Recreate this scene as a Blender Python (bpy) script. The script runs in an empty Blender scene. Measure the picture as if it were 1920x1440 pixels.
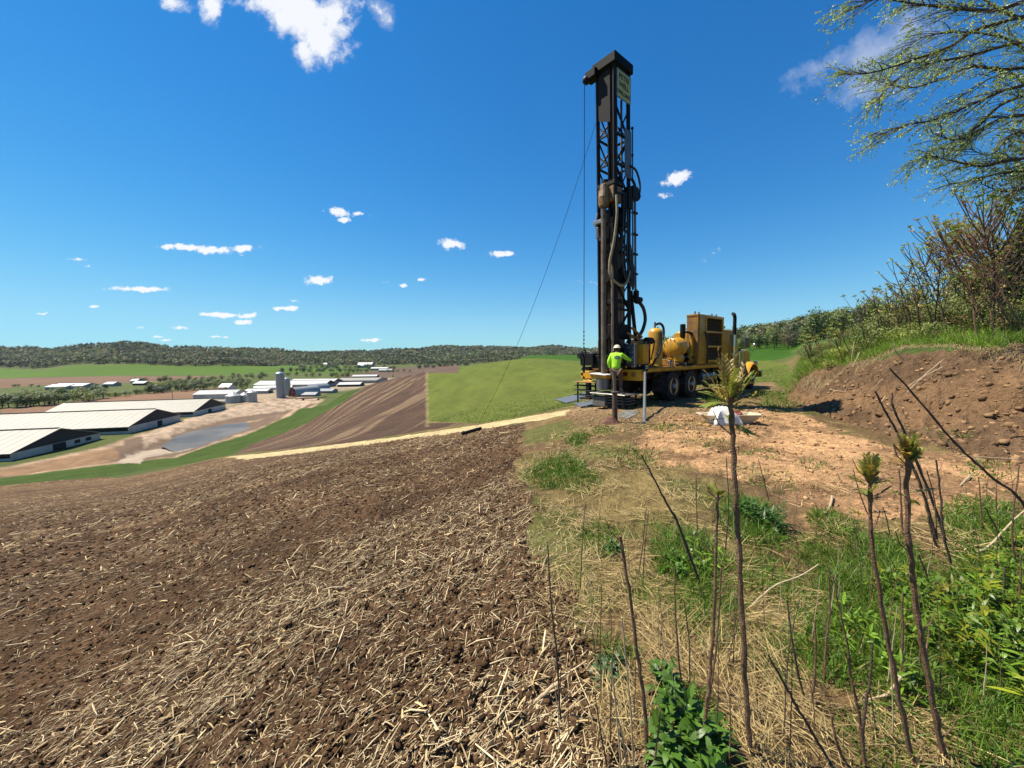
import bpy, math, random
import numpy as np
from mathutils import Vector, Matrix, Euler
random.seed(7); rng = np.random.default_rng(11)
S = bpy.context.scene
COL = S.collection
R = math.radians
# ------------------------------------------------------------------ camera
EYE = 1.6                       # eye height above the ground under the photographer
PITCH, ROLL, FPX = 4.36, 0.7, 721.0
cam_d = bpy.data.cameras.new('camera'); cam = bpy.data.objects.new('camera', cam_d); COL.objects.link(cam)
cam_d.sensor_fit = 'HORIZONTAL'; cam_d.sensor_width = 36.0; cam_d.lens = 36.0 * FPX / 1920.0
cam_d.clip_start = 0.05; cam_d.clip_end = 60000
CR = Matrix.Rotation(R(90 - PITCH), 3, 'X') @ Matrix.Rotation(R(-ROLL), 3, 'Z')
cam.matrix_world = Matrix.Translation((0, 0, EYE)) @ CR.to_4x4()
S.camera = cam
S.render.resolution_x, S.render.resolution_y = 1024, 768
# ------------------------------------------------------------------ sun, sky, exposure
SUN_EL, SUN_AZ = 60.0, -76.0    # azimuth clockwise from +Y (the view direction)
sd = Vector((math.sin(R(SUN_AZ)) * math.cos(R(SUN_EL)), math.cos(R(SUN_AZ)) * math.cos(R(SUN_EL)), math.sin(R(SUN_EL))))
sl = bpy.data.lights.new('sun', 'SUN'); sl.energy = 5.0; sl.angle = R(0.5); sl.color = (1.0, 0.915, 0.78)
so = bpy.data.objects.new('sun', sl); COL.objects.link(so); so.rotation_euler = sd.to_track_quat('Z', 'Y').to_euler()
so.location = (0, 0, 50)
S.view_settings.view_transform = 'Standard'; S.view_settings.look = 'None'
S.view_settings.exposure = 0.94; S.view_settings.gamma = 1.0; S.view_settings.use_curve_mapping = False
S.render.engine = 'CYCLES'
S.cycles.use_denoising = True; S.cycles.max_bounces = 6; S.cycles.volume_bounces = 0
S.cycles.transparent_max_bounces = 6

def ray(px, py):
    """world direction through a photo pixel, scaled so that y = 1"""
    d = CR @ Vector((px - 960, 720 - py, -FPX))
    return d / d.y
def P(px, py, d):
    v = ray(px, py) * d
    return Vector((v.x, v.y, v.z + EYE))
def project(x, y, z):
    v = CR.transposed() @ Vector((x, y, z - EYE))
    return 960 - v.x / v.z * FPX * 1.0, 720 + v.y / v.z * FPX
def elev(t, py):
    """elevation slope z/y of the direction of azimuth tan t that meets photo row py"""
    lo, hi = -3.0, 2.0
    for _ in range(40):
        m = (lo + hi) / 2
        if project(t, 1.0, m + EYE)[1] > py: lo = m
        else: hi = m
    return (lo + hi) / 2

w = bpy.data.worlds.new('World'); S.world = w; w.use_nodes = True
nt = w.node_tree; nt.nodes.clear()
def nd(tree, typ, ins=None, **kw):
    n = tree.nodes.new(typ)
    for k, v in kw.items(): setattr(n, k, v)
    for k, v in (ins or {}).items():
        if isinstance(v, bpy.types.NodeSocket): tree.links.new(v, n.inputs[k])
        else: n.inputs[k].default_value = v
    return n
sky = nd(nt, 'ShaderNodeTexSky', sky_type='NISHITA', sun_disc=False)
sky.sun_elevation = R(SUN_EL); sky.sun_rotation = R(SUN_AZ)
sky.altitude = 0; sky.air_density = 1.0; sky.dust_density = 0.0; sky.ozone_density = 6.0
hs = nd(nt, 'ShaderNodeHueSaturation', {'Color': sky.outputs[0], 'Saturation': 1.27, 'Value': 1.0})
tc = nd(nt, 'ShaderNodeTexCoord'); sep = nd(nt, 'ShaderNodeSeparateXYZ', {0: tc.outputs['Generated']})
def mth(op, a, b=0.0, c=0.0, tree=nt, clamp=False):
    n = nd(tree, 'ShaderNodeMath', operation=op); n.use_clamp = clamp
    for i, v in enumerate((a, b, c)):
        if isinstance(v, bpy.types.NodeSocket): tree.links.new(v, n.inputs[i])
        else: n.inputs[i].default_value = v
    return n.outputs[0]
# soft shoulder so that the low sky keeps its blue instead of clipping
sc_ = nd(nt, 'ShaderNodeSeparateColor', {0: hs.outputs[0]}); ch = []
for i_, cap in enumerate((2.9, 5.4, 6.7)):
    q_ = mth('POWER', mth('DIVIDE', mth('MAXIMUM', sc_.outputs[i_], 0.001), cap), 2.6)
    ch.append(mth('MULTIPLY', mth('DIVIDE', sc_.outputs[i_], mth('POWER', mth('ADD', q_, 1.0), 1 / 2.6)), (.86, 1.06, 1.14)[i_]))
skyc = nd(nt, 'ShaderNodeCombineColor', {0: ch[0], 1: ch[1], 2: ch[2]}).outputs[0]
yy = mth('MAXIMUM', sep.outputs[1], 0.05)
uv = nd(nt, 'ShaderNodeCombineXYZ', {0: mth('DIVIDE', sep.outputs[0], yy), 1: mth('DIVIDE', sep.outputs[2], yy)}).outputs[0]
n1 = nd(nt, 'ShaderNodeTexNoise', {'Vector': uv, 'Scale': 16.0, 'Detail': 5.0, 'Roughness': 0.6})
wv = nd(nt, 'ShaderNodeVectorMath', {0: n1.outputs['Color'], 1: (0.5, 0.5, 0.5)}, operation='SUBTRACT').outputs[0]
wv = nd(nt, 'ShaderNodeVectorMath', {0: wv, 1: (0.045, 0.022, 0)}, operation='MULTIPLY').outputs[0]
uvw = nd(nt, 'ShaderNodeVectorMath', {0: uv, 1: wv}, operation='ADD').outputs[0]
mp = nd(nt, 'ShaderNodeMapping', {'Vector': uvw, 'Rotation': (0, 0, R(-35)), 'Scale': (1.0, 1.0, 1)}).outputs[0]
n2 = nd(nt, 'ShaderNodeTexNoise', {'Vector': uv, 'Scale': 42.0, 'Detail': 7.0, 'Roughness': 0.66}).outputs['Fac']
n3 = nd(nt, 'ShaderNodeTexNoise', {'Vector': mp, 'Scale': 11.0, 'Detail': 9.0, 'Roughness': 0.68}).outputs['Fac']
CLOUDS = [  # px, py, radius x, radius y, tilt, opacity
 (345,464,56,7,-3,1),(405,470,44,9,-3,1),(450,466,34,9,3,1),(262,542,60,6,-2,1),(178,575,14,4,0,.8),(75,587,14,3,0,.8),(150,485,14,4,0,.45),(170,498,12,4,0,.45),
 (600,524,38,10,0,1),(538,579,31,6,0,1),(556,565,12,3,0,.5),(410,590,46,6,0,1),(465,592,22,6,0,.9),(456,602,22,5,0,.9),
 (408,632,17,3,0,.8),(335,616,15,4,0,.85),(294,632,14,3,0,.7),(313,638,14,3,0,.6),(262,615,8,3,0,.6),
 (845,458,31,12,-5,1),(940,477,30,8,-4,1),(790,524,12,4,0,.8),(757,534,11,4,0,.8),(698,637,20,4,3,.8),(726,527,14,3,0,.25),
 (636,398,24,11,-10,.9),(672,401,20,6,-5,.8),(644,413,14,7,0,.8),(1270,334,38,16,18,.95),(1250,366,20,7,0,.35),(1333,477,34,7,25,.28),(1095,527,20,4,0,.1)]
BIG = [(560,24,110,58,-34,1.35),(600,72,60,40,-50,1.25),(625,30,60,60,10,.9),(520,5,90,24,0,1.1),(570,95,30,32,-50,.9),(400,12,26,34,0,.75),(322,8,32,18,-20,.8),(712,20,16,38,30,.6),(640,50,30,50,20,.7),
]
THIN = [(1660,90,130,34,20,.85),(1560,116,70,16,16,.65),(1625,165,70,34,0,.6),(1700,60,60,40,30,.8),(712,20,18,40,30,.9)]
def blob(lst):
    acc = None
    for (cx, cy, rx, ry, rot, op) in lst:
        c = ray(cx, cy)
        k = 1.0 / 721
        m = nd(nt, 'ShaderNodeMapping', {'Vector': uvw, 'Location': (c.x, c.z, 0), 'Rotation': (0, 0, R(rot)), 'Scale': (rx * k * (1 + 0.25 * abs(c.x)), ry * k, 1)}, vector_type='TEXTURE')
        L = nd(nt, 'ShaderNodeVectorMath', {0: m.outputs[0]}, operation='LENGTH').outputs['Value']
        f = mth('MULTIPLY', mth('SUBTRACT', 1.0, L), op) if op != 1 else mth('SUBTRACT', 1.0, L)
        acc = f if acc is None else mth('MAXIMUM', acc, f)
    return mth('MAXIMUM', acc, -1.0)
sm = mth('ADD', blob(CLOUDS), mth('MULTIPLY', mth('SUBTRACT', n2, 0.5), 2.2))
sm = nd(nt, 'ShaderNodeMapRange', {0: sm, 1: 0.12, 2: 0.62}, interpolation_type='SMOOTHSTEP').outputs[0]
bg_ = mth('ADD', blob(BIG), mth('MULTIPLY', mth('SUBTRACT', n3, 0.52), 2.7))
bg_ = nd(nt, 'ShaderNodeMapRange', {0: bg_, 1: 0.05, 2: 0.75}, interpolation_type='SMOOTHSTEP').outputs[0]
th_ = mth('ADD', blob(THIN), mth('MULTIPLY', mth('SUBTRACT', n3, 0.5), 2.2))
th_ = nd(nt, 'ShaderNodeMapRange', {0: th_, 1: 0.0, 2: 1.35, 4: 0.62}).outputs[0]
cf = mth('MULTIPLY', mth('MAXIMUM', mth('MAXIMUM', sm, th_), bg_), mth('GREATER_THAN', sep.outputs[1], 0.1))
cf = mth('MULTIPLY', cf, 0.93)
mixc = nd(nt, 'ShaderNodeMix', data_type='RGBA'); nt.links.new(cf, mixc.inputs['Factor']); nt.links.new(skyc, mixc.inputs['A'])
mixc.inputs['B'].default_value = (6.6, 6.7, 6.9, 1)
bgn = nd(nt, 'ShaderNodeBackground', {'Color': mixc.outputs['Result'], 'Strength': 0.078})
nt.links.new(bgn.outputs[0], nd(nt, 'ShaderNodeOutputWorld').inputs[0])

# ------------------------------------------------------------------ helpers
def tag(o, label=None, cat=None, group=None, kind=None):
    if label: o['label'] = label
    if cat: o['category'] = cat
    if group: o['group'] = group
    if kind: o['kind'] = kind
    return o
def link(o, parent=None):
    COL.objects.link(o)
    if parent is not None: o.parent = parent
    return o
def empty(name, loc=(0, 0, 0), rot=(0, 0, 0), parent=None):
    o = bpy.data.objects.new(name, None); o.location = loc; o.rotation_euler = rot; o.empty_display_size = 0.2
    return link(o, parent)
def npmesh(name, V, F, mat, col=None, smooth=False, parent=None):
    """V (n,3), F (m,k) arrays -> one mesh object; col (n,3) per vertex colour"""
    V = np.asarray(V, np.float32).reshape(-1, 3); F = np.asarray(F, np.int32)
    me = bpy.data.meshes.new(name); k = F.shape[1]
    me.vertices.add(len(V)); me.vertices.foreach_set('co', V.ravel())
    me.loops.add(F.size); me.loops.foreach_set('vertex_index', F.ravel())
    me.polygons.add(len(F)); me.polygons.foreach_set('loop_start', np.arange(0, F.size, k, dtype=np.int32))
    if smooth: me.polygons.foreach_set('use_smooth', np.ones(len(F), bool))
    me.update(calc_edges=True)
    if col is not None:
        a = me.color_attributes.new('Col', 'FLOAT_COLOR', 'POINT')
        c = np.ones((len(V), 4), np.float32); c[:, :3] = col; a.data.foreach_set('color', c.ravel())
    me.materials.append(mat)
    return link(bpy.data.objects.new(name, me), parent)
def copy_tree(o, parent=None):
    c = o.copy(); link(c); 
    if parent is not None: c.parent = parent
    for ch in o.children: copy_tree(ch, c)
    return c
class MB:
    def __init__(s): s.v = []; s.f = []
    def add(s, vs, fs):
        b = len(s.v); s.v += [tuple(v) for v in vs]; s.f += [tuple(b + i for i in f) for f in fs]; return s
    def box(s, c, sz, rot=None, taper=1.0):
        hx, hy, hz = sz[0] / 2, sz[1] / 2, sz[2] / 2
        vs = [Vector((x * hx * (taper if z > 0 else 1), y * hy * (taper if z > 0 else 1), z * hz)) for z in (-1, 1) for y in (-1, 1) for x in (-1, 1)]
        if rot is not None: vs = [rot @ v for v in vs]
        c = Vector(c)
        return s.add([v + c for v in vs], [(0, 2, 3, 1), (4, 5, 7, 6), (0, 1, 5, 4), (2, 6, 7, 3), (0, 4, 6, 2), (1, 3, 7, 5)])
    def beam(s, a, b, w_, h_):
        a, b = Vector(a), Vector(b); d = b - a
        q = d.to_track_quat('X', 'Z').to_matrix()
        return s.box((a + b) / 2, (d.length, w_, h_), q)
    def tube(s, pts, r, n=8, cap=True):
        pts = [Vector(p) for p in pts]; m = len(pts)
        rs = r if isinstance(r, (list, tuple)) else [r] * m
        vs = []; prev = None
        for i, p in enumerate(pts):
            t = (pts[min(i + 1, m - 1)] - pts[max(i - 1, 0)]).normalized()
            ref = prev if prev is not None else (Vector((0, 0, 1)) if abs(t.z) < 0.9 else Vector((1, 0, 0)))
            x = (ref - t * ref.dot(t)).normalized(); y = t.cross(x); prev = x
            vs += [p + (x * math.cos(2 * math.pi * k / n) + y * math.sin(2 * math.pi * k / n)) * rs[i] for k in range(n)]
        fs = [(i * n + k, i * n + (k + 1) % n, (i + 1) * n + (k + 1) % n, (i + 1) * n + k) for i in range(m - 1) for k in range(n)]
        if cap: fs += [tuple(range(n))[::-1], tuple((m - 1) * n + k for k in range(n))]
        return s.add(vs, fs)
    def cyl(s, a, b, r, r2=None, n=16): return s.tube([a, b], [r, r if r2 is None else r2], n)
    def lathe(s, c, axis, prof, n=20):
        """prof: (distance along axis, radius)"""
        c, ax = Vector(c), Vector(axis).normalized()
        return s.tube([c + ax * h for h, _ in prof], [max(q, 1e-4) for _, q in prof], n)
    def prism(s, pts, ext):
        pts = [Vector(p) for p in pts]; e = Vector(ext); n = len(pts)
        return s.add(pts + [p + e for p in pts], [tuple(range(n))[::-1], tuple(range(n, 2 * n))] + [(i, (i + 1) % n, n + (i + 1) % n, n + i) for i in range(n)])
    def ball(s, c, r, n=12, m=8, zs=(1, 1, 1)):
        c = Vector(c); vs = []
        for i in range(m + 1):
            a = math.pi * i / m
            vs += [c + Vector((math.sin(a) * math.cos(2 * math.pi * k / n) * r * zs[0], math.sin(a) * math.sin(2 * math.pi * k / n) * r * zs[1], math.cos(a) * r * zs[2])) for k in range(n)]
        return s.add(vs, [(i * n + k, (i + 1) * n + k, (i + 1) * n + (k + 1) % n, i * n + (k + 1) % n) for i in range(m) for k in range(n)])
    def build(s, name, mat, parent=None, bevel=0.0, smooth=False, M4=None):
        me = bpy.data.meshes.new(name); vs = s.v if M4 is None else [tuple(M4 @ Vector(v)) for v in s.v]
        me.from_pydata(vs, [], s.f); me.materials.append(mat); me.update()
        if smooth:
            me.polygons.foreach_set('use_smooth', [True] * len(me.polygons)); me.set_sharp_from_angle(angle=R(38))
        o = link(bpy.data.objects.new(name, me), parent)
        if bevel:
            b = o.modifiers.new('bevel', 'BEVEL'); b.width = bevel; b.segments = 1; b.limit_method = 'ANGLE'
        return o

# ---- numpy noise
def _hash(i, j, s):
    n = (i.astype(np.int64) * 374761393 + j.astype(np.int64) * 668265263 + s * 974634777) & 0x7fffffff
    n = ((n ^ (n >> 13)) * 1274126177) & 0x7fffffff
    return ((n ^ (n >> 16)) & 0xffff) / 65535.0
def vnoise(x, y, s=0):
    i = np.floor(x); j = np.floor(y); u = x - i; v = y - j
    u = u * u * (3 - 2 * u); v = v * v * (3 - 2 * v)
    a, b, c, d = _hash(i, j, s), _hash(i + 1, j, s), _hash(i, j + 1, s), _hash(i + 1, j + 1, s)
    return a + (b - a) * u + (c - a) * v + (a - b - c + d) * u * v
def fbm(x, y, s=0, o=4, g=0.5):
    t = 0; a = 1; m = 0
    for k in range(o):
        t = t + a * vnoise(x * 2 ** k + 17.3 * k, y * 2 ** k - 9.1 * k, s + k); m += a; a *= g
    return t / m
def sstep(a, b, x):
    t = np.clip((x - a) / (b - a), 0, 1); return t * t * (3 - 2 * t)

# ---- materials
def mat(name, color, rough=0.7, metal=0.0, var=0.12, scale=6.0, bump=0.0, bscale=40.0, dirt=None, dirt_amt=0.0, coord='Object', spec=0.5, attr=False, transl=0.0):
    m = bpy.data.materials.new(name); m.use_nodes = True; t = m.node_tree; t.nodes.clear()
    out = nd(t, 'ShaderNodeOutputMaterial'); b = nd(t, 'ShaderNodeBsdfPrincipled'); t.links.new(b.outputs[0], out.inputs[0])
    c = nd(t, 'ShaderNodeTexCoord').outputs[coord]
    n = nd(t, 'ShaderNodeTexNoise', {'Vector': c, 'Scale': scale, 'Detail': 5.0, 'Roughness': 0.6})
    mr = nd(t, 'ShaderNodeMapRange', {0: n.outputs['Fac'], 1: 0.3, 2: 0.7, 3: 1 - var, 4: 1 + var})
    if attr: src = nd(t, 'ShaderNodeVertexColor', layer_name='Col').outputs[0]
    else:
        rgb = nd(t, 'ShaderNodeRGB'); rgb.outputs[0].default_value = (*color, 1); src = rgb.outputs[0]
    mul = nd(t, 'ShaderNodeVectorMath', {0: src, 1: mr.outputs[0]}, operation='MULTIPLY').outputs[0]
    mul = nd(t, 'ShaderNodeVectorMath', {0: mul, 1: (.82, .78, .66) if attr else (.84, .81, .74)}, operation='MULTIPLY').outputs[0]
    if dirt:
        n4 = nd(t, 'ShaderNodeTexNoise', {'Vector': c, 'Scale': scale * 0.7, 'Detail': 8.0, 'Roughness': 0.7})
        f = nd(t, 'ShaderNodeMapRange', {0: n4.outputs['Fac'], 1: 0.5 - 0.1 * dirt_amt, 2: 0.62, 3: 0.0, 4: dirt_amt})
        mx = nd(t, 'ShaderNodeMix', data_type='RGBA'); t.links.new(f.outputs[0], mx.inputs['Factor']); t.links.new(mul, mx.inputs['A']); mx.inputs['B'].default_value = (*dirt, 1); mul = mx.outputs['Result']
    t.links.new(mul, b.inputs['Base Color'])
    b.inputs['Roughness'].default_value = rough; b.inputs['Metallic'].default_value = metal; b.inputs['Specular IOR Level'].default_value = spec
    if bump:
        n5 = nd(t, 'ShaderNodeTexNoise', {'Vector': c, 'Scale': bscale, 'Detail': 4.0})
        bp = nd(t, 'ShaderNodeBump', {'Height': n5.outputs['Fac'], 'Strength': bump, 'Distance': 0.02}); t.links.new(bp.outputs[0], b.inputs['Normal'])
    if transl:
        tr = nd(t, 'ShaderNodeBsdfTranslucent'); t.links.new(mul, tr.inputs['Color'])
        ms = nd(t, 'ShaderNodeMixShader', {0: transl}); t.links.new(b.outputs[0], ms.inputs[1]); t.links.new(tr.outputs[0], ms.inputs[2]); t.links.new(ms.outputs[0], out.inputs[0])
    return m
# ------------------------------------------------------------------ terrain
FLOOR = -36.0
def tcol(px): return ray(px, 760).x
COLS = [  # azimuth column (photo x), then (depth, photo row) or (depth, 'z', eye-relative height)
 (0,   [(.5,'z',-1.72),(4,'z',-2.85),(10,'z',-4.5),(30,'z',-10.6),(60,914),(94,910),(107,898),(119,884),(133,868),(145,'z',-36),(400,'z',-36),(700,'z',-36),(880,706),(1150,690),(1300,'z',-8),(1700,658),(2400,'z',10),(5000,'z',-5),(9000,'z',-5)]),
 (200, [(.5,'z',-1.72),(4,'z',-2.7),(10,'z',-4.3),(30,'z',-9.9),(60,899),(95,893),(107,882),(120,869),(136,'z',-35),(150,'z',-36),(400,'z',-36),(700,'z',-36),(880,704),(1100,685),(1300,'z',-6),(1700,655),(2400,'z',10),(5000,'z',-5),(9000,'z',-5)]),
 (430, [(.5,'z',-1.7),(4,'z',-2.4),(10,'z',-3.6),(33,858),(60,853),(100,848),(130,842),(143,836),(160,827),(172,'z',-36.3),(240,'z',-36),(420,'z',-36),(800,'z',-36),(920,703),(1100,688),(1300,'z',-10),(1700,660),(2400,'z',12),(5000,'z',0),(9000,'z',-5)]),
 (550, [(.5,'z',-1.68),(4,'z',-2.2),(10,'z',-3.3),(28,845),(60,832),(100,818),(140,803),(180,788),(205,776),(225,768),(245,'z',-34),(262,'z',-36),(420,'z',-36),(900,'z',-36),(1100,'z',-30),(1400,'z',-22),(2100,660),(2800,'z',10),(5000,'z',0),(9000,'z',-5)]),
 (660, [(.5,'z',-1.66),(4,'z',-2.05),(10,'z',-3.0),(25,833),(50,810),(90,775),(140,742),(165,733),(200,'z',-22),(240,'z',-30),(290,'z',-34.5),(420,'z',-36),(900,'z',-36),(1200,'z',-30),(1600,'z',-20),(2300,660),(3000,'z',12),(5000,'z',0),(9000,'z',-5)]),
 (800, [(.5,'z',-1.62),(4,'z',-1.95),(10,'z',-2.7),(20,815),(30,800),(60,765),(100,730),(160,702),(178,698),(220,'z',-14),(290,'z',-28),(400,'z',-35),(900,'z',-36),(1300,'z',-28),(1900,'z',-15),(3000,656),(4000,'z',15),(6000,'z',0),(9000,'z',-5)]),
 (900, [(.5,'z',-1.6),(4,'z',-1.85),(9,'z',-2.2),(17,802),(27,785),(60,745),(110,708),(170,687),(205,683),(250,'z',-9),(320,'z',-20),(420,'z',-30),(900,'z',-34),(1400,'z',-24),(2200,'z',-10),(3600,653),(4600,'z',20),(6500,'z',0),(9000,'z',-5)]),
 (1000,[(.5,'z',-1.6),(4,'z',-1.75),(8,'z',-1.95),(15,785),(25,768),(60,726),(110,696),(180,676),(215,672),(250,'z',-4),(330,'z',-5),(450,666),(560,'z',-6),(900,'z',-25),(1500,'z',-20),(2400,'z',-8),(3600,653),(4600,'z',20),(6500,'z',0),(9000,'z',-5)]),
 (1120,[(.5,'z',-1.6),(4,'z',-1.68),(8,'z',-1.72),(13,765),(20,748),(50,713),(100,690),(180,680),(205,679),(300,672),(450,665),(600,'z',-4),(900,'z',-18),(1500,'z',-16),(2400,'z',-5),(3600,655),(4600,'z',20),(6500,'z',0),(9000,'z',-5)]),
 (1260,[(.5,'z',-1.6),(4,'z',-1.63),(8,'z',-1.66),(14,'z',-1.76),(25,'z',-2.0),(60,692),(150,681),(300,664),(400,'z',5),(700,'z',25),(1500,'z',30),(9000,'z',10)]),
 (1428,[(.5,'z',-1.6),(4,'z',-1.63),(8,'z',-1.7),(14,'z',-1.8),(19.5,'z',-1.86),(40,690),(100,680),(180,657),(260,'z',7),(400,'z',18),(700,'z',32),(1500,'z',35),(9000,'z',15)]),
 (1476,[(.5,'z',-1.6),(4,'z',-1.63),(8,'z',-1.72),(14,'z',-1.82),(19,'z',-1.85),(40,'z',-1.2),(100,'z',-1.4),(180,657),(260,'z',8),(400,'z',22),(700,'z',34),(1500,'z',35),(9000,'z',15)]),
 (1500,[(.5,'z',-1.6),(4,'z',-1.63),(8,'z',-1.72),(14.6,'z',-1.82),(15.3,'z',-1.45),(16.2,'z',-.85),(18,'z',-.6),(30,'z',-.3),(60,'z',.2),(180,'z',3),(400,'z',26),(700,'z',36),(1500,'z',36),(9000,'z',15)]),
 (1607,[(.5,'z',-1.6),(4,'z',-1.64),(7,'z',-1.7),(10.3,'z',-1.8),(11.2,'z',-1.35),(12.6,690),(14,'z',-.1),(20,'z',.7),(40,'z',2),(180,'z',8),(400,'z',30),(700,'z',38),(1500,'z',38),(9000,'z',15)]),
 (1700,[(.5,'z',-1.6),(4,'z',-1.64),(6,'z',-1.68),(7.6,'z',-1.78),(8.6,'z',-1.3),(10,672),(11,'z',.05),(16,'z',.9),(30,'z',2.6),(180,'z',12),(400,'z',32),(700,'z',38),(1500,'z',38),(9000,'z',15)]),
 (1915,[(.5,'z',-1.6),(3,'z',-1.62),(5,'z',-1.66),(6,'z',-1.74),(6.9,'z',-1.2),(8.3,652),(9.5,'z',.3),(14,'z',1.4),(30,'z',3.8),(180,'z',15),(400,'z',35),(700,'z',40),(1500,'z',40),(9000,'z',15)]),
 (2500,[(.5,'z',-1.6),(2.5,'z',-1.62),(3.4,'z',-1.66),(4,'z',-1.7),(4.7,'z',-1.1),(5.6,'z',.1),(7,'z',.6),(12,'z',2),(30,'z',4.8),(180,'z',18),(400,'z',36),(700,'z',40),(1500,'z',40),(9000,'z',15)])]
def pchip(x, y, q):
    x = np.asarray(x, float); y = np.asarray(y, float); h = np.diff(x); d = np.diff(y, axis=0) / (h if y.ndim == 1 else h[:, None])
    m = np.zeros_like(y); m[0] = d[0]; m[-1] = d[-1]
    hh = h if y.ndim == 1 else h[:, None]
    w1 = 2 * hh[1:] + hh[:-1]; w2 = hh[1:] + 2 * hh[:-1]
    with np.errstate(divide='ignore', invalid='ignore'): mm = (w1 + w2) / (w1 / d[:-1] + w2 / d[1:])
    m[1:-1] = np.where(d[:-1] * d[1:] > 0, mm, 0)
    k = np.clip(np.searchsorted(x, q) - 1, 0, len(h) - 1); t = np.clip((q - x[k]) / h[k], 0, 1)
    hk = h[k]
    if y.ndim > 1: t = t[:, None]; hk = hk[:, None]
    return (2*t**3-3*t**2+1)*y[k] + (t**3-2*t**2+t)*hk*m[k] + (-2*t**3+3*t**2)*y[k+1] + (t**3-t**2)*hk*m[k+1]
LR = np.linspace(math.log(.3), math.log(9000), 1400)
_th, _H = [], []
for px, pts in COLS:
    t = tcol(px); kk = math.sqrt(1 + t * t); xs, zs = [], []
    for p in pts:
        z = p[2] if p[1] == 'z' else elev(t, p[1]) * p[0]
        xs.append(math.log(p[0] * kk)); zs.append(z)
    _th.append(math.atan(t)); _H.append(pchip(xs, zs, LR))
TH = np.linspace(_th[0], _th[-1], 700)
HT = pchip(_th, np.array(_H), TH)       # (theta, r)
def height0(x, y):
    """smooth terrain height (world z) at world x, y"""
    x = np.asarray(x, float); y = np.asarray(y, float)
    th = np.arctan2(x, y); lr = np.log(np.maximum(np.hypot(x, y), .3))
    # behind the camera the ground turns steadily from the right-hand profile to the left-hand one
    a = (th - TH[0]) / (TH[-1] - TH[0])
    full = 2 * math.pi - (TH[-1] - TH[0])
    back = np.where(th > TH[-1], (th - TH[-1]) / full, np.where(th < TH[0], (th + 2 * math.pi - TH[-1]) / full, 0))
    inside = (th >= TH[0]) & (th <= TH[-1])
    fr = np.clip((lr - LR[0]) / (LR[1] - LR[0]), 0, len(LR) - 1.001); j = fr.astype(int); v = fr - j
    fa = np.clip(a, 0, 1) * (len(TH) - 1.001); i = fa.astype(int); u = fa - i
    z = (HT[i, j] * (1-u) * (1-v) + HT[i+1, j] * u * (1-v) + HT[i, j+1] * (1-u) * v + HT[i+1, j+1] * u * v)
    zb = (HT[-1, j] * (1-v) + HT[-1, j+1] * v) * (1 - back) + (HT[0, j] * (1-v) + HT[0, j+1] * v) * back
    return np.where(inside, z, zb) + EYE
def G(px, py, dmax=8000):
    """world point where the ray of a photo pixel first meets the smooth terrain"""
    r = ray(px, py); ds = np.exp(np.linspace(math.log(.6), math.log(dmax), 4000))
    g = height0(r.x * ds, ds) - (EYE + r.z * ds)
    k = np.argmax(g > 0)
    if g[k] <= 0: k = len(ds) - 1
    d = ds[k] if k == 0 else ds[k-1] + (ds[k] - ds[k-1]) * (-g[k-1]) / (g[k] - g[k-1] + 1e-9)
    return Vector((r.x * d, d, EYE + r.z * d))
def lp(x, y): return np.arctan2(x, y), np.log(np.maximum(np.hypot(x, y), .05))
def zone_sd(pts, A, L):
    """signed distance (inside > 0) to a ground polygon, in azimuth / log-range units"""
    q = []
    for p in pts:
        g = G(*p) if len(p) == 2 else Vector((tcol(p[0]) * p[1], p[1], 0))
        q.append((math.atan2(g.x, g.y), math.log(math.hypot(g.x, g.y))))
    q = np.array(q); n = len(q); best = np.full(A.shape, 1e9); ins = np.zeros(A.shape, bool)
    k = 0.35     # range differences count less than azimuth ones
    for i in range(n):
        ax, ay = q[i]; bx, by = q[(i + 1) % n]
        dx, dy = bx - ax, (by - ay) * k; wx, wy = A - ax, (L - ay) * k
        t = np.clip((wx * dx + wy * dy) / (dx * dx + dy * dy + 1e-12), 0, 1)
        best = np.minimum(best, (wx - dx * t) ** 2 + (wy - dy * t) ** 2)
        c = ((ay > L) != (by > L)) & (A < (bx - ax) * (L - ay) / ((by - ay) + 1e-12) + ax)
        ins ^= c
    return np.where(ins, 1, -1) * np.sqrt(best)
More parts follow.
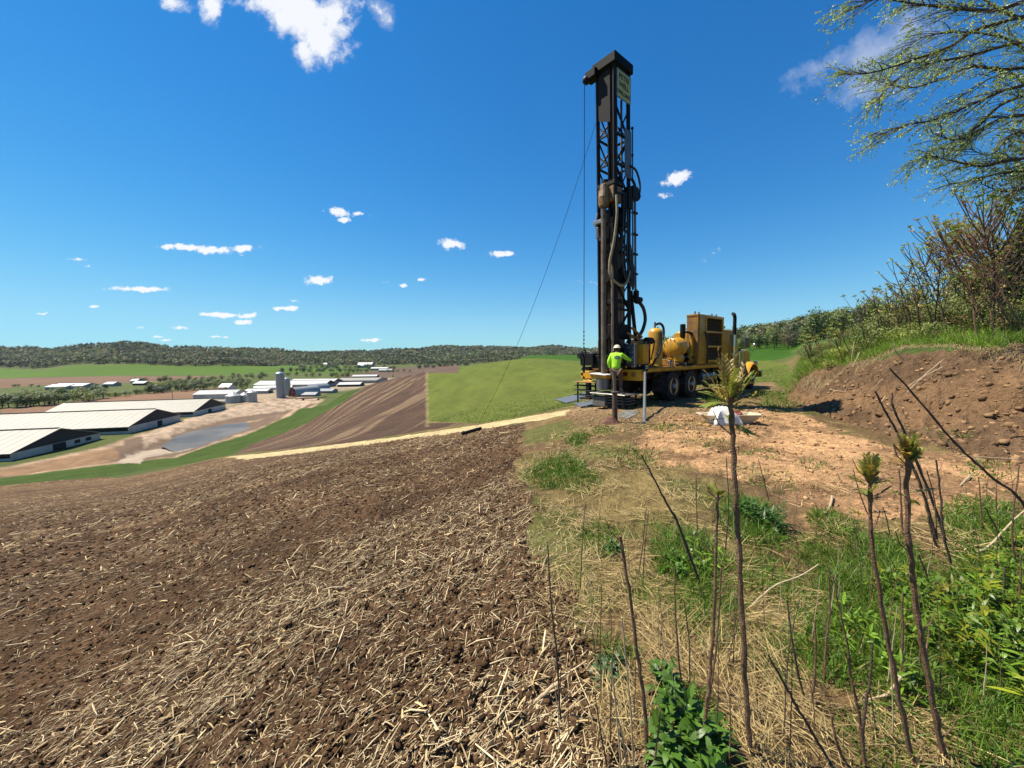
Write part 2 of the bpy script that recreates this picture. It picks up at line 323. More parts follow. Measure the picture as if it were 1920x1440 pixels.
# ground zones: outlines given as photo pixels, laid on the terrain by G(); (px, depth, 0) gives a depth instead
ZP = {
 'plough': [(-500,1500),(-400,960),(0,911),(200,894),(430,861),(660,834),(800,816),(900,803),(985,795),(972,840),(965,900),(1010,950),(990,1030),(1062,1100),(1035,1180),(1120,1260),(1100,1340),(1210,1440),(1260,1700),(600,3000)],
 'straw':  [(425,857),(560,842),(660,830),(800,811),(900,796),(1000,779),(1060,769),(1135,756),(1150,764),(1060,779),(1000,789),(900,805),(800,818),(660,836),(560,850),(460,862)],
 'brown2': [(390,857),(470,826),(560,797),(640,758),(672,730),(740,707),(803,694.5),(800,740),(801,794),(900,792),(660,829),(520,846)],
 'mead':   [(801,790),(802,740),(803,697),(803,240,0),(900,250,0),(1000,240,0),(1100,260,0),(1300,260,0),(1428,170,0),(1500,690),(1440,715),(1200,760),(1080,760),(1000,777),(900,794)],
 'crop':   [(930,250,0),(1000,262,0),(1100,215,0),(1300,160,0),(1480,100,0),(1600,175,0),(1300,330,0),(1120,470,0),(1000,470,0),(930,460,0)],
 'bankgrass': [(-300,930),(0,911),(200,894),(300,875),(430,853),(470,832),(560,800),(650,750),(680,727),(650,290,0),(600,275,0),(560,272,0),(600,752),(545,780),(440,822),(330,858),(210,871),(100,885),(0,897),(-300,925)],
 'mud':    [(-300,915),(0,896),(100,884),(210,870),(330,857),(440,821),(545,779),(608,750),(585,743),(500,746),(420,766),(330,795),(255,815),(200,835),(100,858),(0,877),(-300,905)],
 'yard':   [(390,775),(450,757),(560,740),(600,740),(628,400,0),(690,430,0),(760,520,0),(760,640,0),(640,640,0),(560,722),(470,730),(380,742),(372,762)],
 'verge':  [(797,800),(799,740),(798,698),(803,696.5),(803,740),(804,800)],
 'berm':   [(262,818),(330,790),(430,765),(500,747),(608,749),(590,757),(560,763),(500,770),(440,778),(350,800),(300,822),(270,834)],
 'foam':   [(222,868),(236,848),(262,838),(330,832),(420,822),(330,840),(282,850),(262,869)],
 'earth':  [(-200,925),(0,893),(60,888),(200,868),(225,850),(215,838),(100,862),(0,880),(-200,900)],
 'field3': [(-300,800),(0,778),(0,767),(110,756),(230,742),(300,735),(420,726),(440,733),(380,746),(330,760),(150,790),(0,830),(-300,860)],
 'green1': [(-300,705),(0,709),(100,706),(240,704),(420,703),(470,701),(505,700),(640,700),(700,690),(560,680),(500,682),(420,687),(310,685.5),(260,683),(220,686),(180,685),(130,687),(75,695),(0,690),(-300,690)],
 'brown4': [(-300,705),(0,710),(240,705),(420,704),(300,716),(210,719),(60,723),(0,728),(-300,735)],
 'brown5': [(740,690),(860,683),(860,700),(800,700),(740,705),(700,716),(640,716),(640,706),(700,696)],
 'dirt':   [(1210,812),(1240,785),(1330,776),(1440,765),(1480,757),(1490,775),(1560,800),(1650,835),(1800,850),(2050,880),(2050,925),(1900,930),(1800,960),(1700,975),(1600,965),(1520,985),(1470,930),(1420,895),(1330,882),(1250,872),(1200,852),(1190,830)],
 'bank':   [(1476,759),(1474,735),(1485,15.9,0),(1560,14.9,0),(1640,12.2,0),(1700,10.2,0),(1800,9.2,0),(1915,8.4,0),(2500,5.7,0),(2500,3.6,0),(1980,880),(1915,868),(1800,848),(1700,829),(1600,797),(1540,775)],
 'pad':    [(1060,775),(1100,745),(1200,735),(1440,715),(1480,735),(1480,762),(1440,800),(1280,815),(1150,812),(1080,800)],
}
WOODS = [  # far woods: outlines by (photo x, depth)
 [(-600,1180),(0,1150),(75,1070),(130,1130),(200,1120),(270,1130),(330,1110),(420,1120),(470,1150),(520,1200),(560,1500),(560,2300),(0,2400),(-600,2400)],
 [(500,1250),(640,1300),(760,1300),(860,1250),(1120,1300),(1200,1600),(1200,3200),(1100,5000),(560,4500),(400,2400)],
]
# ---- build the ground sheet
NTH = 1180
ths = np.concatenate([np.linspace(-R(66), R(64), NTH), np.linspace(R(66), 2 * math.pi - R(68), 70)])
rr = [0.02, .3, .6, .9]
while rr[-1] < 60: rr.append(rr[-1] * (1.0115 if rr[-1] > 1.3 else 1.1))
while rr[-1] < 9000: rr.append(rr[-1] * 1.016)
rr = np.array(rr)
TT, RR = np.meshgrid(ths, rr, indexing='ij')
X = RR * np.sin(TT); Y = RR * np.cos(TT)
A = np.arctan2(X, Y); L = np.log(np.maximum(RR, .05))
Z = height0(X, Y)
def zone(name, soft=0.004, wob=0.006, s=0):
    d = zone_sd(ZP[name], A, L) + wob * (fbm(A * 60, L * 25, 50 + s, 4) - .5) * 2 + wob * .8 * (fbm(X * 3, Y * 3, 70 + s, 3) - .5)
    return sstep(-soft, soft, d)
def C3(r, g, b): return np.array([r, g, b])
fx = lambda s, o=4, sd=0: fbm(X * s, Y * s, sd, o)
# row direction of the ploughing
ga, gb = G(150, 1300), G(950, 905)
RD = Vector((gb.x - ga.x, gb.y - ga.y)).normalized(); RN = Vector((-RD.y, RD.x))
along = X * RD.x + Y * RD.y; across = X * RN.x + Y * RN.y
def rowband(x, y):
    """how much crop residue lies here (0..1): long streaks along the rows"""
    al = x * RD.x + y * RD.y; ac = x * RN.x + y * RN.y
    b = fbm(al * .12, ac * 1.6, 301, 3) * .65 + fbm(x * .9, y * .9, 302, 3) * .35
    return sstep(.40, .62, b)
near = sstep(60, 20, RR); vnear = sstep(14, 6, RR)
base = np.zeros(A.shape + (3,))
# default: valley grass and pasture, right side rough grass
base[:] = C3(.085, .115, .035)
base *= (0.75 + .5 * fx(.05, 4, 3))[..., None]
field_mask = {}
def paint(m, c): 
    global base
    base = base * (1 - m[..., None]) + (c if isinstance(c, np.ndarray) and c.ndim == 3 else np.broadcast_to(c, base.shape)) * m[..., None]
def shade(c, f): return c[None, None, :] * f[..., None]
# rough dry grass in the near right
tdry = sstep(3, 12, X) * 0
m = sstep(90, 30, RR) * (X > -30)
paint(m, shade(C3(.23, .185, .085), .65 + .7 * fx(1.3, 5, 4)))
sl0 = sstep(.46, .60, fx(1.4, 5, 15)) * m * .75; paint(sl0, shade(C3(.17, .11, .065), .6 + .8 * fx(2.5, 4, 16)))
gr = sstep(.50, .68, fx(.9, 4, 5)) * m * .6
paint(gr, shade(C3(.07, .12, .025), .7 + .6 * fx(5, 3, 6)))
soil = shade(C3(.112, .069, .041), .45 + 1.05 * fx(1.7, 5, 8)) 
lt = sstep(.42, .66, fbm(along * .09, across * .8, 9, 4))
soil = soil * (1 - .30 * lt[..., None]) + C3(.14, .095, .062) * (.30 * lt[..., None])
m1 = zone_sd(ZP['plough'], A, L); m1 = sstep(-.002, .002, m1 + .006 * (fbm(A * 60, L * 25, 51, 4) - .5) + sstep(R(-4), R(6), A) * (.16 * (fbm(X * 1.6, Y * 1.6, 52, 5) - .5) + .05 * (fbm(X * 12, Y * 12, 53, 2) - .5)) * sstep(15, 5, RR)); paint(m1, soil); field_mask['plough'] = m1
# far slope of the ploughed field carries paler residue
far = m1 * sstep(25, 60, RR) * .55 * sstep(.3, .7, fbm(along * .05, across * .5, 12, 4))
paint(far, C3(.19, .125, .07)); 
res = m1 * rowband(X, Y) * sstep(5, 16, RR) * sstep(.50, .66, fbm(X * 9, Y * 9, 13, 3)) * .75
paint(res, C3(.36, .27, .16))
m2 = zone('brown2', .003, .004, 2)
g1, g2 = G(560, 826), G(760, 712); d2 = Vector((g2.x - g1.x, g2.y - g1.y)).normalized()
ac2 = X * -d2.y + Y * d2.x; al2 = X * d2.x + Y * d2.y
warp = 2.2 * fbm(al2 * .03, ac2 * .05, 21, 3)
st = fbm(al2 * .01, (ac2 + warp * 3) * .55, 22, 3); 
c2 = shade(C3(.088, .056, .041), .6 + .75 * fx(.35, 5, 23)); s2 = (sstep(.50, .66, st) * (.35 + .65 * sstep(.3, .6, fbm(X * .12, Y * .12, 24, 3))))[..., None] * .62
c2 = c2 * (1 - s2) + C3(.27, .20, .14) * s2
paint(m2, c2)
m3 = zone('mead', .003, .007, 3)
c3 = shade(C3(.122, .166, .026), .70 + .55 * fbm(X * .45, Y * .10, 31, 5)); pat = sstep(.55, .7, fx(.035, 3, 33))[..., None] * .35
c3 = c3 * (1 - pat) + C3(.085, .155, .025) * pat
rows3 = (.93 + .14 * (np.sin((X * .97 + Y * .2) * 4.0) * .5 + .5) * near)[..., None]
c3 = c3 * rows3
mot = sstep(.5, .75, fx(1.6, 3, 37))[..., None] * .4 * sstep(120, 30, RR)[..., None]; c3 = c3 * (1 - mot) + C3(.20, .19, .08) * mot
paint(m3, c3)
m = zone('crop', .002, .001, 4); paint(m, shade(C3(.035, .105, .004), .85 + .3 * fx(.1, 3, 41)))
m = zone('straw', .0025, .007, 5); paint(m, shade(C3(.62, .53, .33), .60 + .7 * fx(2.2, 5, 51)))
m = zone('bankgrass', .0025, .003, 6); paint(m, shade(C3(.046, .086, .009), .65 + .7 * fbm(X * .35, Y * .35, 61, 4)))
m = zone('field3', .002, .002, 7); paint(m, shade(C3(.21, .135, .095), .8 + .4 * fx(.04, 4, 71)))
m = zone('yard', .004, .004, 8); paint(m, shade(C3(.31, .27, .21), .6 + .7 * fx(.06, 4, 81)))
m = zone('brown4', .002, .002, 9); paint(m, shade(C3(.17, .11, .08), .8 + .4 * fx(.02, 4, 91)))
m = zone('green1', .002, .002, 10); paint(m, shade(C3(.07, .145, .010), .85 + .3 * fx(.01, 3, 93)))
m = zone('brown5', .002, .002, 11); paint(m, shade(C3(.12, .085, .07), .8 + .4 * fx(.02, 4, 94)))
mmud = zone('mud', .003, .003, 12)
cm = shade(C3(.36, .27, .21), .35 + 1.3 * fx(.22, 5, 101)); wet = sstep(.40, .55, fbm(X * .04, Y * .10, 103, 4) + .35 * (sstep(.0, .02, zone_sd(ZP['mud'], A, L)) - .5))[..., None] * .85
cm = cm * (1 - wet) + C3(.125, .092, .072) * wet
paint(mmud, cm)
m = zone('berm', .002, .006, 21); paint(m, shade(C3(.37, .30, .25), .30 + 1.4 * fx(.35, 4, 161)))
m = zone('foam', .002, .006, 22); paint(m, shade(C3(.40, .35, .31), .6 + .7 * fx(.3, 4, 162)))
m = zone('earth', .002, .003, 23); paint(m, shade(C3(.25, .165, .105), .6 + .8 * fx(.3, 4, 163)))
m = zone('verge', .002, .006, 24); paint(m * .3, shade(C3(.42, .34, .20), .7 + .6 * fx(1.0, 4, 164)))
mpad = zone('pad', .006, .012, 13); paint(mpad * .8, shade(C3(.27, .19, .12), .6 + .8 * fx(1.1, 5, 111)))
mdirt = zone('dirt', .010, .030, 14)
cd = shade(C3(.60, .385, .225), .52 + .85 * fx(1.6, 6, 121)); dk = sstep(.48, .62, fbm(X * 1.3, Y * 1.3, 123, 6))[..., None] * .75
cd = cd * (1 - dk) + C3(.24, .15, .09) * dk
paint(mdirt, cd)
mbank = zone('bank', .004, .006, 15)
cb = shade(C3(.160, .108, .072), .6 + .8 * fx(2.0, 6, 131)); rd = sstep(.5, .7, fbm(X * .6, Z * 2.2 + Y * .3, 133, 4))[..., None] * .5
cb = cb * (1 - rd) + C3(.29, .185, .11) * rd
paint(mbank, cb)
# grass on the bank and the slope above it
mup = sstep(-.1, .15, Z - EYE + .5) * (TT > tcol(1470) * .5) * (RR < 200) * (A > math.atan(tcol(1478))) * (1 - mbank)
paint(mup * sstep(9, 14, RR) , shade(C3(.075, .12, .03), .6 + .8 * fx(1.0, 4, 141)))
# woods floor
wood = np.zeros(A.shape)
def wood_sd(poly, A_, L_):
    return zone_sd([(p[0], p[1], 0) for p in poly], A_, L_)
for i, pl in enumerate(WOODS): wood = np.maximum(wood, sstep(-.003, .003, wood_sd(pl, A, L)))
paint(wood, shade(C3(.05, .065, .025), .7 + .6 * fx(.02, 4, 151)))
farw = sstep(3300, 4200, RR); paint(farw, shade(C3(.05, .07, .035), .7 + .6 * fx(.004, 4, 152)))
# relief: clods, tyre marks, rough banks
amp = vnear * .5 + near * .5
rel = (fx(3.2, 3, 201) - .5) * .10 + np.abs(fx(7, 4, 202) - .5) * -.13 + (fx(16, 3, 214) - .5) * .06 * vnear + (fx(34, 2, 203) - .5) * .030 * sstep(6, 2.5, RR)
Z = Z + rel * m1 * sstep(70, 30, RR) * sstep(.5, 1.3, RR)
rel2 = (fx(2.0, 4, 204) - .5) * .07 + (fx(9, 3, 205) - .5) * .030 * vnear + (fx(30, 2, 206) - .5) * .012 * sstep(6, 2.5, RR)
Z = Z + rel2 * (1 - m1) * sstep(70, 30, RR) * (1 - mbank) * sstep(.5, 1.3, RR)
rb = (fbm(X * 1.5, Y * 1.5, 207, 5) - .5) * .46 + (fx(6, 5, 208) - .5) * .26 - .22 * sstep(.60, .72, fbm(X * 1.8, Z * 3 + Y, 213, 4))
Z = Z + rb * mbank
rut = np.zeros(A.shape)
for (qa, qb) in (((1180, 800), (1500, 770)), ((1250, 860), (1560, 790)), ((1180, 825), (1640, 905)), ((1290, 880), (1760, 930))):
    a_, b_ = G(*qa), G(*qb); dx_, dy_ = b_.x - a_.x, b_.y - a_.y; l_ = math.hypot(dx_, dy_); t_ = ((X - a_.x) * dx_ + (Y - a_.y) * dy_) / l_; s_ = ((X - a_.x) * -dy_ + (Y - a_.y) * dx_) / l_ + .25 * np.sin(t_ * .9)
    rut = np.maximum(rut, np.exp(-(s_ / .16) ** 2) * sstep(-.5, .5, t_) * sstep(l_ + .5, l_ - .5, t_))
Z = Z - .055 * rut * (1 + .6 * np.sin(along * 22)) * (1 - m1) * (1 - mbank)
Z = Z + (fx(.02, 4, 209) - .5) * 9 * wood + (fx(.0030, 4, 212) - .45) * 62 * wood * sstep(1150, 1500, RR) + (fx(.0035, 3, 210) - .5) * 60 * sstep(1300, 2600, RR)
# the lagoon basin sinks 1.6 m inside its mud rim
basin = sstep(.002, .02, zone_sd([(150,868),(330,852),(440,815),(545,775),(590,752),(500,752),(430,772),(330,800),(260,830)], A, L))
Z = Z - 1.6 * basin + (fx(.08, 4, 211) - .5) * 1.2 * mmud
nT, nR = Z.shape
idx = np.arange(nT * nR).reshape(nT, nR)
i0 = idx; i1 = np.roll(idx, -1, axis=0)
F = np.stack([i0[:, :-1], i0[:, 1:], i1[:, 1:], i1[:, :-1]], -1).reshape(-1, 4)
def ground_mat():
    m = bpy.data.materials.new('ground'); m.use_nodes = True; t = m.node_tree; t.nodes.clear()
    out = nd(t, 'ShaderNodeOutputMaterial'); b = nd(t, 'ShaderNodeBsdfPrincipled', {'Roughness': .95, 'Specular IOR Level': .15}); t.links.new(b.outputs[0], out.inputs[0])
    c = nd(t, 'ShaderNodeTexCoord').outputs['Object']
    src = nd(t, 'ShaderNodeVertexColor', layer_name='Col').outputs[0]
    na = nd(t, 'ShaderNodeTexNoise', {'Vector': c, 'Scale': 55.0, 'Detail': 4.0, 'Roughness': .65}); nb = nd(t, 'ShaderNodeTexNoise', {'Vector': c, 'Scale': 7.0, 'Detail': 6.0, 'Roughness': .7})
    nc = nd(t, 'ShaderNodeTexNoise', {'Vector': c, 'Scale': 0.8, 'Detail': 6.0, 'Roughness': .7})
    f = mth('MULTIPLY', mth('MULTIPLY', nd(t, 'ShaderNodeMapRange', {0: na.outputs[0], 1: .3, 2: .7, 3: .62, 4: 1.38}).outputs[0], nd(t, 'ShaderNodeMapRange', {0: nb.outputs[0], 1: .3, 2: .7, 3: .62, 4: 1.38}).outputs[0], tree=t),
            nd(t, 'ShaderNodeMapRange', {0: nc.outputs[0], 1: .3, 2: .7, 3: .85, 4: 1.15}).outputs[0], tree=t)
    mul = nd(t, 'ShaderNodeVectorMath', {0: src, 1: f}, operation='MULTIPLY').outputs[0]
    t.links.new(mul, b.inputs['Base Color'])
    h = mth('ADD', mth('MULTIPLY', na.outputs[0], .12, tree=t), mth('ADD', nb.outputs[0], mth('MULTIPLY', nc.outputs[0], 3.0, tree=t), tree=t), tree=t)
    bp = nd(t, 'ShaderNodeBump', {'Height': h, 'Strength': .9, 'Distance': .14}); t.links.new(bp.outputs[0], b.inputs['Normal'])
    return m
base = base * (C3(.80, .73, .60))
base = base * (1 - .22 * rut * (1 - m1))[..., None]
GV = np.stack([X, Y, Z], -1).reshape(-1, 3)
ground = npmesh('ground', GV, F[:, ::-1], ground_mat(), base.reshape(-1, 3), smooth=True)
tag(ground, kind='structure')
from_ground = Z
def hz(x, y):
    """height of the finished ground sheet at x, y (bilinear on the sheet's own grid)"""
    x = np.asarray(x, float); y = np.asarray(y, float)
    th = np.arctan2(x, y); r = np.maximum(np.hypot(x, y), .03)
    i = np.clip(np.searchsorted(ths[:NTH], th) - 1, 0, NTH - 2); u = np.clip((th - ths[i]) / (ths[i + 1] - ths[i]), 0, 1)
    j = np.clip(np.searchsorted(rr, r) - 1, 0, len(rr) - 2); v = np.clip((r - rr[j]) / (rr[j + 1] - rr[j]), 0, 1)
    return Z[i, j]*(1-u)*(1-v) + Z[i+1, j]*u*(1-v) + Z[i, j+1]*(1-u)*v + Z[i+1, j+1]*u*v
# lagoon water
wm = mat('water', (.12, .105, .085), rough=.35, var=.5, scale=.05, spec=.16, bump=.3, bscale=1.2)
wp = [G(*p) for p in [(300,834),(330,814),(380,801),(425,792),(480,783),(520,777),(566,768),(586,771),(566,781),(525,794),(478,808),(430,822),(380,832),(335,840)]]
wz = min(p.z for p in wp); wz = FLOOR + EYE - .95
wx = []
for k in range(len(wp)):
    a, b = wp[k], wp[(k + 1) % len(wp)]
    for s_ in range(4):
        q = a.lerp(b, s_ / 4); n_ = 1 + .006 * math.sin(k * 3 + s_ * 2.1); wx.append((q.x * n_, q.y * n_, wz))
o = MB().add(wx + [(x_, y_, z_ - .3) for x_, y_, z_ in wx], [tuple(range(len(wx)))]).build('water', wm); tag(o, kind='structure')
# ------------------------------------------------------------------ scattered ground cover
def inview_pts(n, dmin, dmax, a0=-56, a1=56, power=1.0):
    """random ground points, density falling off with distance"""
    th = R(a0) + (R(a1) - R(a0)) * rng.random(n)
    r = np.exp(math.log(dmin) + (math.log(dmax) - math.log(dmin)) * rng.random(n) ** power)
    return r * np.sin(th), r * np.cos(th), r
FGRID = {k: v for k, v in (('plough', m1), ('mud', mmud), ('dirt', mdirt), ('bank', mbank), ('mead', m3), ('pad', mpad))}
def gmask(name, x, y):
    M_ = FGRID[name]; th = np.arctan2(x, y); r = np.hypot(x, y)
    i = np.clip(np.searchsorted(ths[:NTH], th), 0, NTH - 1); j = np.clip(np.searchsorted(rr, r), 0, len(rr) - 1)
    return M_[i, j]
def norm(v): return v / np.maximum(np.linalg.norm(v, axis=-1, keepdims=True), 1e-9)
def strips(P0, D, N, Lg, W, prof, bend=0.0, curl=0.0):
    """ribbons: base points P0, direction D, face normal N, length, width, width profile along it, droop"""
    K = len(prof); n = len(P0); D = norm(D); Sd = norm(np.cross(D, N)); V = np.zeros((n, K, 2, 3))
    Lg = np.broadcast_to(Lg, (n,)); W = np.broadcast_to(W, (n,)); bend = np.broadcast_to(bend, (n,))
    for k in range(K):
        s = k / (K - 1); c = P0 + D * (Lg * s)[:, None]; c = c - np.array([0, 0, 1.0]) * (bend * Lg * s * s)[:, None]
        off = Sd * (W * prof[k] * .5)[:, None]
        V[:, k, 0] = c - off; V[:, k, 1] = c + off + norm(np.asarray(N, float)) * (curl * W)[:, None] if curl is not 0.0 and np.ndim(curl) else c + off
    b = (np.arange(n) * K * 2)[:, None, None]; k = np.arange(K - 1)[None, :, None] * 2
    F_ = (b + k + np.array([0, 1, 3, 2])[None, None, :]).reshape(-1, 4)
    return V.reshape(-1, 3), F_, K * 2
def pack(parts):
    V, F_, C = [], [], []; b = 0
    for v, f, c in parts: V.append(v); F_.append(f + b); C.append(c); b += len(v)
    return np.concatenate(V), np.concatenate(F_), np.concatenate(C)
def rdir(n, az=None, el=0.0):
    az = rng.random(n) * 2 * math.pi if az is None else az
    return np.stack([np.cos(az) * np.cos(el), np.sin(az) * np.cos(el), np.sin(el) + 0 * az], -1)
fol = lambda n, tr=.3, rough=.6, var=.15: mat(n, (.1, .2, .05), rough=rough, attr=True, transl=tr, var=var, scale=3)

AC0 = ga.x * RN.x + ga.y * RN.y
patches_ = lambda x, y: (np.arctan2(x, y) < R(12)) * (np.arctan2(x, y) > R(-2)) * (y < 9) * (fbm(x * 2, y * 2, 405, 3) > .45)
# -- maize straw lying on the ploughed soil: bent prisms, unevenly spread in streaks
n = 150000
x, y, r = inview_pts(n, 1.15, 42, -56, 20, 1.0)
dens = np.maximum(gmask('plough', x, y), .55 * patches_(x, y)) * (.40 + .50 * rowband(x, y)) * np.clip(r / 3.2, .34, 1.0) * (.42 + .58 * np.maximum(sstep(1.5, .1, x * RN.x + y * RN.y - AC0), .75 * np.exp(-((x * RN.x + y * RN.y - AC0 - 3.4) / .35) ** 2)))
edge = gmask('plough', x + .5, y) * gmask('plough', x - .4, y)
keep = rng.random(n) < dens * .74; x, y, r = x[keep], y[keep], r[keep]; n = len(x)
big = rng.random(n) < .018 * np.clip(r / 2.5, .3, 1)
Ls = np.where(big, rng.uniform(.12, .26, n), rng.gamma(2.2, .017, n) + .015) * np.clip(r / 9, 1, 2.2)
Ws = np.where(big, rng.uniform(.006, .013, n), rng.uniform(.0022, .0065, n)) * np.clip(r / 5, 1, 3.0)
az = math.atan2(RD.y, RD.x) + rng.normal(0, .62, n); far_ = rng.random(n) < .34; az[far_] = rng.random(far_.sum()) * 6.28
pit = rng.normal(.03, .16, n)
D = np.stack([np.cos(az) * np.cos(pit), np.sin(az) * np.cos(pit), np.sin(pit)], -1)
z = hz(x, y) + Ws * .5 + np.abs(pit) * Ls * .35
mid = np.stack([x, y, z], -1); sl_ = (hz(x + D[:, 0] * .05, y + D[:, 1] * .05) - hz(x - D[:, 0] * .05, y - D[:, 1] * .05)) / .1
D[:, 2] += np.clip(sl_, -.6, .6); D = norm(D)
Sd = norm(np.cross(D, [0, 0, 1.0])); Up = np.cross(Sd, D)
cc = mid + Up * (Ls * rng.normal(.0, .05, n))[:, None]
V = np.zeros((n, 3, 4, 3))
for k, (s, c, wf) in enumerate(((-.5, mid, .8), (0, cc, 1), (.5, mid, .7))):
    ctr = c + D * (Ls * s)[:, None]
    for q, (a, b) in enumerate(((1, .0), (0, .62), (-1, 0), (0, -.62))):
        V[:, k, q] = ctr + Sd * (Ws * a * wf * .5)[:, None] + Up * (Ws * b * wf * .5)[:, None]
b = (np.arange(n) * 12)[:, None, None]
fq = np.array([[k * 4 + q, k * 4 + (q + 1) % 4, (k + 1) * 4 + (q + 1) % 4, (k + 1) * 4 + q] for k in range(2) for q in range(4)] + [[3, 2, 1, 0], [8, 9, 10, 11]])
tone = rng.random((n, 1)); ca = C3(.78, .66, .45) * (1 - tone ** 1.6) + C3(.30, .19, .09) * tone ** 1.6; ca = ca * rng.uniform(.75, 1.15, (n, 1)); ca[big] *= 1.12
straw_m = mat('straw', (.5, .4, .2), rough=.7, attr=True, var=.2, scale=60)
tag(npmesh('corn_stubble', V.reshape(-1, 3), (b + fq[None]).reshape(-1, 4), straw_m, np.repeat(ca, 12, axis=0)), kind='stuff')
# -- curled husks and leaf scraps
n = 16000; x, y, r = inview_pts(n, 1.15, 20, -56, 25)
keep = rng.random(n) < gmask('plough', x, y) * (.1 + .8 * rowband(x, y)) * np.clip(r / 3.5, .25, 1) * .62; x, y, r = x[keep], y[keep], r[keep]; n = len(x)
P0 = np.stack([x, y, hz(x, y) + .008], -1)
v, f, k = strips(P0, rdir(n, None, rng.normal(.25, .3, n)), norm(rng.normal(0, .5, (n, 3)) + [0, 0, 1]), rng.uniform(.03, .10, n) * np.clip(r / 6, 1, 2), rng.uniform(.004, .012, n) * np.clip(r / 6, 1, 2), (.6, 1, .9, .5), rng.uniform(.1, .6, n))
tag(npmesh('husk_scraps', v, f, straw_m, np.repeat(C3(.60, .45, .24) * rng.uniform(.55, 1.15, (n, 1)), k, axis=0)), kind='stuff')
# -- soil clods
ico_v = []; gt = (1 + 5 ** .5) / 2
for a, b_ in ((-1, gt), (1, gt), (-1, -gt), (1, -gt)): ico_v.append((a, b_, 0))
for a, b_ in ((-1, gt), (1, gt), (-1, -gt), (1, -gt)): ico_v.append((0, a, b_))
for a, b_ in ((-1, gt), (1, gt), (-1, -gt), (1, -gt)): ico_v.append((b_, 0, a))
ico_v = norm(np.array(ico_v, float))
ico_f = np.array([(0,11,5),(0,5,1),(0,1,7),(0,7,10),(0,10,11),(1,5,9),(5,11,4),(11,10,2),(10,7,6),(7,1,8),(3,9,4),(3,4,2),(3,2,6),(3,6,8),(3,8,9),(4,9,5),(2,4,11),(6,2,10),(8,6,7),(9,8,1)])
def clods(name, n, dmin, dmax, a0, a1, masks, smin, smax, col, flat=.7, dens=1.0, kind='stuff', pw=1.0):
    x, y, r = inview_pts(n, dmin, dmax, a0, a1, pw)
    mk = sum(gmask(k, x, y) for k in masks); keep = rng.random(n) < mk * dens; x, y, r = x[keep], y[keep], r[keep]; n = len(x)
    s = (smin + (smax - smin) * rng.random(n) ** 7) * np.clip(r / 6, .8, 1.6)
    V = ico_v[None] * (1 + rng.normal(0, .28, (n, 12, 1))) * s[:, None, None] * np.array([1, 1, flat]); V = V * rng.uniform(.65, 1.3, (n, 1, 3))
    V = V + np.stack([x, y, hz(x, y) + s * .12], -1)[:, None, :]
    c = np.asarray(col) * rng.uniform(.6, 1.3, (n, 1))
    o = npmesh(name, V.reshape(-1, 3), (np.arange(n)[:, None, None] * 12 + ico_f[None]).reshape(-1, 3), soil_m, np.repeat(c, 12, axis=0), smooth=False)
    return tag(o, kind=kind)
soil_m = mat('soil', (.1, .07, .05), rough=.95, attr=True, var=.3, scale=50, bump=.6, bscale=90, spec=.1)
clods('soil_clods', 150000, 1.15, 26, -56, 20, ['plough'], .003, .026, (.098, .060, .036))
clods('dirt_lumps', 60000, 3.5, 18, 2, 56, ['dirt', 'bank', 'pad'], .003, .036, (.40, .255, .145), dens=.22, pw=.8)

n = 26000; x, y, r = inview_pts(n, 3.5, 17, 4, 56, .85)
keep = rng.random(n) < (gmask('dirt', x, y) + gmask('pad', x, y) + .7 * gmask('bank', x, y)) * .35 * (.1 + 1.6 * sstep(.42, .7, fbm(x * 1.1, y * 1.1, 406, 3))); x, y, r = x[keep], y[keep], r[keep]; n = len(x)
v, f, k = strips(np.stack([x, y, hz(x, y) + .008], -1), rdir(n, None, rng.normal(.05, .2, n)), norm(rng.normal(0, .5, (n, 3)) + [0, 0, 1]), rng.uniform(.03, .16, n), rng.uniform(.003, .007, n), (.8, 1, .5), .1)
tag(npmesh('litter', v, f, straw_m, np.repeat(np.where(rng.random((n, 1)) < .5, C3(.14, .09, .055), C3(.50, .38, .22)) * rng.uniform(.7, 1.2, (n, 1)), k, axis=0)), kind='stuff')
clods('bank_crumbs', 16000, 5, 18, 20, 56, ['bank'], .006, .05, (.24, .155, .095), dens=.6, pw=.8, flat=.9)
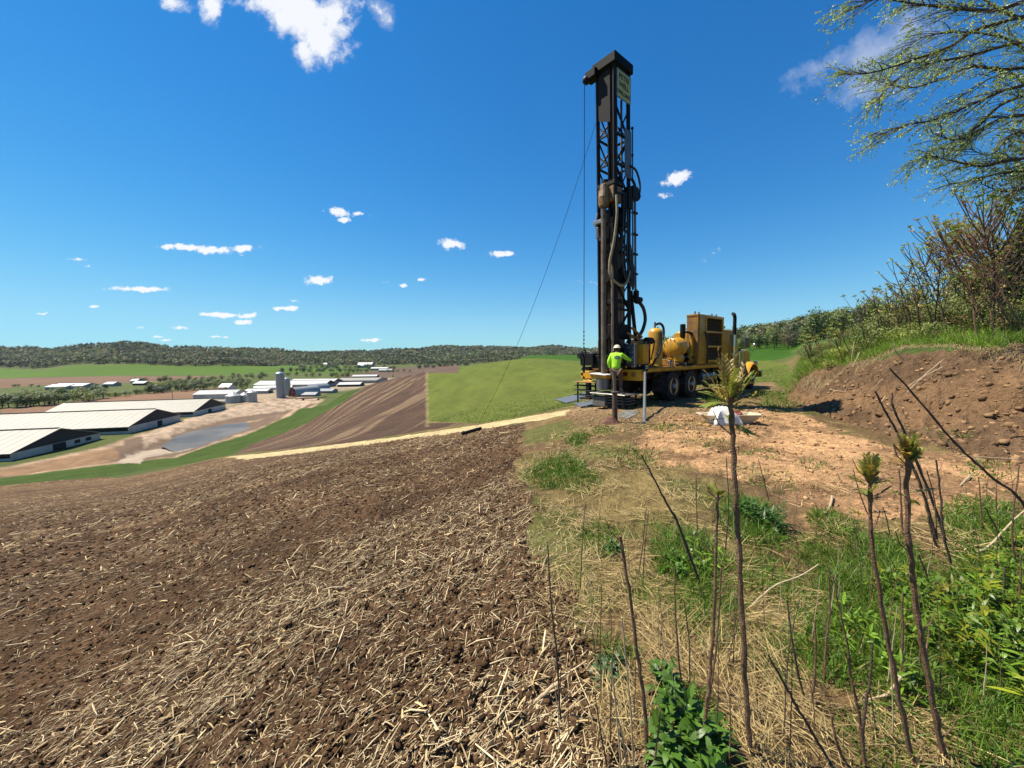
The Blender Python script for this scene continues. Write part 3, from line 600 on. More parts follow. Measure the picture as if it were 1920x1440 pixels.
# -- grass. Density from hand placed patches (photo pixels) laid on the ground
def patches(lst, x, y):
    A_ = np.arctan2(x, y); L_ = np.log(np.hypot(x, y)); d = np.zeros(x.shape)
    for (px, py, rx, ry, s) in lst:
        a, b_, c = G(px, py), G(px + rx, py), G(px, py - ry)
        ra = abs(math.atan2(b_.x, b_.y) - math.atan2(a.x, a.y)); rl = abs(math.log(math.hypot(c.x, c.y)) - math.log(math.hypot(a.x, a.y))) + .01
        q = ((A_ - math.atan2(a.x, a.y)) / ra) ** 2 + ((L_ - math.log(math.hypot(a.x, a.y))) / rl) ** 2
        d = np.maximum(d, s * np.clip(1.35 - q, 0, 1))
    return d
GREEN = [(1240,800,40,6,.3),(1330,830,50,8,.25),(1420,850,50,8,.25),(1520,870,40,10,.2),(1045,885,55,26,1),(1090,905,40,20,.7),(1085,825,24,12,.8),(1130,808,18,8,.5),(1400,975,60,38,1),(1425,1000,50,30,1),(1290,1050,75,55,.9),(1440,1080,80,40,.6),(1330,1150,90,60,.55),(1120,1010,40,28,.5),(1135,1030,26,20,.7),
 (1060,970,25,14,.4),(1140,1230,60,30,.45),(1210,1110,40,35,.35),(1460,755,45,14,.5),(1450,742,45,10,.6),(1340,748,22,10,.8),(1560,985,50,22,.8),(1540,1040,60,35,.5),(1660,1060,100,55,.9),(1640,1150,150,85,1),(1560,1220,90,60,.7),(1700,1240,120,90,.9),
 (1850,985,110,45,.8),(1860,1080,110,70,.9),(1840,1260,130,150,1),(1660,1400,110,60,.35),(1290,1380,70,80,.8),(1850,880,60,16,.25),(1010,860,40,10,.25),(1180,860,60,20,.3),(1440,900,60,18,.12),(1240,980,60,20,.2),(1780,820,50,14,.25),(1100,1120,40,40,.2),(1450,1230,60,50,.45),(1500,1130,50,40,.6)]
n = 270000
x, y, r = inview_pts(n, 1.15, 22, -2, 57, 1.0)
dn = patches(GREEN, x, y) * (.35 + 1.1 * fbm(x * 4, y * 4, 401, 3)) * (1 - .85 * gmask('plough', x, y))
keep = rng.random(n) < dn * np.clip(r / 3, .4, 1) * 1.3; x, y, r, dn = x[keep], y[keep], r[keep], dn[keep]; n = len(x)
lg = rng.uniform(.04, .15, n) * (.6 + .6 * dn) * np.clip(r / 9, 1, 1.8); tuft = fbm(x * 2.5, y * 2.5, 402, 2)
D = rdir(n, None, rng.uniform(.5, 1.45, n)); D = D + np.stack([np.sin(tuft * 20), np.cos(tuft * 20), 0 * tuft], -1) * .25
v, f, k = strips(np.stack([x, y, hz(x, y) - .004], -1), D, norm(rng.normal(0, 1, (n, 3)) + [0, 0, .8]), lg * (.7 + tuft), rng.uniform(.0025, .0055, n) * np.clip(r / 3.2, 1, 3.4), (.9, 1, .7, .1), rng.uniform(.05, .6, n))
hue = rng.random((n, 1)); gc = (C3(.155, .27, .016) * hue + C3(.055, .15, .010) * (1 - hue)) * rng.uniform(.7, 1.25, (n, 1)); yel = rng.random(n) < .07; gc[yel] = C3(.30, .27, .09)
grass_m = fol('grass', .3)
tag(npmesh('grass', v, f, grass_m, np.repeat(gc, k, axis=0)), kind='stuff')
# -- dead tangled grass between ploughing and dirt
DRY = [(1230,835,90,18,.8),(1300,815,80,12,.6),(1400,885,80,16,.5),(1170,800,60,12,.6),(1560,905,70,14,.35),(1010,1000,40,60,.7),(1030,1150,50,50,.6),(1070,1290,60,60,.6),(985,900,30,30,.5),(1080,960,90,50,.9),(1200,930,120,40,.7),(1050,1050,60,60,.9),(1150,1100,120,80,1),(1250,1180,140,100,1),(1180,1330,110,110,.75),(1350,1040,100,60,.6),(1400,1220,120,110,.9),(1480,1380,150,110,1),(1060,850,50,25,.6),(1180,870,90,25,.5),
 (1100,820,80,20,.5),(1160,835,60,14,.5),(1600,1030,150,40,.5),(1700,1380,140,80,.9),(1820,1150,130,80,.4),(1500,1000,60,30,.3),(1450,1120,80,50,.7),(1780,1010,120,26,.5),(1260,800,80,12,.3)]
n = 230000
x, y, r = inview_pts(n, 1.15, 16, -4, 57)
dn = patches(DRY, x, y) * (.4 + 1.0 * fbm(x * 3, y * 3, 411, 3)) * (1 - .25 * gmask('plough', x, y)) * (1 - .35 * gmask('dirt', x, y))
keep = rng.random(n) < dn * np.clip(r / 4, .3, 1) * .62 * sstep(.36, .58, fbm(x * 1.9, y * 1.9, 413, 4)); x, y, r = x[keep], y[keep], r[keep]; n = len(x)
sw = fbm(x * 1.2, y * 1.2, 412, 3) * 14; az = sw + rng.normal(0, .7, n)
v, f, k = strips(np.stack([x, y, hz(x, y) + rng.uniform(0, .03, n)], -1), rdir(n, az, rng.normal(.12, .25, n)), norm(rng.normal(0, .6, (n, 3)) + [0, 0, 1]), rng.uniform(.05, .22, n) * np.clip(r / 8, 1, 1.5), rng.uniform(.0016, .0040, n) * np.clip(r / 2.8, 1, 3), (.8, 1, .7, .2), rng.uniform(0, .25, n))
tn = rng.random((n, 1)); dc = (C3(.52, .41, .19) * tn + C3(.24, .17, .075) * (1 - tn)) * rng.uniform(.7, 1.2, (n, 1))
tag(npmesh('dry_grass', v, f, straw_m, np.repeat(dc, k, axis=0)), kind='stuff')
# -- coarse litter and green blades further out: edge of the meadow, the pad, the crest of the bank
n = 60000; x, y, r = inview_pts(n, 8, 45, -12, 40, 1.3); g_ = gmask('mead', x, y) + .35 * gmask('pad', x, y) * (fbm(x, y, 420, 3) > .55)
keep = rng.random(n) < g_ * .7; x, y, r = x[keep], y[keep], r[keep]; n = len(x)
v, f, k = strips(np.stack([x, y, hz(x, y) - .01], -1), rdir(n, None, rng.uniform(.6, 1.4, n)), norm(rng.normal(0, 1, (n, 3)) + [0, 0, .8]), rng.uniform(.06, .16, n), rng.uniform(.006, .012, n) * r / 12, (1, .9, .2), .2)
tag(npmesh('meadow_grass', v, f, grass_m, np.repeat((C3(.15, .22, .04) * rng.uniform(.6, 1.25, (n, 1))), k, axis=0)), kind='stuff')
# -- broad leaved weeds in the bottom right corner
WEED = [(1850,1290,150,170,1),(1900,1130,90,60,.8),(1760,1420,70,60,.5),(1690,1330,50,60,.35),(1600,1190,60,40,.25),(1900,1010,60,30,.4),(1300,1060,40,26,.5),(1700,1150,70,50,.5),(1840,960,70,24,.3),(1760,1240,60,60,.6)]
def weed_leaves(x, y, h, nl, Lr, Wr, cols):
    """upright shoots at x, y with nl lance shaped leaves each"""
    m = len(x); X_ = np.repeat(x, nl); Y_ = np.repeat(y, nl); hh = np.repeat(h, nl); q = rng.random(m * nl)
    az = rng.random(m * nl) * 6.283; el = rng.uniform(.15, 1.25, m * nl) * (.5 + .6 * q)
    P0 = np.stack([X_ + rng.normal(0, .008, m * nl), Y_ + rng.normal(0, .008, m * nl), hz(X_, Y_) + hh * (.1 + .9 * q)], -1)
    D = rdir(m * nl, az, el); Nn = norm(np.cross(np.cross(D, [0, 0, 1.0]), D) + rng.normal(0, .25, (m * nl, 3)))
    v, f, k = strips(P0, D, Nn, rng.uniform(*Lr, m * nl) * (1.1 - .4 * q), rng.uniform(*Wr, m * nl), (.15, .85, 1, .7, .05), rng.uniform(.1, .6, m * nl))
    c = np.repeat(cols * rng.uniform(.75, 1.3, (m, 1)), nl, axis=0) * rng.uniform(.8, 1.2, (m * nl, 1))
    sv, sf, sk = strips(np.stack([x, y, hz(x, y) - .01], -1), rdir(m, None, 1.4 + 0 * x), norm(rng.normal(0, 1, (m, 3))), h * 1.05, .006, (1, .8, .5), 0.0)
    return pack([(v, f, np.repeat(c, k, axis=0)), (sv, sf, np.repeat(np.tile(C3(.12, .16, .04), (m, 1)), sk, axis=0))])
leaf_m = fol('weed_leaf', .28, .45)
n = 17000; x, y, r = inview_pts(n, 1.2, 6, 8, 57); keep = rng.random(n) < patches(WEED, x, y) * np.clip(r / 4, .3, 1) * .62 * sstep(.40, .58, fbm(x * 2.4, y * 2.4, 431, 3)); x, y = x[keep], y[keep]
v, f, c = weed_leaves(x, y, rng.uniform(.04, .24, len(x)), 11, (.05, .13), (.008, .020), C3(.13, .24, .016) * (.65 + .7 * rng.random((len(x), 1))) + C3(.10, .02, .0) * (rng.random((len(x), 1)) < .15))
tag(npmesh('ground_weeds', v, f, leaf_m, c), kind='stuff')
def clump(px, py, nsh, rad, h, label, Lr=(.07, .13), Wr=(.022, .036), c=(.075, .17, .018)):
    g = G(px, py); a = rng.random(nsh) * 6.283; q = np.sqrt(rng.random(nsh)) * rad
    v, f, cc = weed_leaves(g.x + q * np.cos(a), g.y + q * np.sin(a), rng.uniform(.4, 1, nsh) * h, 16, Lr, Wr, np.tile(C3(*c), (nsh, 1)))
    g.z = float(hz(g.x, g.y)); o = npmesh('leafy_weed', v - np.array([g.x, g.y, g.z]), f, leaf_m, cc); o.location = g
    return tag(o, label, 'weed')
clump(1292, 1425, 18, .14, .20, 'large clump of broad dark green leaves at the bottom edge of the picture', (.06, .12), (.020, .034))
clump(1250, 1315, 8, .07, .15, 'smaller broad-leaved weed just behind the large bottom clump', (.05, .09), (.018, .028))
clump(1150, 1265, 10, .09, .10, 'low dull green weed in dry grass right of the corn stubble', (.04, .08), (.014, .022), (.055, .12, .04))
clump(1420, 985, 30, .20, .22, 'dark green tussock at the lower edge of the orange dirt', (.09, .16), (.010, .018), (.05, .13, .014))
clump(1285, 1075, 16, .16, .12, 'green leafy weed patch below the leaning dark twig', (.05, .09), (.016, .026), (.10, .21, .018))
clump(1150, 1035, 8, .08, .10, 'small bright green weed beside dry grass left of the stem cluster', (.05, .08), (.010, .016))
# ------------------------------------------------------------------ stems, shrubs and trees
bark_m = mat('stem_bark', (.15, .078, .040), rough=.75, var=.35, scale=45, bump=.5, bscale=160, dirt=(.30, .21, .13), dirt_amt=.35)
bark_d = mat('dark_bark', (.085, .055, .04), rough=.85, var=.35, scale=30, bump=.5, bscale=90)
bark_p = mat('pale_stick', (.46, .36, .24), rough=.8, var=.25, scale=40)
bark_g = mat('tree_bark', (.075, .060, .048), rough=.9, var=.4, scale=5, bump=.7, bscale=14)
head_m = fol('young_leaf', .35, .5)
def spline(pts, n=6):
    pts = [Vector(p) for p in pts]; out = []
    for i in range(len(pts) - 1):
        p0 = pts[max(i - 1, 0)]; p1 = pts[i]; p2 = pts[i + 1]; p3 = pts[min(i + 2, len(pts) - 1)]
        for k in range(n):
            t = k / n; out.append(.5 * ((2 * p1) + (p2 - p0) * t + (2 * p0 - 5 * p1 + 4 * p2 - p3) * t * t + (3 * p1 - p0 - 3 * p2 + p3) * t ** 3))
    return out + [pts[-1]]
def stem_mesh(mb, pts, r0, r1, n=6, knob=.0, sides=8):
    c = spline(pts, n); m = len(c)
    rs = [r0 + (r1 - r0) * i / (m - 1) for i in range(m)]
    if knob:
        for i in range(2, m - 1): rs[i] *= 1 + (knob if i % 4 == 1 else -knob * .2) * random.random()
        c = [p + Vector((random.uniform(-1, 1), random.uniform(-1, 1), 0)) * r0 * .35 * (0 < i < m - 1) for i, p in enumerate(c)]
        for i in range(3, m - 1, 3):     # leaf scars
            a = random.uniform(0, 6.28); d = Vector((math.cos(a), math.sin(a), .35)); q = c[i] + d * rs[i] * .75
            mb.tube([q, q + d * r0 * .55], [r0 * .42, r0 * .18], 5)
            if random.random() < .22: mb.tube([q, q + d * r0 * 4 + Vector((0, 0, r0 * 2)), q + d * r0 * 6 + Vector((0, 0, r0 * 6))], [r0 * .28, r0 * .22, r0 * .14], 5)
    mb.tube(c, rs, sides)
    return c
def frond(P0, D, L, nl=8, lw=.008, ll=.038, droop=.35):
    """compound leaf: opposite leaflets along a drooping midrib"""
    D = D.normalized(); pts = []; parts = []
    side = D.cross(Vector((0, 0, 1))).normalized() if abs(D.z) < .95 else Vector((1, 0, 0))
    PP, DD, NN, LL = [], [], [], []
    for k in range(nl):
        s = .25 + .75 * k / (nl - 1); p = P0 + D * L * s - Vector((0, 0, 1)) * droop * L * s * s
        t = (D - Vector((0, 0, 1)) * 2 * droop * s).normalized(); nn = side.cross(t)
        for sg in (-1, 1):
            d = (t * 1.1 + side * sg * .6 + nn * random.uniform(-.1, .35)).normalized()
            PP.append(p); DD.append(d); NN.append(nn + side * sg * -.4); LL.append(ll * (1.05 - .55 * abs(s - .6)) * random.uniform(.8, 1.15))
    v, f, k = strips(np.array(PP), np.array(DD), np.array(NN), np.array(LL), lw, (.2, 1, .85, .05), .25)
    base_ = P0; rv, rf, rk = strips(np.array([P0]), np.array([D]), np.array([side.cross(D)]), L, .004, (1, .8, .6, .4, .3), droop)
    return [(v, f), (rv, rf)]
def leaf_head(c, n, L, spread, parent, greens, nl=8, lw=.0075, ll=.034):
    parts = []
    for k in range(n):
        a = 6.283 * k / n * 1.618 + random.uniform(-.3, .3); e = random.uniform(*spread)
        d = Vector((math.cos(a) * math.cos(e), math.sin(a) * math.cos(e), math.sin(e)))
        col_ = np.array(random.choice(greens)) * random.uniform(.8, 1.2)
        for (v, f) in frond(c + Vector((0, 0, random.uniform(-.05, .01))), d, L * random.uniform(.6, 1.1), nl, lw, ll, random.choice((-.25, -.1, .1, .3))):
            parts.append((v, f, np.tile(col_, (len(v), 1))))
    v, f, c_ = pack(parts)
    return npmesh('leaf_tuft', v, f, head_m, c_, parent=parent)
YG = [(.30, .34, .06), (.40, .36, .08), (.24, .30, .05), (.46, .32, .08), (.30, .20, .08)]
def px_stem(name, pix, d, r0, r1, label, cat='stem', material=None, group=None, heads=(), base_in=True, tops=None, knob=.35):
    """a stem whose foot stands on the ground at its last pixel (or at depth d when the foot is below the frame)"""
    x0, y0 = pix[-1]
    if base_in: g = G(x0, y0); dd = g.y
    else: dd = d; g = P(x0, y0, dd); g.z = float(hz(g.x, g.y)) - .02
    g.z = float(hz(g.x, g.y)) - .015
    dt = dd if tops is None else tops
    pts = [g] + [P(a, b, dd + (dt - dd) * (i + 1) / max(1, len(pix) - 1)) for i, (a, b) in enumerate(reversed(pix[:-1]))]
    root = empty(name, g); tag(root, label, cat, group)
    mb = MB(); c = stem_mesh(mb, [p - g for p in pts], r0, r1, 7, knob)
    mb.build('stalk', material or bark_m, root, smooth=True)
    for (k, n, L, sp) in heads: leaf_head(c[k], n, L, sp, root, YG)
    return root, c, g
T_, ct_, gt_ = px_stem('sumac_sapling', [(1368,742),(1372,800),(1380,950),(1390,1120),(1398,1290),(1406,1470)], 1.42, .0105, .0085, 'tallest sumac stem, its big tuft of young leaves covering the truck cab', 'stem', base_in=False,
    heads=[(-1, 26, .14, (.75, 1.5)), (-2, 14, .12, (.35, 1.1)), (-4, 6, .11, (.0, .5)), (-7, 4, .09, (-.3, .3))])
px_stem('sumac_sapling', [(1703,850),(1701,960),(1712,1090),(1728,1200),(1748,1310),(1770,1470)], 1.40, .0100, .0075, 'thick sumac stem with olive leaf tuft in front of the orange dirt', 'stem', base_in=False, heads=[(-1, 22, .070, (.8, 1.5)), (-2, 10, .06, (.4, 1.2)), (-6, 3, .09, (-.2, .4))])
px_stem('sumac_sapling', [(1632,890),(1634,1000),(1652,1130),(1682,1290),(1712,1470)], 1.38, .0085, .0055, 'slimmer sumac stem with a feathery leaf tuft, left of the thick olive-tufted one', 'stem', base_in=False, heads=[(-1, 18, .062, (.7, 1.5)), (-3, 7, .06, (.3, .9)), (-5, 3, .07, (-.2, .4))])
px_stem('sumac_sapling', [(1345,925),(1343,1040),(1335,1220),(1324,1340),(1315,1470)], 1.42, .0075, .0045, 'brown stem with a small budding tip, just left of the tallest sumac stem', 'stem', base_in=False, heads=[(-1, 6, .04, (.3, 1.3))])
px_stem('sumac_sapling', [(1163,1005),(1178,1100),(1196,1230),(1210,1340),(1213,1470)], 1.42, .0085, .0055, 'bare brown cut-off stem rising from the bottom edge, foremost in the dry grass', 'stem', base_in=False)
px_stem('dead_twig', [(1353,1065),(1345,1190),(1332,1300),(1322,1400)], 1.6, .005, .0035, 'thin twig standing close against the brown stem with the budding tip', 'twig', base_in=False)
px_stem('leaning_branch', [(1668,690),(1725,752),(1790,830),(1860,895),(1925,958),(1990,1040)], 2.2, .0085, .004, 'long dark branch slanting across the earth bank at the right', 'branch', bark_d, base_in=False)
px_stem('leaning_branch', [(1640,733),(1662,775),(1682,812),(1730,920),(1760,1020)], 3.0, .010, .006, 'left one of two dark blunt-tipped sticks behind the olive-tufted stem', 'branch', bark_d)
px_stem('leaning_branch', [(1673,737),(1674,760),(1690,798),(1735,905),(1775,1010)], 3.0, .010, .006, 'right one of two dark blunt-tipped sticks, hooked at its top', 'branch', bark_d)
px_stem('leaning_branch', [(1202,852),(1240,925),(1275,990),(1315,1100)], 2.6, .011, .004, 'dark bare branch leaning left over the orange dirt', 'branch', bark_d)
px_stem('pale_stick', [(1775,1010),(1850,1007),(1930,1003)], 3, .009, .006, 'pale stick lying level at the right edge among green weeds', 'stick', bark_p, knob=.1)
px_stem('pale_stick', [(1925,953),(1890,985),(1845,1030),(1790,1038)], 3, .008, .005, 'pale curved stick rising to the right edge above the level one', 'stick', bark_p, knob=.1)
px_stem('pale_stick', [(1535,1058),(1500,1080),(1450,1100),(1395,1140)], 2.7, .0045, .003, 'pale stick lying slantwise in grass right of the tallest stem', 'stick', bark_p, knob=.1)
px_stem('pale_stick', [(1690,1268),(1665,1300),(1640,1310),(1610,1318)], 2, .007, .005, 'forked tan stick beside the slim sumac stem near the bottom', 'stick', bark_p, knob=.1)
px_stem('corn_stalk', [(1050,1278),(1030,1292),(1000,1306)], 2, .009, .008, 'short thick pale piece of corn stalk lying on the ploughed soil', 'stalk', bark_p, knob=.1)
BARE = [([(1098,945),(1092,1010),(1088,1103)], .0045), ([(1212,950),(1205,1020),(1196,1082)], .005), ([(1216,957),(1208,1040),(1206,1092)], .004), ([(1305,893),(1308,1000),(1316,1035)], .006), ([(1362,858),(1366,960),(1358,1042)], .0055),
 ([(1422,862),(1432,900),(1442,942)], .006), ([(1027,1022),(1033,1130),(1042,1210),(1052,1340)], .005), ([(1128,1095),(1126,1200),(1127,1330)], .0035), ([(1265,1062),(1266,1150),(1272,1230),(1282,1312)], .005), ([(1283,1130),(1292,1200),(1293,1290)], .004),
 ([(1368,1300),(1370,1370),(1366,1440)], .0035), ([(1475,1125),(1484,1190),(1492,1240),(1510,1312)], .0055), ([(1528,1162),(1529,1240),(1521,1330)], .0052), ([(1554,1062),(1556,1140),(1550,1200),(1546,1280)], .0055), ([(1562,1080),(1575,1150),(1590,1215),(1597,1262)], .0055),
 ([(1590,1235),(1600,1290),(1612,1350),(1622,1440)], .007), ([(1636,1205),(1632,1270),(1622,1330),(1616,1400)], .0055), ([(1692,1112),(1693,1200),(1690,1250),(1680,1300)], .0065), ([(1440,1228),(1470,1280),(1500,1335),(1560,1437)], .006), ([(1560,1340),(1568,1390),(1590,1440)], .006),
 ([(1722,1040),(1738,1080),(1750,1130)], .006), ([(1716,880),(1735,940),(1745,990),(1762,1032)], .010), ([(1738,882),(1752,940),(1758,1020)], .006), ([(1755,862),(1764,930),(1768,990),(1786,1072)], .0085), ([(1835,894),(1838,940),(1842,1000)], .006),
 ([(1846,950),(1868,990),(1890,1030)], .008), ([(1912,872),(1900,960),(1898,1010),(1906,1072)], .007), ([(1686,880),(1690,950),(1692,1000)], .008), ([(1600,880),(1612,925),(1628,962)], .006), ([(1116,1300),(1124,1360),(1140,1440)], .0035),
 ([(1150,1210),(1146,1300),(1144,1400)], .004), ([(1238,1330),(1232,1390),(1222,1450)], .0042), ([(1655,950),(1664,980),(1670,1010)], .005), ([(1340,900),(1344,930),(1338,975)], .005), ([(1885,1060),(1882,1110),(1890,1150)], .006), ([(1915,1040),(1912,1100),(1905,1160)], .006)]
BARE.sort(key=lambda q: q[0][-1][0])
ORD = 'first second third fourth fifth sixth seventh eighth ninth tenth eleventh twelfth thirteenth fourteenth fifteenth sixteenth seventeenth eighteenth nineteenth twentieth'.split()
for i, (pix, rad) in enumerate(BARE):
    j = len(BARE) - 1 - i; tall = abs(pix[0][1] - pix[-1][1]); hgt = 'long' if tall > 190 else 'short' if tall < 90 else 'medium-length'
    soil_ = 'on the ploughed soil' if pix[-1][0] < 1060 else 'in the grass'
    where = f'{ORD[i]} from the left' if i < 20 else f'{ORD[j]} from the right'
    px_stem('bare_twig', pix, 2, rad, rad * .55, f'{hgt} bare twig {soil_}, its foot {where} among the twigs', 'twig', bark_m if i % 3 else bark_d, 'bare twigs standing in the grass')
# -- pale dead stalks low in the front
for i, pix in enumerate([[(1166,1158),(1180,1300),(1190,1440)], [(1145,1240),(1155,1330),(1165,1440)], [(1160,1350),(1170,1400),(1178,1440)], [(1035,1235),(1060,1250),(1085,1255)], [(1085,1165),(1120,1166),(1160,1165)], [(1560,990),(1562,970),(1558,930)], [(1875,1150),(1884,1080),(1880,1050)]]):
    px_stem('dead_stalk', pix, 2, .0035, .0028, 'thin straw-coloured dead stalk in the dry grass', 'stalk', bark_p, 'dead straw-coloured stalks', knob=.1)

random.seed(77)
for i in range(70):
    qx = random.uniform(1040, 1915); qy = random.uniform(990, 1435) if qx < 1500 else random.uniform(960, 1435); hh = random.uniform(60, 190) * (qy / 1250) ** 1.5; sl = random.uniform(-.22, .16)
    px_stem('dead_weed', [(qx + sl * hh, qy - hh), (qx + sl * hh * .45 + random.uniform(-5, 5), qy - hh * .5), (qx, qy)], 2, random.uniform(.0018, .0036), .0012, 'very thin dead weed stem poking up out of the grass', 'weed', random.choice((bark_m, bark_d, bark_p)), 'very thin dead weed stems', knob=.2)
# ---- sumac thicket on the bank: eight models, copied
def sumac_model(h, branches, seed):
    random.seed(seed); root = empty('sumac_shrub', (0, 0, -50)); tips = []
    mb = MB(); lean = Vector((random.uniform(-.42, -.08), random.uniform(-.12, .15), 1)).normalized()
    main = [Vector((0, 0, -.05)) + lean * h * s + Vector((math.sin(s * 3 + seed) * .05, math.cos(s * 2.2 + seed) * .05, 0)) * h * .5 for s in (0, .25, .5, .75, 1)]
    r0 = .011 + .005 * h; c = stem_mesh(mb, main, r0, r0 * .4, 4, .3, 6); tips.append(c[-1])
    for k in range(branches):
        i = random.randint(len(c) // 3, len(c) - 3); a = random.uniform(0, 6.28); L = h * random.uniform(.22, .5)
        d = Vector((math.cos(a) * .75 - .35, math.sin(a) * .6, random.uniform(.45, 1.1))).normalized()
        p = c[i]; q = [p, p + d * L * .4, p + (d + Vector((0, 0, .25))).normalized() * L]
        cc_ = stem_mesh(mb, q, r0 * .55, r0 * .28, 4, .25, 5); tips.append(cc_[-1])
        if random.random() < .5:
            d2_ = (d + Vector((random.uniform(-.7, .7), random.uniform(-.7, .7), .3))).normalized(); q2 = cc_[len(cc_) // 2]; c3_ = stem_mesh(mb, [q2, q2 + d2_ * L * .3, q2 + (d2_ + Vector((0, 0, .2))) * L * .5], r0 * .35, r0 * .22, 3, .2, 5); tips.append(c3_[-1])
    mb.build('branches', bark_d if seed % 2 else bark_m, root, smooth=True)
    for tp in tips:
        col_ = np.array(random.choice([(.34, .42, .08), (.38, .34, .10), (.26, .36, .07), (.42, .32, .12)]))
        nb = random.randint(10, 17)
        PP = np.tile(np.array(tp), (nb, 1)); DD = np.array([(math.cos(a) * math.cos(e), math.sin(a) * math.cos(e), math.sin(e)) for a, e in [(6.28 * k / nb + random.uniform(-.3, .3), random.uniform(-.1, 1.2)) for k in range(nb)]])
        v, f, k = strips(PP, DD, rng.normal(0, 1, (nb, 3)) + [0, 0, .5], rng.uniform(.06, .14, nb), .024, (.4, 1, .8, .1), .2)
        npmesh('bud_tuft', v, f, head_m, np.tile(col_, (len(v), 1)), parent=root)
    return root
models = [sumac_model(*a) for a in ((.8, 0, 1), (1.0, 1, 2), (1.3, 2, 3), (1.6, 4, 4), (2.0, 7, 5), (2.4, 8, 6), (2.9, 10, 7), (3.3, 12, 8))]
used_models = set()
def put_model(k, x, y, s, rz, label, group, zoff=0.0):
    o = models[k] if k not in used_models else copy_tree(models[k]); used_models.add(k)
    o.location = (x, y, float(hz(x, y)) + zoff); o.scale = (s, s, s); o.rotation_euler = (0, 0, rz); tag(o, label, 'shrub', group)
random.seed(21)
slots = []
for i in range(92):
    px = 1515 + 420 * random.random() ** 1.15; f = (px - 1515) / 420
    crest = 15.8 + (8.2 - 15.8) * min(1, max(0, (px - 1500) / 415)) ** .8
    d = crest + .4 + random.random() * (3.0 + 3 * f); slots.append((px, d, f))
for px, d, f in slots:
    t = tcol(px); k = min(7, max(0, int(f * 7 + 1.2 + random.uniform(-2.0, 1.8)))) if px > 1600 else random.choice((0, 1, 1, 2))
    lab = 'tall branching sumac shrub with bud tufts above the right end of the bank' if k >= 6 else 'knee-to-shoulder-high sumac stem with star-shaped bud tuft on the bank top' if k < 4 else 'many-branched sumac shrub leaning left over the green grass of the bank'
    part_ = 'left end' if f < .33 else 'middle' if f < .66 else 'right end'; lab = lab.replace('above the right end of the bank', 'over the ' + part_ + ' of the bank').replace('on the bank top', 'on top of the bank, ' + part_).replace('of the bank', 'of the bank') + ('' if k in (0, 1, 2, 3) or k >= 6 else ', ' + part_)
    put_model(k, t * d, d, random.uniform(.72, 1.08), random.uniform(-.5, .5), lab, ('low sumac shrubs on the bank, ' if k < 4 else 'tall sumac shrubs on the bank, ' if k >= 6 else 'branched sumac shrubs on the bank, ') + part_)
# distinct lone sumac by the far wood and a few on the left end
o = copy_tree(models[2]); tt_ = tcol(1536); o.location = (tt_ * 20, 20, float(hz(tt_ * 20, 20))); o.scale = (1.1,) * 3; tag(o, 'lone sumac stem standing left of the thicket against the far wood', 'shrub')
if 'group' in o: del o['group']
# ---- leafy bushes on the bank edge
def leafcloud(centers, radii, n_each, size, colors, lobes=5, inner=.45, flat=.0, outward=.7, k=4):
    """clumped quads spread through ellipsoids; returns V, F, C"""
    centers = np.asarray(centers, float); radii = np.asarray(radii, float); m = len(centers)
    lc = norm(rng.normal(0, 1, (m, lobes, 3))) * rng.uniform(.35, .72, (m, lobes, 1))
    li = rng.integers(0, lobes, (m, n_each)); d = norm(rng.normal(0, 1, (m, n_each, 3))); rad = rng.uniform(inner, 1, (m, n_each, 1)) ** .6
    loc = lc[np.arange(m)[:, None], li] + d * rad * .46
    Pn = centers[:, None] + loc * radii[:, None]
    nrm = norm(norm(loc) * outward + d * .5 + rng.normal(0, .55, (m, n_each, 3))).reshape(-1, 3)
    tv = norm(np.cross(nrm, rng.normal(0, 1, nrm.shape))); bv = np.cross(nrm, tv)
    sz = (np.broadcast_to(np.asarray(size, float).reshape(-1, 1), (m, n_each)) * rng.uniform(.6, 1.35, (m, n_each))).reshape(-1, 1)
    Pn = Pn.reshape(-1, 3); V = np.stack([Pn - tv * sz, Pn - bv * sz * .6, Pn + tv * sz, Pn + bv * sz * .6], 1)
    F_ = np.arange(len(Pn) * 4).reshape(-1, 4)
    c = np.repeat(np.asarray(colors, float), n_each, axis=0) * rng.uniform(.65, 1.35, (len(Pn), 1))
    lobe_c = rng.uniform(.8, 1.2, (m, lobes)); c = c * lobe_c[np.arange(m)[:, None], li].reshape(-1, 1)
    return V.reshape(-1, 3), F_, np.repeat(c, 4, axis=0)
crown_m = fol('foliage', .25, .6, .1)
def bush_model(r, h, col_, nl, sz, stems=6):
    root = empty('leafy_bush', (0, 0, -50)); mb = MB()
    for k in range(stems):
        a = random.uniform(0, 6.28); q = Vector((math.cos(a) * r * random.uniform(.2, .8), math.sin(a) * r * random.uniform(.2, .8), h * random.uniform(.5, .95)))
        stem_mesh(mb, [Vector((q.x * .1, q.y * .1, -.1)), q * .5 + Vector((0, 0, .1)), q], .010, .004, 4, .2, 5)
    mb.build('stems', bark_m, root)
    v, f, c = leafcloud([(0, 0, h * .55)], [(r, r, h * .52)], nl, sz, [col_], 9, .2)
    npmesh('foliage', v, f, crown_m, c, parent=root); return root
bm_ = [bush_model(.55, .75, (.30, .38, .07), 900, .028), bush_model(.7, .9, (.19, .26, .06), 1000, .03), bush_model(.6, .8, (.26, .20, .08), 600, .028), bush_model(.85, 1.3, (.20, .25, .07), 1500, .032)]
random.seed(5); cnt = [0] * 4
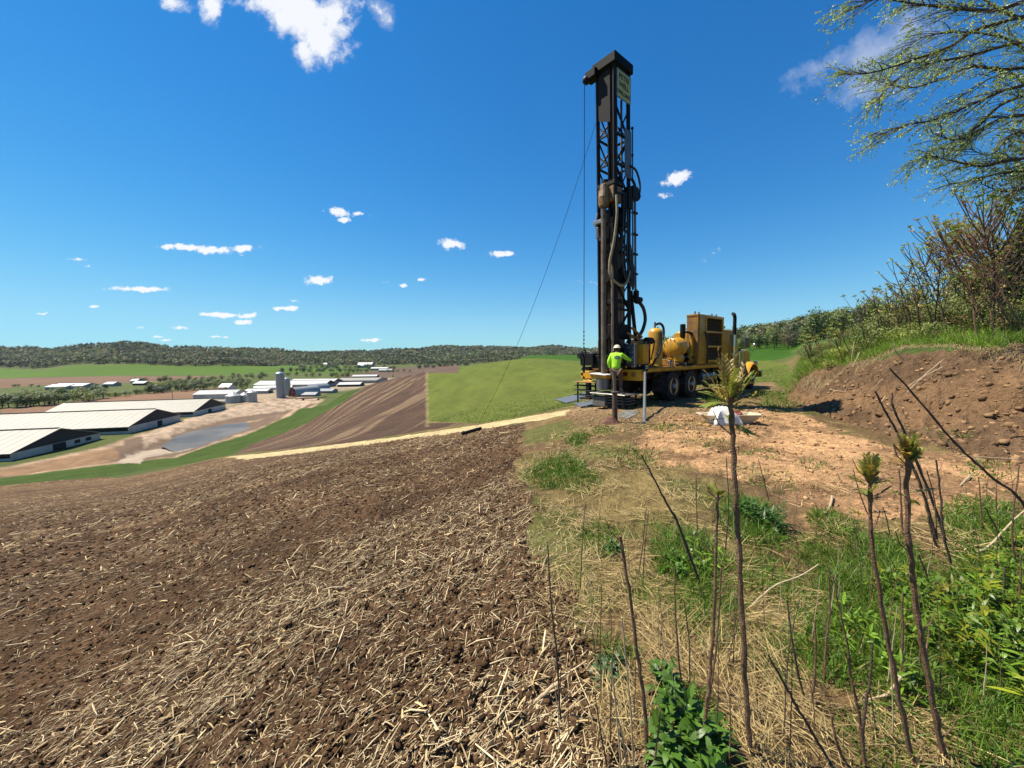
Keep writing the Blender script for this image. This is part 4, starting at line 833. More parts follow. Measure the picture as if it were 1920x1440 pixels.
for i in range(64):
    px = 1500 + 430 * (i + random.random()) / 64; f = (px - 1500) / 415
    crest = 15.9 + (8.2 - 15.9) * min(1, max(0, f)) ** .8; front = random.random() < .5 and px < 1740
    d = crest + (.25 + random.random() * .9 if front else 1.4 + random.random() * 3.5)
    k = random.choice((0, 0, 1)) if front else random.choice((1, 2, 3, 3, 2)); t = tcol(px)
    o = bm_[k] if cnt[k] == 0 else copy_tree(bm_[k]); cnt[k] += 1
    o.location = (t * d, d, float(hz(t * d, d)) - .05); s = random.uniform(.6, 1.05) * (.75 if px < 1560 else 1); o.scale = (s, s, s * random.uniform(.8, 1.1)); o.rotation_euler = (0, 0, random.uniform(0, 6))
    tag(o, ('bright green leafy bush at the edge of the bank', 'darker green bush among the sumac stems', 'brownish half-bare bush behind the bank edge', 'taller dense bush below the trees on the right slope')[k], 'bush', ('bright bushes on the bank edge', 'dark bushes on the bank', 'brownish bushes on the bank', 'tall bushes right')[k])
for (px, dd, s, k) in [(1700,3.4,1.0,3),(1740,4.0,1.3,3),(1775,3.0,1.1,1),(1800,5.0,1.5,3),(1835,3.6,1.4,0),(1860,5.2,1.7,3),(1880,2.6,1.2,1),(1905,4.2,1.7,3),(1930,3.0,1.5,0),(1950,5.5,1.9,3),(1660,3.8,.9,0),(1620,3.2,.8,1)]:
    d = 15.9 + (8.2 - 15.9) * min(1, (px - 1500) / 415) ** .8 + dd; t = tcol(px); o = copy_tree(bm_[k]); o.location = (t * d, d, float(hz(t * d, d)) - .05); o.scale = (s, s, s * 1.15); o.rotation_euler = (0, 0, px * 1.7)
    tag(o, 'tall light green thicket bush filling in behind the sumac stems', 'bush', 'tall light green bushes behind the sumacs')
# roots / pale bent stems at the bush feet
for pix in ([(1602,640),(1598,662),(1596,684)], [(1612,660),(1606,672),(1600,686)], [(1628,640),(1645,646),(1652,654)], [(1675,645),(1680,660),(1696,676)]):
    g = G(*pix[-1]); pts = [P(a, b, g.y * .985) for a, b in pix]; root = empty('bent_stem', g)
    mb = MB(); stem_mesh(mb, [p - g for p in pts], .014, .010, 5, .1); mb.build('stalk', bark_p, root, smooth=True); tag(root, 'pale bent dead stem at the foot of the bank bushes', 'stem', 'pale bent stems')
# long grass on top of the bank
n = 60000; th = rng.uniform(math.atan(tcol(1490)), R(56), n); px_ = np.tan(th); f = np.clip((px_ - tcol(1500)) / (tcol(1915) - tcol(1500)), 0, 1.4)
crest = 15.9 + (8.2 - 15.9) * np.minimum(1, f) ** .8 - .15 + rng.normal(0, .15, n)
d = crest + rng.random(n) ** 1.6 * 6; x = px_ * d; y = d
keep = (rng.random(n) < .45 + .6 * fbm(x * 1.2, y * 1.2, 440, 3)) & (gmask('bank', x, y) < .5); x, y, d = x[keep], y[keep], d[keep]; n = len(x)
lg = rng.uniform(.14, .42, n)
v, f, k = strips(np.stack([x, y, hz(x, y) - .02], -1), rdir(n, None, rng.uniform(.7, 1.5, n)), norm(rng.normal(0, 1, (n, 3)) + [0, 0, .5]), lg, rng.uniform(.007, .014, n), (1, .9, .6, .1), rng.uniform(.05, .7, n))
hue = rng.random((n, 1)); gc = (C3(.24, .40, .025) * hue + C3(.11, .25, .015) * (1 - hue)) * rng.uniform(.7, 1.3, (n, 1)); yl = rng.random(n) < .12; gc[yl] = C3(.36, .29, .15)
tag(npmesh('bank_grass', v, f, grass_m, np.repeat(gc, k, axis=0)), kind='stuff')
# dead thatch and roots hanging over the lip of the bank
n = 9000; th = rng.uniform(math.atan(tcol(1500)), R(55), n); t = np.tan(th); f = np.clip((t - tcol(1500)) / (tcol(1915) - tcol(1500)), 0, 1.4)
d = 15.9 + (8.2 - 15.9) * np.minimum(1, f) ** .8 - .25 + rng.normal(0, .18, n); x = t * d; y = d
az = rng.normal(-1.9, .7, n)
v, f, k = strips(np.stack([x, y, hz(x, y) + .02], -1), rdir(n, az, rng.normal(-.1, .3, n)), norm(rng.normal(0, 1, (n, 3)) + [0, 0, 1]), rng.uniform(.1, .35, n), rng.uniform(.004, .009, n), (1, .8, .3), rng.uniform(.3, 1.3, n))
tag(npmesh('thatch', v, f, straw_m, np.repeat(C3(.36, .27, .15) * rng.uniform(.4, 1.2, (n, 1)), k, axis=0)), kind='stuff')
for i, pix in enumerate([[(1790,660),(1740,700),(1700,738)], [(1768,690),(1720,715),(1698,730)], [(1655,712),(1640,728),(1628,738)], [(1555,732),(1575,735),(1597,736)], [(1660,745),(1650,760)], [(1910,865),(1860,862),(1800,858)], [(1560,935),(1556,955),(1546,968)], [(1820,895),(1810,905),(1800,915)]]):
    pts = [G(*p) + Vector((0, 0, .03)) for p in pix]; g = pts[0].copy(); root = empty('pale_stick', g); mb = MB(); stem_mesh(mb, [p - g for p in pts], .012, .007, 4, .1, 6); mb.build('stalk', bark_p, root, smooth=True)
    tag(root, 'pale dry stick lying on the bare dirt and bank', 'stick', 'dry sticks on the bank and dirt')

# ---- the big tree reaching in from the upper right
random.seed(33)
tree = empty('tree', (15.6, 9.6, float(hz(15.6, 9.6)))); tag(tree, 'large tree reaching in from the upper right with fine dark branches and sparse new leaves', 'tree')
T0 = tree.location.copy()
tmb = MB(); trunk = [Vector((15.6, 9.6, T0.z - .3)), Vector((15.4, 9.5, T0.z + 2)), Vector((15.5, 9.3, T0.z + 4.5)), Vector((15.3, 9.2, T0.z + 7.5)), Vector((15.4, 9.1, T0.z + 11)), Vector((15.2, 9.2, T0.z + 14))]
stem_mesh(tmb, [p - T0 for p in trunk], .28, .06, 6, .1, 12); tmb.build('trunk', bark_g, tree, smooth=True)
LIMBS = [([(2010,40),(1850,50),(1780,88),(1720,110),(1640,135),(1592,140)], 8.6), ([(2010,85),(1915,80),(1815,105),(1740,120),(1680,150),(1645,190)], 9.2), ([(2020,150),(1900,165),(1835,190),(1760,222),(1700,235),(1652,252)], 8.8),
 ([(2010,170),(1890,190),(1830,240),(1760,280),(1712,302)], 9.5), ([(2000,15),(1860,20),(1790,15),(1720,8),(1650,-2),(1608,12)], 8.2), ([(2010,130),(1880,130),(1820,125),(1760,150),(1700,165),(1640,150)], 10.0),
 ([(2010,300),(1900,300),(1840,312),(1780,300),(1736,290)], 9.0), ([(2010,325),(1900,322),(1830,335),(1772,348)], 9.8), ([(2010,60),(1900,30),(1830,-10),(1760,-40),(1680,-50)], 9.0), ([(2000,-20),(1900,-60),(1800,-100),(1700,-110)], 9.4),
 ([(2010,220),(1930,215),(1870,225),(1800,262),(1750,250)], 8.4), ([(2010,110),(1940,100),(1880,70),(1800,60),(1730,70),(1690,100)], 10.4), ([(2010,200),(1950,190),(1900,140),(1850,150),(1790,190)], 9.9), ([(2010,270),(1960,260),(1900,250),(1860,290),(1820,280)], 10.2),
 ([(2010,350),(1950,340),(1890,360),(1840,345)], 10.0)]
paths = []
for pix, d in LIMBS:
    pts = [P(a, b, d + .25 * math.sin(i * 2.1 + d)) for i, (a, b) in enumerate(pix)]
    tz = min(trunk, key=lambda q: abs(q.z - pts[0].z + .8)); paths.append([tz] + pts)
for k in range(26):      # the rest of the crown, outside the picture
    a = random.uniform(-1.2, 2.6) ; zz = random.uniform(3, 13); st_ = Vector((15.4, 9.3, T0.z + zz)); L = random.uniform(2.0, 4.2); d = Vector((math.cos(a), math.sin(a), random.uniform(.0, .5)))
    if d.x < -.2: continue
    paths.append([st_, st_ + d * L * .4 + Vector((0, 0, .2)), st_ + d * L * .75, st_ + d * L + Vector((0, 0, -.2))])
lp_, ld_ = [], []; lim = MB(); twg = MB()
for pts in paths:
    c = spline([p - T0 for p in pts], 5); m = len(c)
    lim.tube(c, [.042 * (1 - i / m) ** 1.1 + .007 for i in range(m)], 6)
    for i in range(6, m):
        for q in range(2 if i > m * .25 else 1):
            t = (c[min(i + 1, m - 1)] - c[i - 1]).normalized(); a = random.uniform(0, 6.28); sd_ = t.orthogonal().normalized(); sd_.rotate(Matrix.Rotation(a, 3, t))
            d = (t * random.uniform(.8, 1.3) + sd_ * random.uniform(.35, .8) + Vector((0, 0, -.08))).normalized(); L = random.uniform(.35, 1.05) * (1.05 - .4 * i / m)
            cc_ = spline([c[i], c[i] + d * L * .5, c[i] + (d + t * .3 + Vector((0, 0, -.12))).normalized() * L], 3); twg.tube(cc_, [.008 * (1 - j / len(cc_)) + .0024 for j in range(len(cc_))], 4, cap=False)
            for j in range(1, len(cc_)):
                for u in range(random.choice((1, 1, 2))):
                    s2 = Vector((random.gauss(0, 1), random.gauss(0, 1), random.gauss(0, .7))).normalized(); d2_ = ((cc_[j] - cc_[j - 1]).normalized() + s2 * .7).normalized(); l2 = random.uniform(.10, .32)
                    twg.tube([cc_[j], cc_[j] + d2_ * l2], [.0026, .0014], 3, cap=False)
                    if random.random() < .9:
                        for w_ in range(random.randint(6, 13)): lp_.append(cc_[j] + d2_ * l2 * random.uniform(.5, 1.1)); ld_.append(d2_ + Vector((random.gauss(0, .8), random.gauss(0, .8), random.gauss(-.2, .6))))
limbs = lim.build('limbs', bark_g, tree, smooth=True); twg.build('twigs', bark_g, limbs)
n = len(lp_); v, f, k = strips(np.array(lp_), np.array(ld_), rng.normal(0, 1, (n, 3)), rng.uniform(.020, .045, n), rng.uniform(.012, .022, n), (.3, 1, .8, .05), .2)
pc = fbm(np.array(lp_)[:, 0] * .8, np.array(lp_)[:, 2] * .8, 460, 3)[:, None]
npmesh('leaves', v, f, fol('tree_leaf', .4, .4), np.repeat((C3(.42, .50, .15) * pc * 1.3 + C3(.24, .38, .12) * (1.2 - pc)) * rng.uniform(.7, 1.3, (n, 1)), k, axis=0), parent=tree)
# second tree: leafier mass just beyond the right edge, lower down
def leafy_tree(x, y, h, r, trunk_r, nl, sz, col_, name='tree', label='', cat='tree', crown_z=.6, lob=10, lowz=.25):
    z0 = float(hz(x, y)); root = empty(name, (x, y, z0)); tag(root, label, cat); mb = MB()
    stem_mesh(mb, [Vector((0, 0, -.3)), Vector((.1, 0, h * .3)), Vector((-.05, .1, h * .6)), Vector((0, 0, h * .92))], trunk_r, trunk_r * .2, 4, .1, 8)
    for q in range(9):
        a = random.uniform(0, 6.28); zz = h * random.uniform(lowz, .75); L = r * random.uniform(.5, .9); stem_mesh(mb, [Vector((0, 0, zz)), Vector((math.cos(a) * L * .5, math.sin(a) * L * .5, zz + L * .3)), Vector((math.cos(a) * L, math.sin(a) * L, zz + L * .45))], trunk_r * .35, trunk_r * .08, 3, .1, 5)
    mb.build('trunk', bark_g, root)
    v, f, c = leafcloud([(0, 0, h * crown_z)], [(r, r, h * (1 - crown_z) * 1.05)], nl, sz, [col_], lob, .25)
    npmesh('crown', v, f, crown_m, c, parent=root); return root
leafy_tree(15.9, 10.6, 5.6, 1.9, .12, 6000, .05, (.09, .12, .05), label='leafy tree low at the right edge under the big overhanging tree')
leafy_tree(19.5, 12.5, 9.5, 3.2, .2, 6000, .07, (.10, .13, .05), label='tree standing furthest right behind the big overhanging one')
# dark evergreen at the right edge
random.seed(9)
ev = empty('evergreen_tree', (15.0, 10.9, float(hz(15.0, 10.9)))); tag(ev, 'dark dense evergreen tree cut by the right edge behind sumac branches', 'tree')
mb = MB(); stem_mesh(mb, [Vector((0, 0, -.2)), Vector((0, 0, 2.2)), Vector((0, 0, 4.2))], .09, .02, 4, .1, 7); mb.build('trunk', bark_g, ev)
n = 9000; zz = rng.random(n) ** .8 * 3.9 + .3; ra = (1.15 * (1 - zz / 4.4) + .12) * (.75 + .4 * fbm(zz * 3, rng.random(n) * 6, 470, 2)) * rng.uniform(.35, 1.0, n) ** .5; a = rng.random(n) * 6.28
pp = np.stack([ra * np.cos(a), ra * np.sin(a), zz], -1); dd = np.stack([np.cos(a), np.sin(a), rng.uniform(.0, .9, n)], -1) + rng.normal(0, .35, (n, 3))
v, f, k = strips(pp, dd, rng.normal(0, 1, (n, 3)), rng.uniform(.10, .22, n), rng.uniform(.02, .035, n), (.7, 1, .2), .15)
npmesh('crown', v, f, fol('needles', .08, .7), np.repeat(C3(.020, .036, .016) * rng.uniform(.6, 1.5, (n, 1)), k, axis=0), parent=ev)

# ---- far woods
def scatter_poly(poly, n, pw=1.0):
    th = [math.atan(tcol(p[0])) for p in poly]; ds = [p[1] for p in poly]
    a = rng.uniform(min(th), max(th), n); d = np.exp(rng.uniform(math.log(min(ds)), math.log(max(ds)), n) ** 1)
    x = np.tan(a) * d; y = d; sd_ = wood_sd(poly, np.arctan2(x, y), np.log(np.hypot(x, y)))
    return x[sd_ > -.001], y[sd_ > -.001]
def wood(name, x, y, r, h, nl, sz, pal, seed=0):
    n = len(x); z = hz(x, y); c = np.array(pal)[rng.integers(0, len(pal), n)] * rng.uniform(.75, 1.3, (n, 1))
    patch = fbm(x * .006, y * .006, 480 + seed, 3)[:, None]; c = c * (.25 + 1.5 * patch)
    rad = np.stack([r, r, h * .5], -1); ctr = np.stack([x, y, z + h * .52], -1)
    v, f, cc = leafcloud(ctr, rad, nl, sz, c, 4, .5, outward=1.2)
    return tag(npmesh(name, v, f, crown_m, cc), kind='stuff')
PAL = [(.09, .14, .045), (.15, .20, .06), (.11, .14, .06), (.20, .21, .08), (.06, .10, .045), (.18, .15, .085), (.07, .09, .05)]
x, y = scatter_poly(WOODS[0], 9000); k = y < 1900; x, y = x[k], y[k]; n = len(x)
wood('hill_woodland', x, y, rng.uniform(6, 11, n), rng.uniform(11, 18, n), 46, rng.uniform(1.6, 2.4, n), PAL)
x, y = scatter_poly(WOODS[1], 9000); k = (y < 3300); x, y = x[k], y[k]; n = len(x)
wood('valley_woodland', x, y, rng.uniform(7, 12, n) * (y / 1800), rng.uniform(12, 18, n), 30, rng.uniform(2.2, 3.2, n) * (y / 1700), PAL, 3)
# wood on the rise behind the truck: the nearest rows are trees one can tell apart
random.seed(13); tm = []
for i, (c_, nl) in enumerate((((.09, .15, .045), 700), ((.15, .20, .06), 650), ((.17, .15, .08), 500), ((.05, .085, .038), 700), ((.22, .27, .07), 600))):
    root = empty('woodland_tree', (0, 0, -80)); mb = MB(); stem_mesh(mb, [Vector((0, 0, -.5)), Vector((.2, 0, 4)), Vector((0, .2, 9))], .28, .1, 3, .1, 6)
    for q in range(5):
        a = random.uniform(0, 6.28); stem_mesh(mb, [Vector((0, 0, 3 + q)), Vector((math.cos(a) * 1.5, math.sin(a) * 1.5, 5 + q)), Vector((math.cos(a) * 3, math.sin(a) * 3, 6.5 + q))], .1, .03, 3, .1, 4)
    mb.build('trunk', bark_g, root); v, f, c = leafcloud([(0, 0, 6.2)], [(4.6, 4.6, 6.6)], nl, .42, [c_], 9, .3, outward=1.0); npmesh('crown', v, f, crown_m, c, parent=root); tm.append(root)
usedt = set()
def put_tree(k, x, y, s, sz, label, group, cat='tree', zo=0, wx_=1.0):
    o = tm[k] if k not in usedt else copy_tree(tm[k]); usedt.add(k)
    o.location = (x, y, float(hz(x, y)) + zo); o.scale = (s * wx_, s * wx_, s * sz); o.rotation_euler = (0, 0, random.uniform(0, 6.28)); return tag(o, label, cat, group)
TREELAB = ['dark green tree in the wood beyond the field behind the truck', 'mid green tree in the wood beyond the field behind the truck', 'brownish budding tree in the wood beyond the field behind the truck', 'near-black evergreen in the wood beyond the field behind the truck', 'pale green tree in the wood beyond the field behind the truck']
TREEGRP = ['dark green trees of the near wood', 'mid green trees of the near wood', 'brownish trees of the near wood', 'blackish trees of the near wood', 'pale trees of the near wood']
for i in range(105):
    px = 1240 + 420 * (i + random.random()) / 105; d = random.uniform(188, 250) if px > 1385 else random.uniform(330, 380)
    if px > 1500: d = random.uniform(120, 200)
    t = tcol(px); s = random.uniform(.6, .9) * (1.15 if px < 1385 else 1); k = random.choice((0, 0, 1, 1, 2, 3, 4)); put_tree(k, t * d, d, s, random.uniform(.8, 1.1), TREELAB[k], TREEGRP[k])
x = rng.uniform(tcol(1200), tcol(2100), 2600); y = rng.uniform(240, 520, 2600); x = x * y; k = (y > 250) & ~((x / y < tcol(1385)) & (y < 370)); x, y = x[k], y[k]; n = len(x)
wood('ridge_woodland', x, y, rng.uniform(3.5, 5.5, n), rng.uniform(8, 13, n), 55, rng.uniform(.7, 1.0, n), PAL, 5)
# tree belts in the valley
BELTS = [  # photo polyline of the feet, count, height range, models
 ([(-30,767),(60,762),(110,757),(200,748)], 26, (.62, .95), (0, 1, 4, 1)), ([(-30,757),(60,752),(120,748),(190,742)], 22, (.6, .9), (1, 4, 0)), ([(200,746),(240,742),(275,738)], 12, (.30, .5), (1, 4, 4)), ([(275,737),(330,734),(400,730),(470,727)], 26, (.5, .85), (0, 1, 3, 1)),
 ([(285,727),(340,724),(400,722),(470,718)], 24, (.5, .8), (1, 4, 0)), ([(290,717),(350,716),(420,713),(490,710)], 20, (.5, .8), (0, 1, 2)), ([(420,708),(500,706),(560,705),(620,707),(660,707)], 22, (.5, .85), (0, 1, 4)), ([(520,700),(580,698),(640,699),(690,700)], 24, (.7, 1.1), (0, 1, 3)),
 ([(560,693),(620,691),(690,693),(740,694)], 24, (.8, 1.2), (0, 3, 2)), ([(720,699),(745,697),(770,698)], 6, (.5, .8), (4, 4, 1)), ([(400,724),(440,722)], 5, (.5, .7), (1, 0)), ([(250,716),(262,716),(275,717)], 4, (.5, .7), (3, 0)),
 ([(780,691),(830,688),(880,684)], 18, (.8, 1.2), (0, 3)), ([(-10,728),(40,726),(90,724)], 6, (.25, .45), (3, 1))]
VL = ['dark green tree in the valley belts', 'mid green tree in the valley belts', 'brownish leafless-looking tree in the valley belts', 'blackish tree in the valley belts', 'yellow-green tree in the valley belts']
BN = ['front belt at the far left', 'second belt at the far left', 'sparse belt above the middle barn', 'belt just behind the farm', 'belt above the farthest barn', 'belt by the far sheds', 'belt behind the silos', 'belt below the green slope', 'belt around the distant farm', 'clump beside the striped field top', 'clump behind the farmhouse', 'clump by the small far shed', 'belt beyond the green hill', 'hedge on the far left plain']
for bi_, (pix, cnt_, hr, ms) in enumerate(BELTS):
    gs = [G(*p) for p in pix]
    cnt_ = int(cnt_ * .75 + 1)
    for i in range(cnt_):
        u = (i + random.random()) / cnt_ * (len(gs) - 1); j = min(int(u), len(gs) - 2); g = gs[j].lerp(gs[j + 1], u - j); g = g * random.uniform(.975, 1.03)
        k = random.choice(ms); put_tree(k, g.x, g.y, random.uniform(*hr) * 1.05, random.uniform(.85, 1.15), VL[k].replace('the valley belts', 'the ' + BN[bi_]), VL[k].replace('tree', 'trees', 1).replace('the valley belts', 'the ' + BN[bi_]), wx_=random.uniform(1.5, 2.3))
for (px, py, s, k, lab) in [(737,709,.55,4,'bright yellow-green tree at the top left corner of the striped field'),(794,698,.3,0,'small dark bush at the crest where brown field meets green'),(425,741,.75,0,'dark conical tree between the grey-roofed shed and the grain bins'),(416,742,.7,2,'reddish bare tree beside the grey-roofed shed')]:
    g = G(px, py); o = copy_tree(tm[k]); o.location = (g.x, g.y, float(hz(g.x, g.y))); o.scale = (s * .75, s * .75, s); tag(o, lab, 'tree')
    if 'group' in o: del o['group']
# ------------------------------------------------------------------ the farm in the valley
roof_cream = mat('roof_cream', (.31, .30, .26), rough=.55, var=.10, scale=.25, dirt=(.25, .235, .19), dirt_amt=.6)
roof_white = mat('roof_white', (.55, .56, .56), rough=.45, var=.05, scale=.3, dirt=(.55, .55, .52), dirt_amt=.3)
roof_grey = mat('roof_grey', (.33, .35, .37), rough=.45, metal=.2, var=.12, scale=.4)
wall_white = mat('wall_white', (.55, .55, .53), rough=.8, var=.08, scale=.4, dirt=(.33, .30, .25), dirt_amt=.5)
wall_grey = mat('wall_grey', (.33, .33, .33), rough=.8, var=.1, scale=.5)
wall_dark = mat('dark_boards', (.022, .024, .028), rough=.8, var=.2, scale=1.0)
opening_m = mat('dark_opening', (.010, .010, .010), rough=.9)
red_m = mat('barn_red', (.22, .025, .025), rough=.75, var=.2, scale=1.0, dirt=(.12, .03, .025), dirt_amt=.5)
conc_m = mat('silo_staves', (.36, .37, .38), rough=.8, var=.10, scale=.8, dirt=(.25, .25, .25), dirt_amt=.5)
galv_m = mat('galvanised', (.40, .45, .48), rough=.4, metal=.55, var=.15, scale=.5)
zf = lambda g: Vector((g.x, g.y, float(hz(g.x, g.y))))
def gable_barn(name, g, ang, L, W, wh, rh, roof, wall, gable, label, cat='barn', band=True, doors=(), skirt=.6, over=.7, windows=(), far_end=True):
    """g: foot of the gable end's middle. The building runs L metres along its local +x; +y is the side facing the photographer"""
    root = empty(name, zf(g) - Vector((0, 0, .3)), (0, 0, ang)); tag(root, label, cat); h = W / 2
    for s, nm in ((1, 'near'), (-1, 'far')):
        w1 = MB().box((L / 2, s * (h - .1), (wh * (.45 if band else 1)) / 2), (L, .2, wh * (.45 if band else 1))).build('side_wall', wall, root)
        if band: MB().box((L / 2, s * (h - .35), wh * .62), (L - .4, .2, wh * .76)).build('side_curtain', opening_m, root)
    for x_ in ((0.1, L - .1) if far_end else (0.1,)):
        MB().box((x_, 0, wh * .5), (.2, W - .42, wh)).build('end_wall', wall, root)
        MB().prism([(x_ - .09, -h + .05, wh + .003), (x_ - .09, h - .05, wh + .003), (x_ - .09, 0, rh - .2)], (.18, 0, 0)).build('gable', gable, root)
    for (yc, w_, hh) in doors:
        MB().box((-.04, yc, hh / 2 + .05), (.12, w_, hh)).build('door', opening_m, root)
    for (yc, w_, zc, hh) in windows:
        MB().box((-.04, yc, zc), (.12, w_, hh)).build('window', opening_m, root)
    r_ = MB()
    for s in (1, -1):
        e = Vector((0, s * (h + over), wh - (rh - wh) * over / h + .12)); k = Vector((0, 0, rh + .05)); 
        a = [Vector((-over, e.y, e.z)), Vector((L + over, e.y, e.z)), Vector((L + over, 0, k.z)), Vector((-over, 0, k.z))]
        r_.prism(a if s > 0 else a[::-1], (0, 0, .22))
    rf = r_.build('roof', roof, root)
    for k in range(int(L // 3.2)):
        if L < 50: break
        for s in (1, -1): r2_ = MB().beam((1.6 + 3.2 * k, s * (h + over), wh - (rh - wh) * over / h + .375), (1.6 + 3.2 * k, 0, rh + .295), .09, .03).build('roof_rib', roof, rf)
    if L > 30: MB().box((L / 2, 0, rh + .38), (L, .9, .35)).build('ridge_vent', wall_dark, rf)
    return root
LONG = Vector((-.980, -.195)); ANG = math.atan2(LONG.y, LONG.x)
def mid(p1_, p2_): a, b = G(*p1_), G(*p2_); return (a + b) / 2, (Vector((b.x, b.y)) - Vector((a.x, a.y))).length
g, W_ = mid((13, 865), (194, 823)); gable_barn('livestock_barn', g, ANG, 95, W_, 3.1, 8.6, roof_cream, wall_white, wall_dark, 'nearest long cream-roofed barn, its dark gable cut by the left edge', doors=((.5, 5.5, 2.9),), windows=((-7.5, 2.6, 1.8, 1.4), (-12.8, 2.6, 1.8, 1.4)))
g, W_ = mid((251, 813), (330, 789)); gable_barn('livestock_barn', g, ANG, 120, W_, 3.7, 9.6, roof_cream, wall_white, wall_dark, 'middle of the three long cream-roofed barns, with a small dark gable door', doors=((-2.5, 3.6, 3.2),))
g, W_ = mid((368, 781), (419, 766)); gable_barn('livestock_barn', g, ANG, 80, W_, 3.3, 9.2, roof_cream, wall_white, wall_dark, 'farthest of the three long cream-roofed barns, beside the grain bins', doors=((1.0, 3.6, 2.6),))
# low lean-to with rusty roof between the first two barns and a heap of feed
g = G(205, 812); root = empty('feed_heap', zf(g)); tag(root, 'low pinkish heap between the nearest and the middle barn', 'heap')
v, f = [], []
hm = MB(); 
for i in range(9):
    for j in range(9): 
        a, b_ = (i - 4) / 4, (j - 4) / 4; hm.v.append((a * 8, b_ * 4, max(-.4, 2.4 * (1 - a * a) * (1 - b_ * b_) + random.uniform(-.3, .3) - .3)))
hm.f = [(i * 9 + j, (i + 1) * 9 + j, (i + 1) * 9 + j + 1, i * 9 + j + 1) for i in range(8) for j in range(8)]
hm.build('heap', mat('feed', (.42, .30, .24), rough=.95, var=.3, scale=1.0, bump=.6, bscale=3), root)
def silo(px, py, h, r, label, dome=True):
    g = zf(G(px, py)); root = empty('silo', g); tag(root, label, 'silo')
    pr = [(0, r)]; nb = 26
    for i in range(nb): z_ = h * (i + .5) / nb; pr += [(z_ - .06, r), (z_ - .05, r + .05), (z_ + .05, r + .05), (z_ + .06, r)]
    pr += [(h, r)]
    MB().lathe((0, 0, 0), (0, 0, 1), pr, 32).build('staves', conc_m, root)
    MB().lathe((0, 0, h), (0, 0, 1), [(0.01, r + .12)] + [(r * .62 * math.sin(a), (r + .1) * math.cos(a)) for a in [R(10 * k) for k in range(1, 10)]], 32).build('dome', galv_m, root, smooth=True)
    MB().box((r + .45, -.4, h * .5), (.8, .8, h * .98)).build('chute', wall_white, root)
    return root
silo(527, 746, 21.3, 3.6, 'tall grey concrete silo with a metal dome, tallest building of the farm')
silo(538, 741, 15.0, 3.2, 'smaller grey silo half hidden behind the tall domed one')
def quonset(px, py, L, W, H, ang, roof, end, label, doors=True):
    g = zf(G(px, py)); root = empty('round_roof_barn', g - Vector((0, 0, .2)), (0, 0, ang)); tag(root, label, 'barn'); n = 14
    arc = [(W / 2 * math.cos(R(180 * k / n)), H * math.sin(R(180 * k / n)) ** .8) for k in range(n + 1)]
    mb = MB(); vs = []
    for x_ in (0, L):
        for rr_ in (1.0, .97): vs += [(x_ + (-.3 if x_ == 0 else .3), a * rr_, b * rr_ + .02) for a, b in arc]
    m = n + 1; fs = []
    for k in range(n): fs += [(k, k + 1, 2 * m + k + 1, 2 * m + k), (m + k, 3 * m + k, 3 * m + k + 1, m + k + 1), (k, m + k, m + k + 1, k + 1), (2 * m + k, 2 * m + k + 1, 3 * m + k + 1, 3 * m + k)]
    mb.add(vs, fs).build('roof', roof, root, smooth=True)
    for x_ in (0.05, L - .25): MB().prism([(x_, a * .965, b * .965) for a, b in arc], (.2, 0, 0)).build('end_wall', end, root)
    if doors:
        MB().box((-.03, 0, H * .24), (.12, W * .24, H * .46)).build('door', opening_m, root)
        MB().box((-.03, 0, H * .66), (.12, .14, H * .34)).build('trim', wall_white, root); MB().box((-.045, 0, H * .5), (.12, W * .26, .16)).build('lintel', wall_white, root)
    return root
quonset(549, 744, 26, 10.5, 8.6, R(68), roof_grey, red_m, 'round-roofed barn with a red end wall right of the tall silo')
quonset(575, 737, 22, 13, 9.0, R(62), roof_grey, wall_grey, 'larger grey arched shed behind the red-ended barn', False)
quonset(480, 731, 40, 11, 5.0, R(6), roof_grey, wall_grey, 'long low grey arched shed left of the tall silo', False)
def shed(name, px, py, L, W, wh, rh, ang, roof, wall, label, gable=None, doors=(), cat='shed', band=False, d_=0):
    return gable_barn(name, P(px, 700, d_) if d_ else G(px, py), ang, L, W, wh, rh, roof, wall, gable or wall, label, cat, band, doors, over=.5)
shed('long_white_barn', 620, 725, 88, 26, 4.0, 8.0, R(176), roof_white, wall_grey, 'long white-roofed barn behind the silos', cat='barn', gable=wall_dark)
shed('long_white_barn', 634, 720, 60, 26, 4.0, 7.5, R(176), roof_white, wall_grey, 'shorter white-roofed barn right behind the long white one', cat='barn', gable=wall_dark)
shed('machine_shed', 452, 745, 34, 20, 4.4, 7.5, R(186), roof_grey, wall_white, 'grey-roofed white machine shed left of the grain bins')
shed('machine_shed', 507, 737, 22, 11, 3.0, 4.8, R(182), roof_white, wall_grey, 'small white-roofed open shed left of the tall silo', doors=((0, 5, 2.4),))
shed('low_shed', 628, 736, 26, 14, 2.4, 4.2, R(182), roof_grey, wall_grey, 'low grey-roofed shed right of the arched sheds')
shed('low_shed', 596, 742, 20, 11, 1.8, 3.6, R(182), roof_grey, wall_grey, 'low grey shed below the larger arched shed')
shed('farmhouse', 436, 734, 11, 10, 5.4, 8.8, R(176), roof_grey, wall_white, 'white farmhouse behind the grey-roofed machine shed', cat='house')
shed('cattle_shed', 716, 0, 56, 44, 3.8, 6.4, R(178), roof_cream, wall_grey, 'flat cream-roofed cattle shed beyond the crest of the striped field', cat='barn', d_=540)
shed('low_shed', 678, 0, 26, 18, 2.8, 5.0, R(184), roof_white, wall_dark, 'low white-roofed shed in front of the flat cream cattle shed', d_=470)
shed('long_shed', 708, 0, 40, 12, 3.6, 6.0, R(180), roof_white, wall_dark, 'narrow white-roofed shed behind the flat cream cattle shed', d_=640)
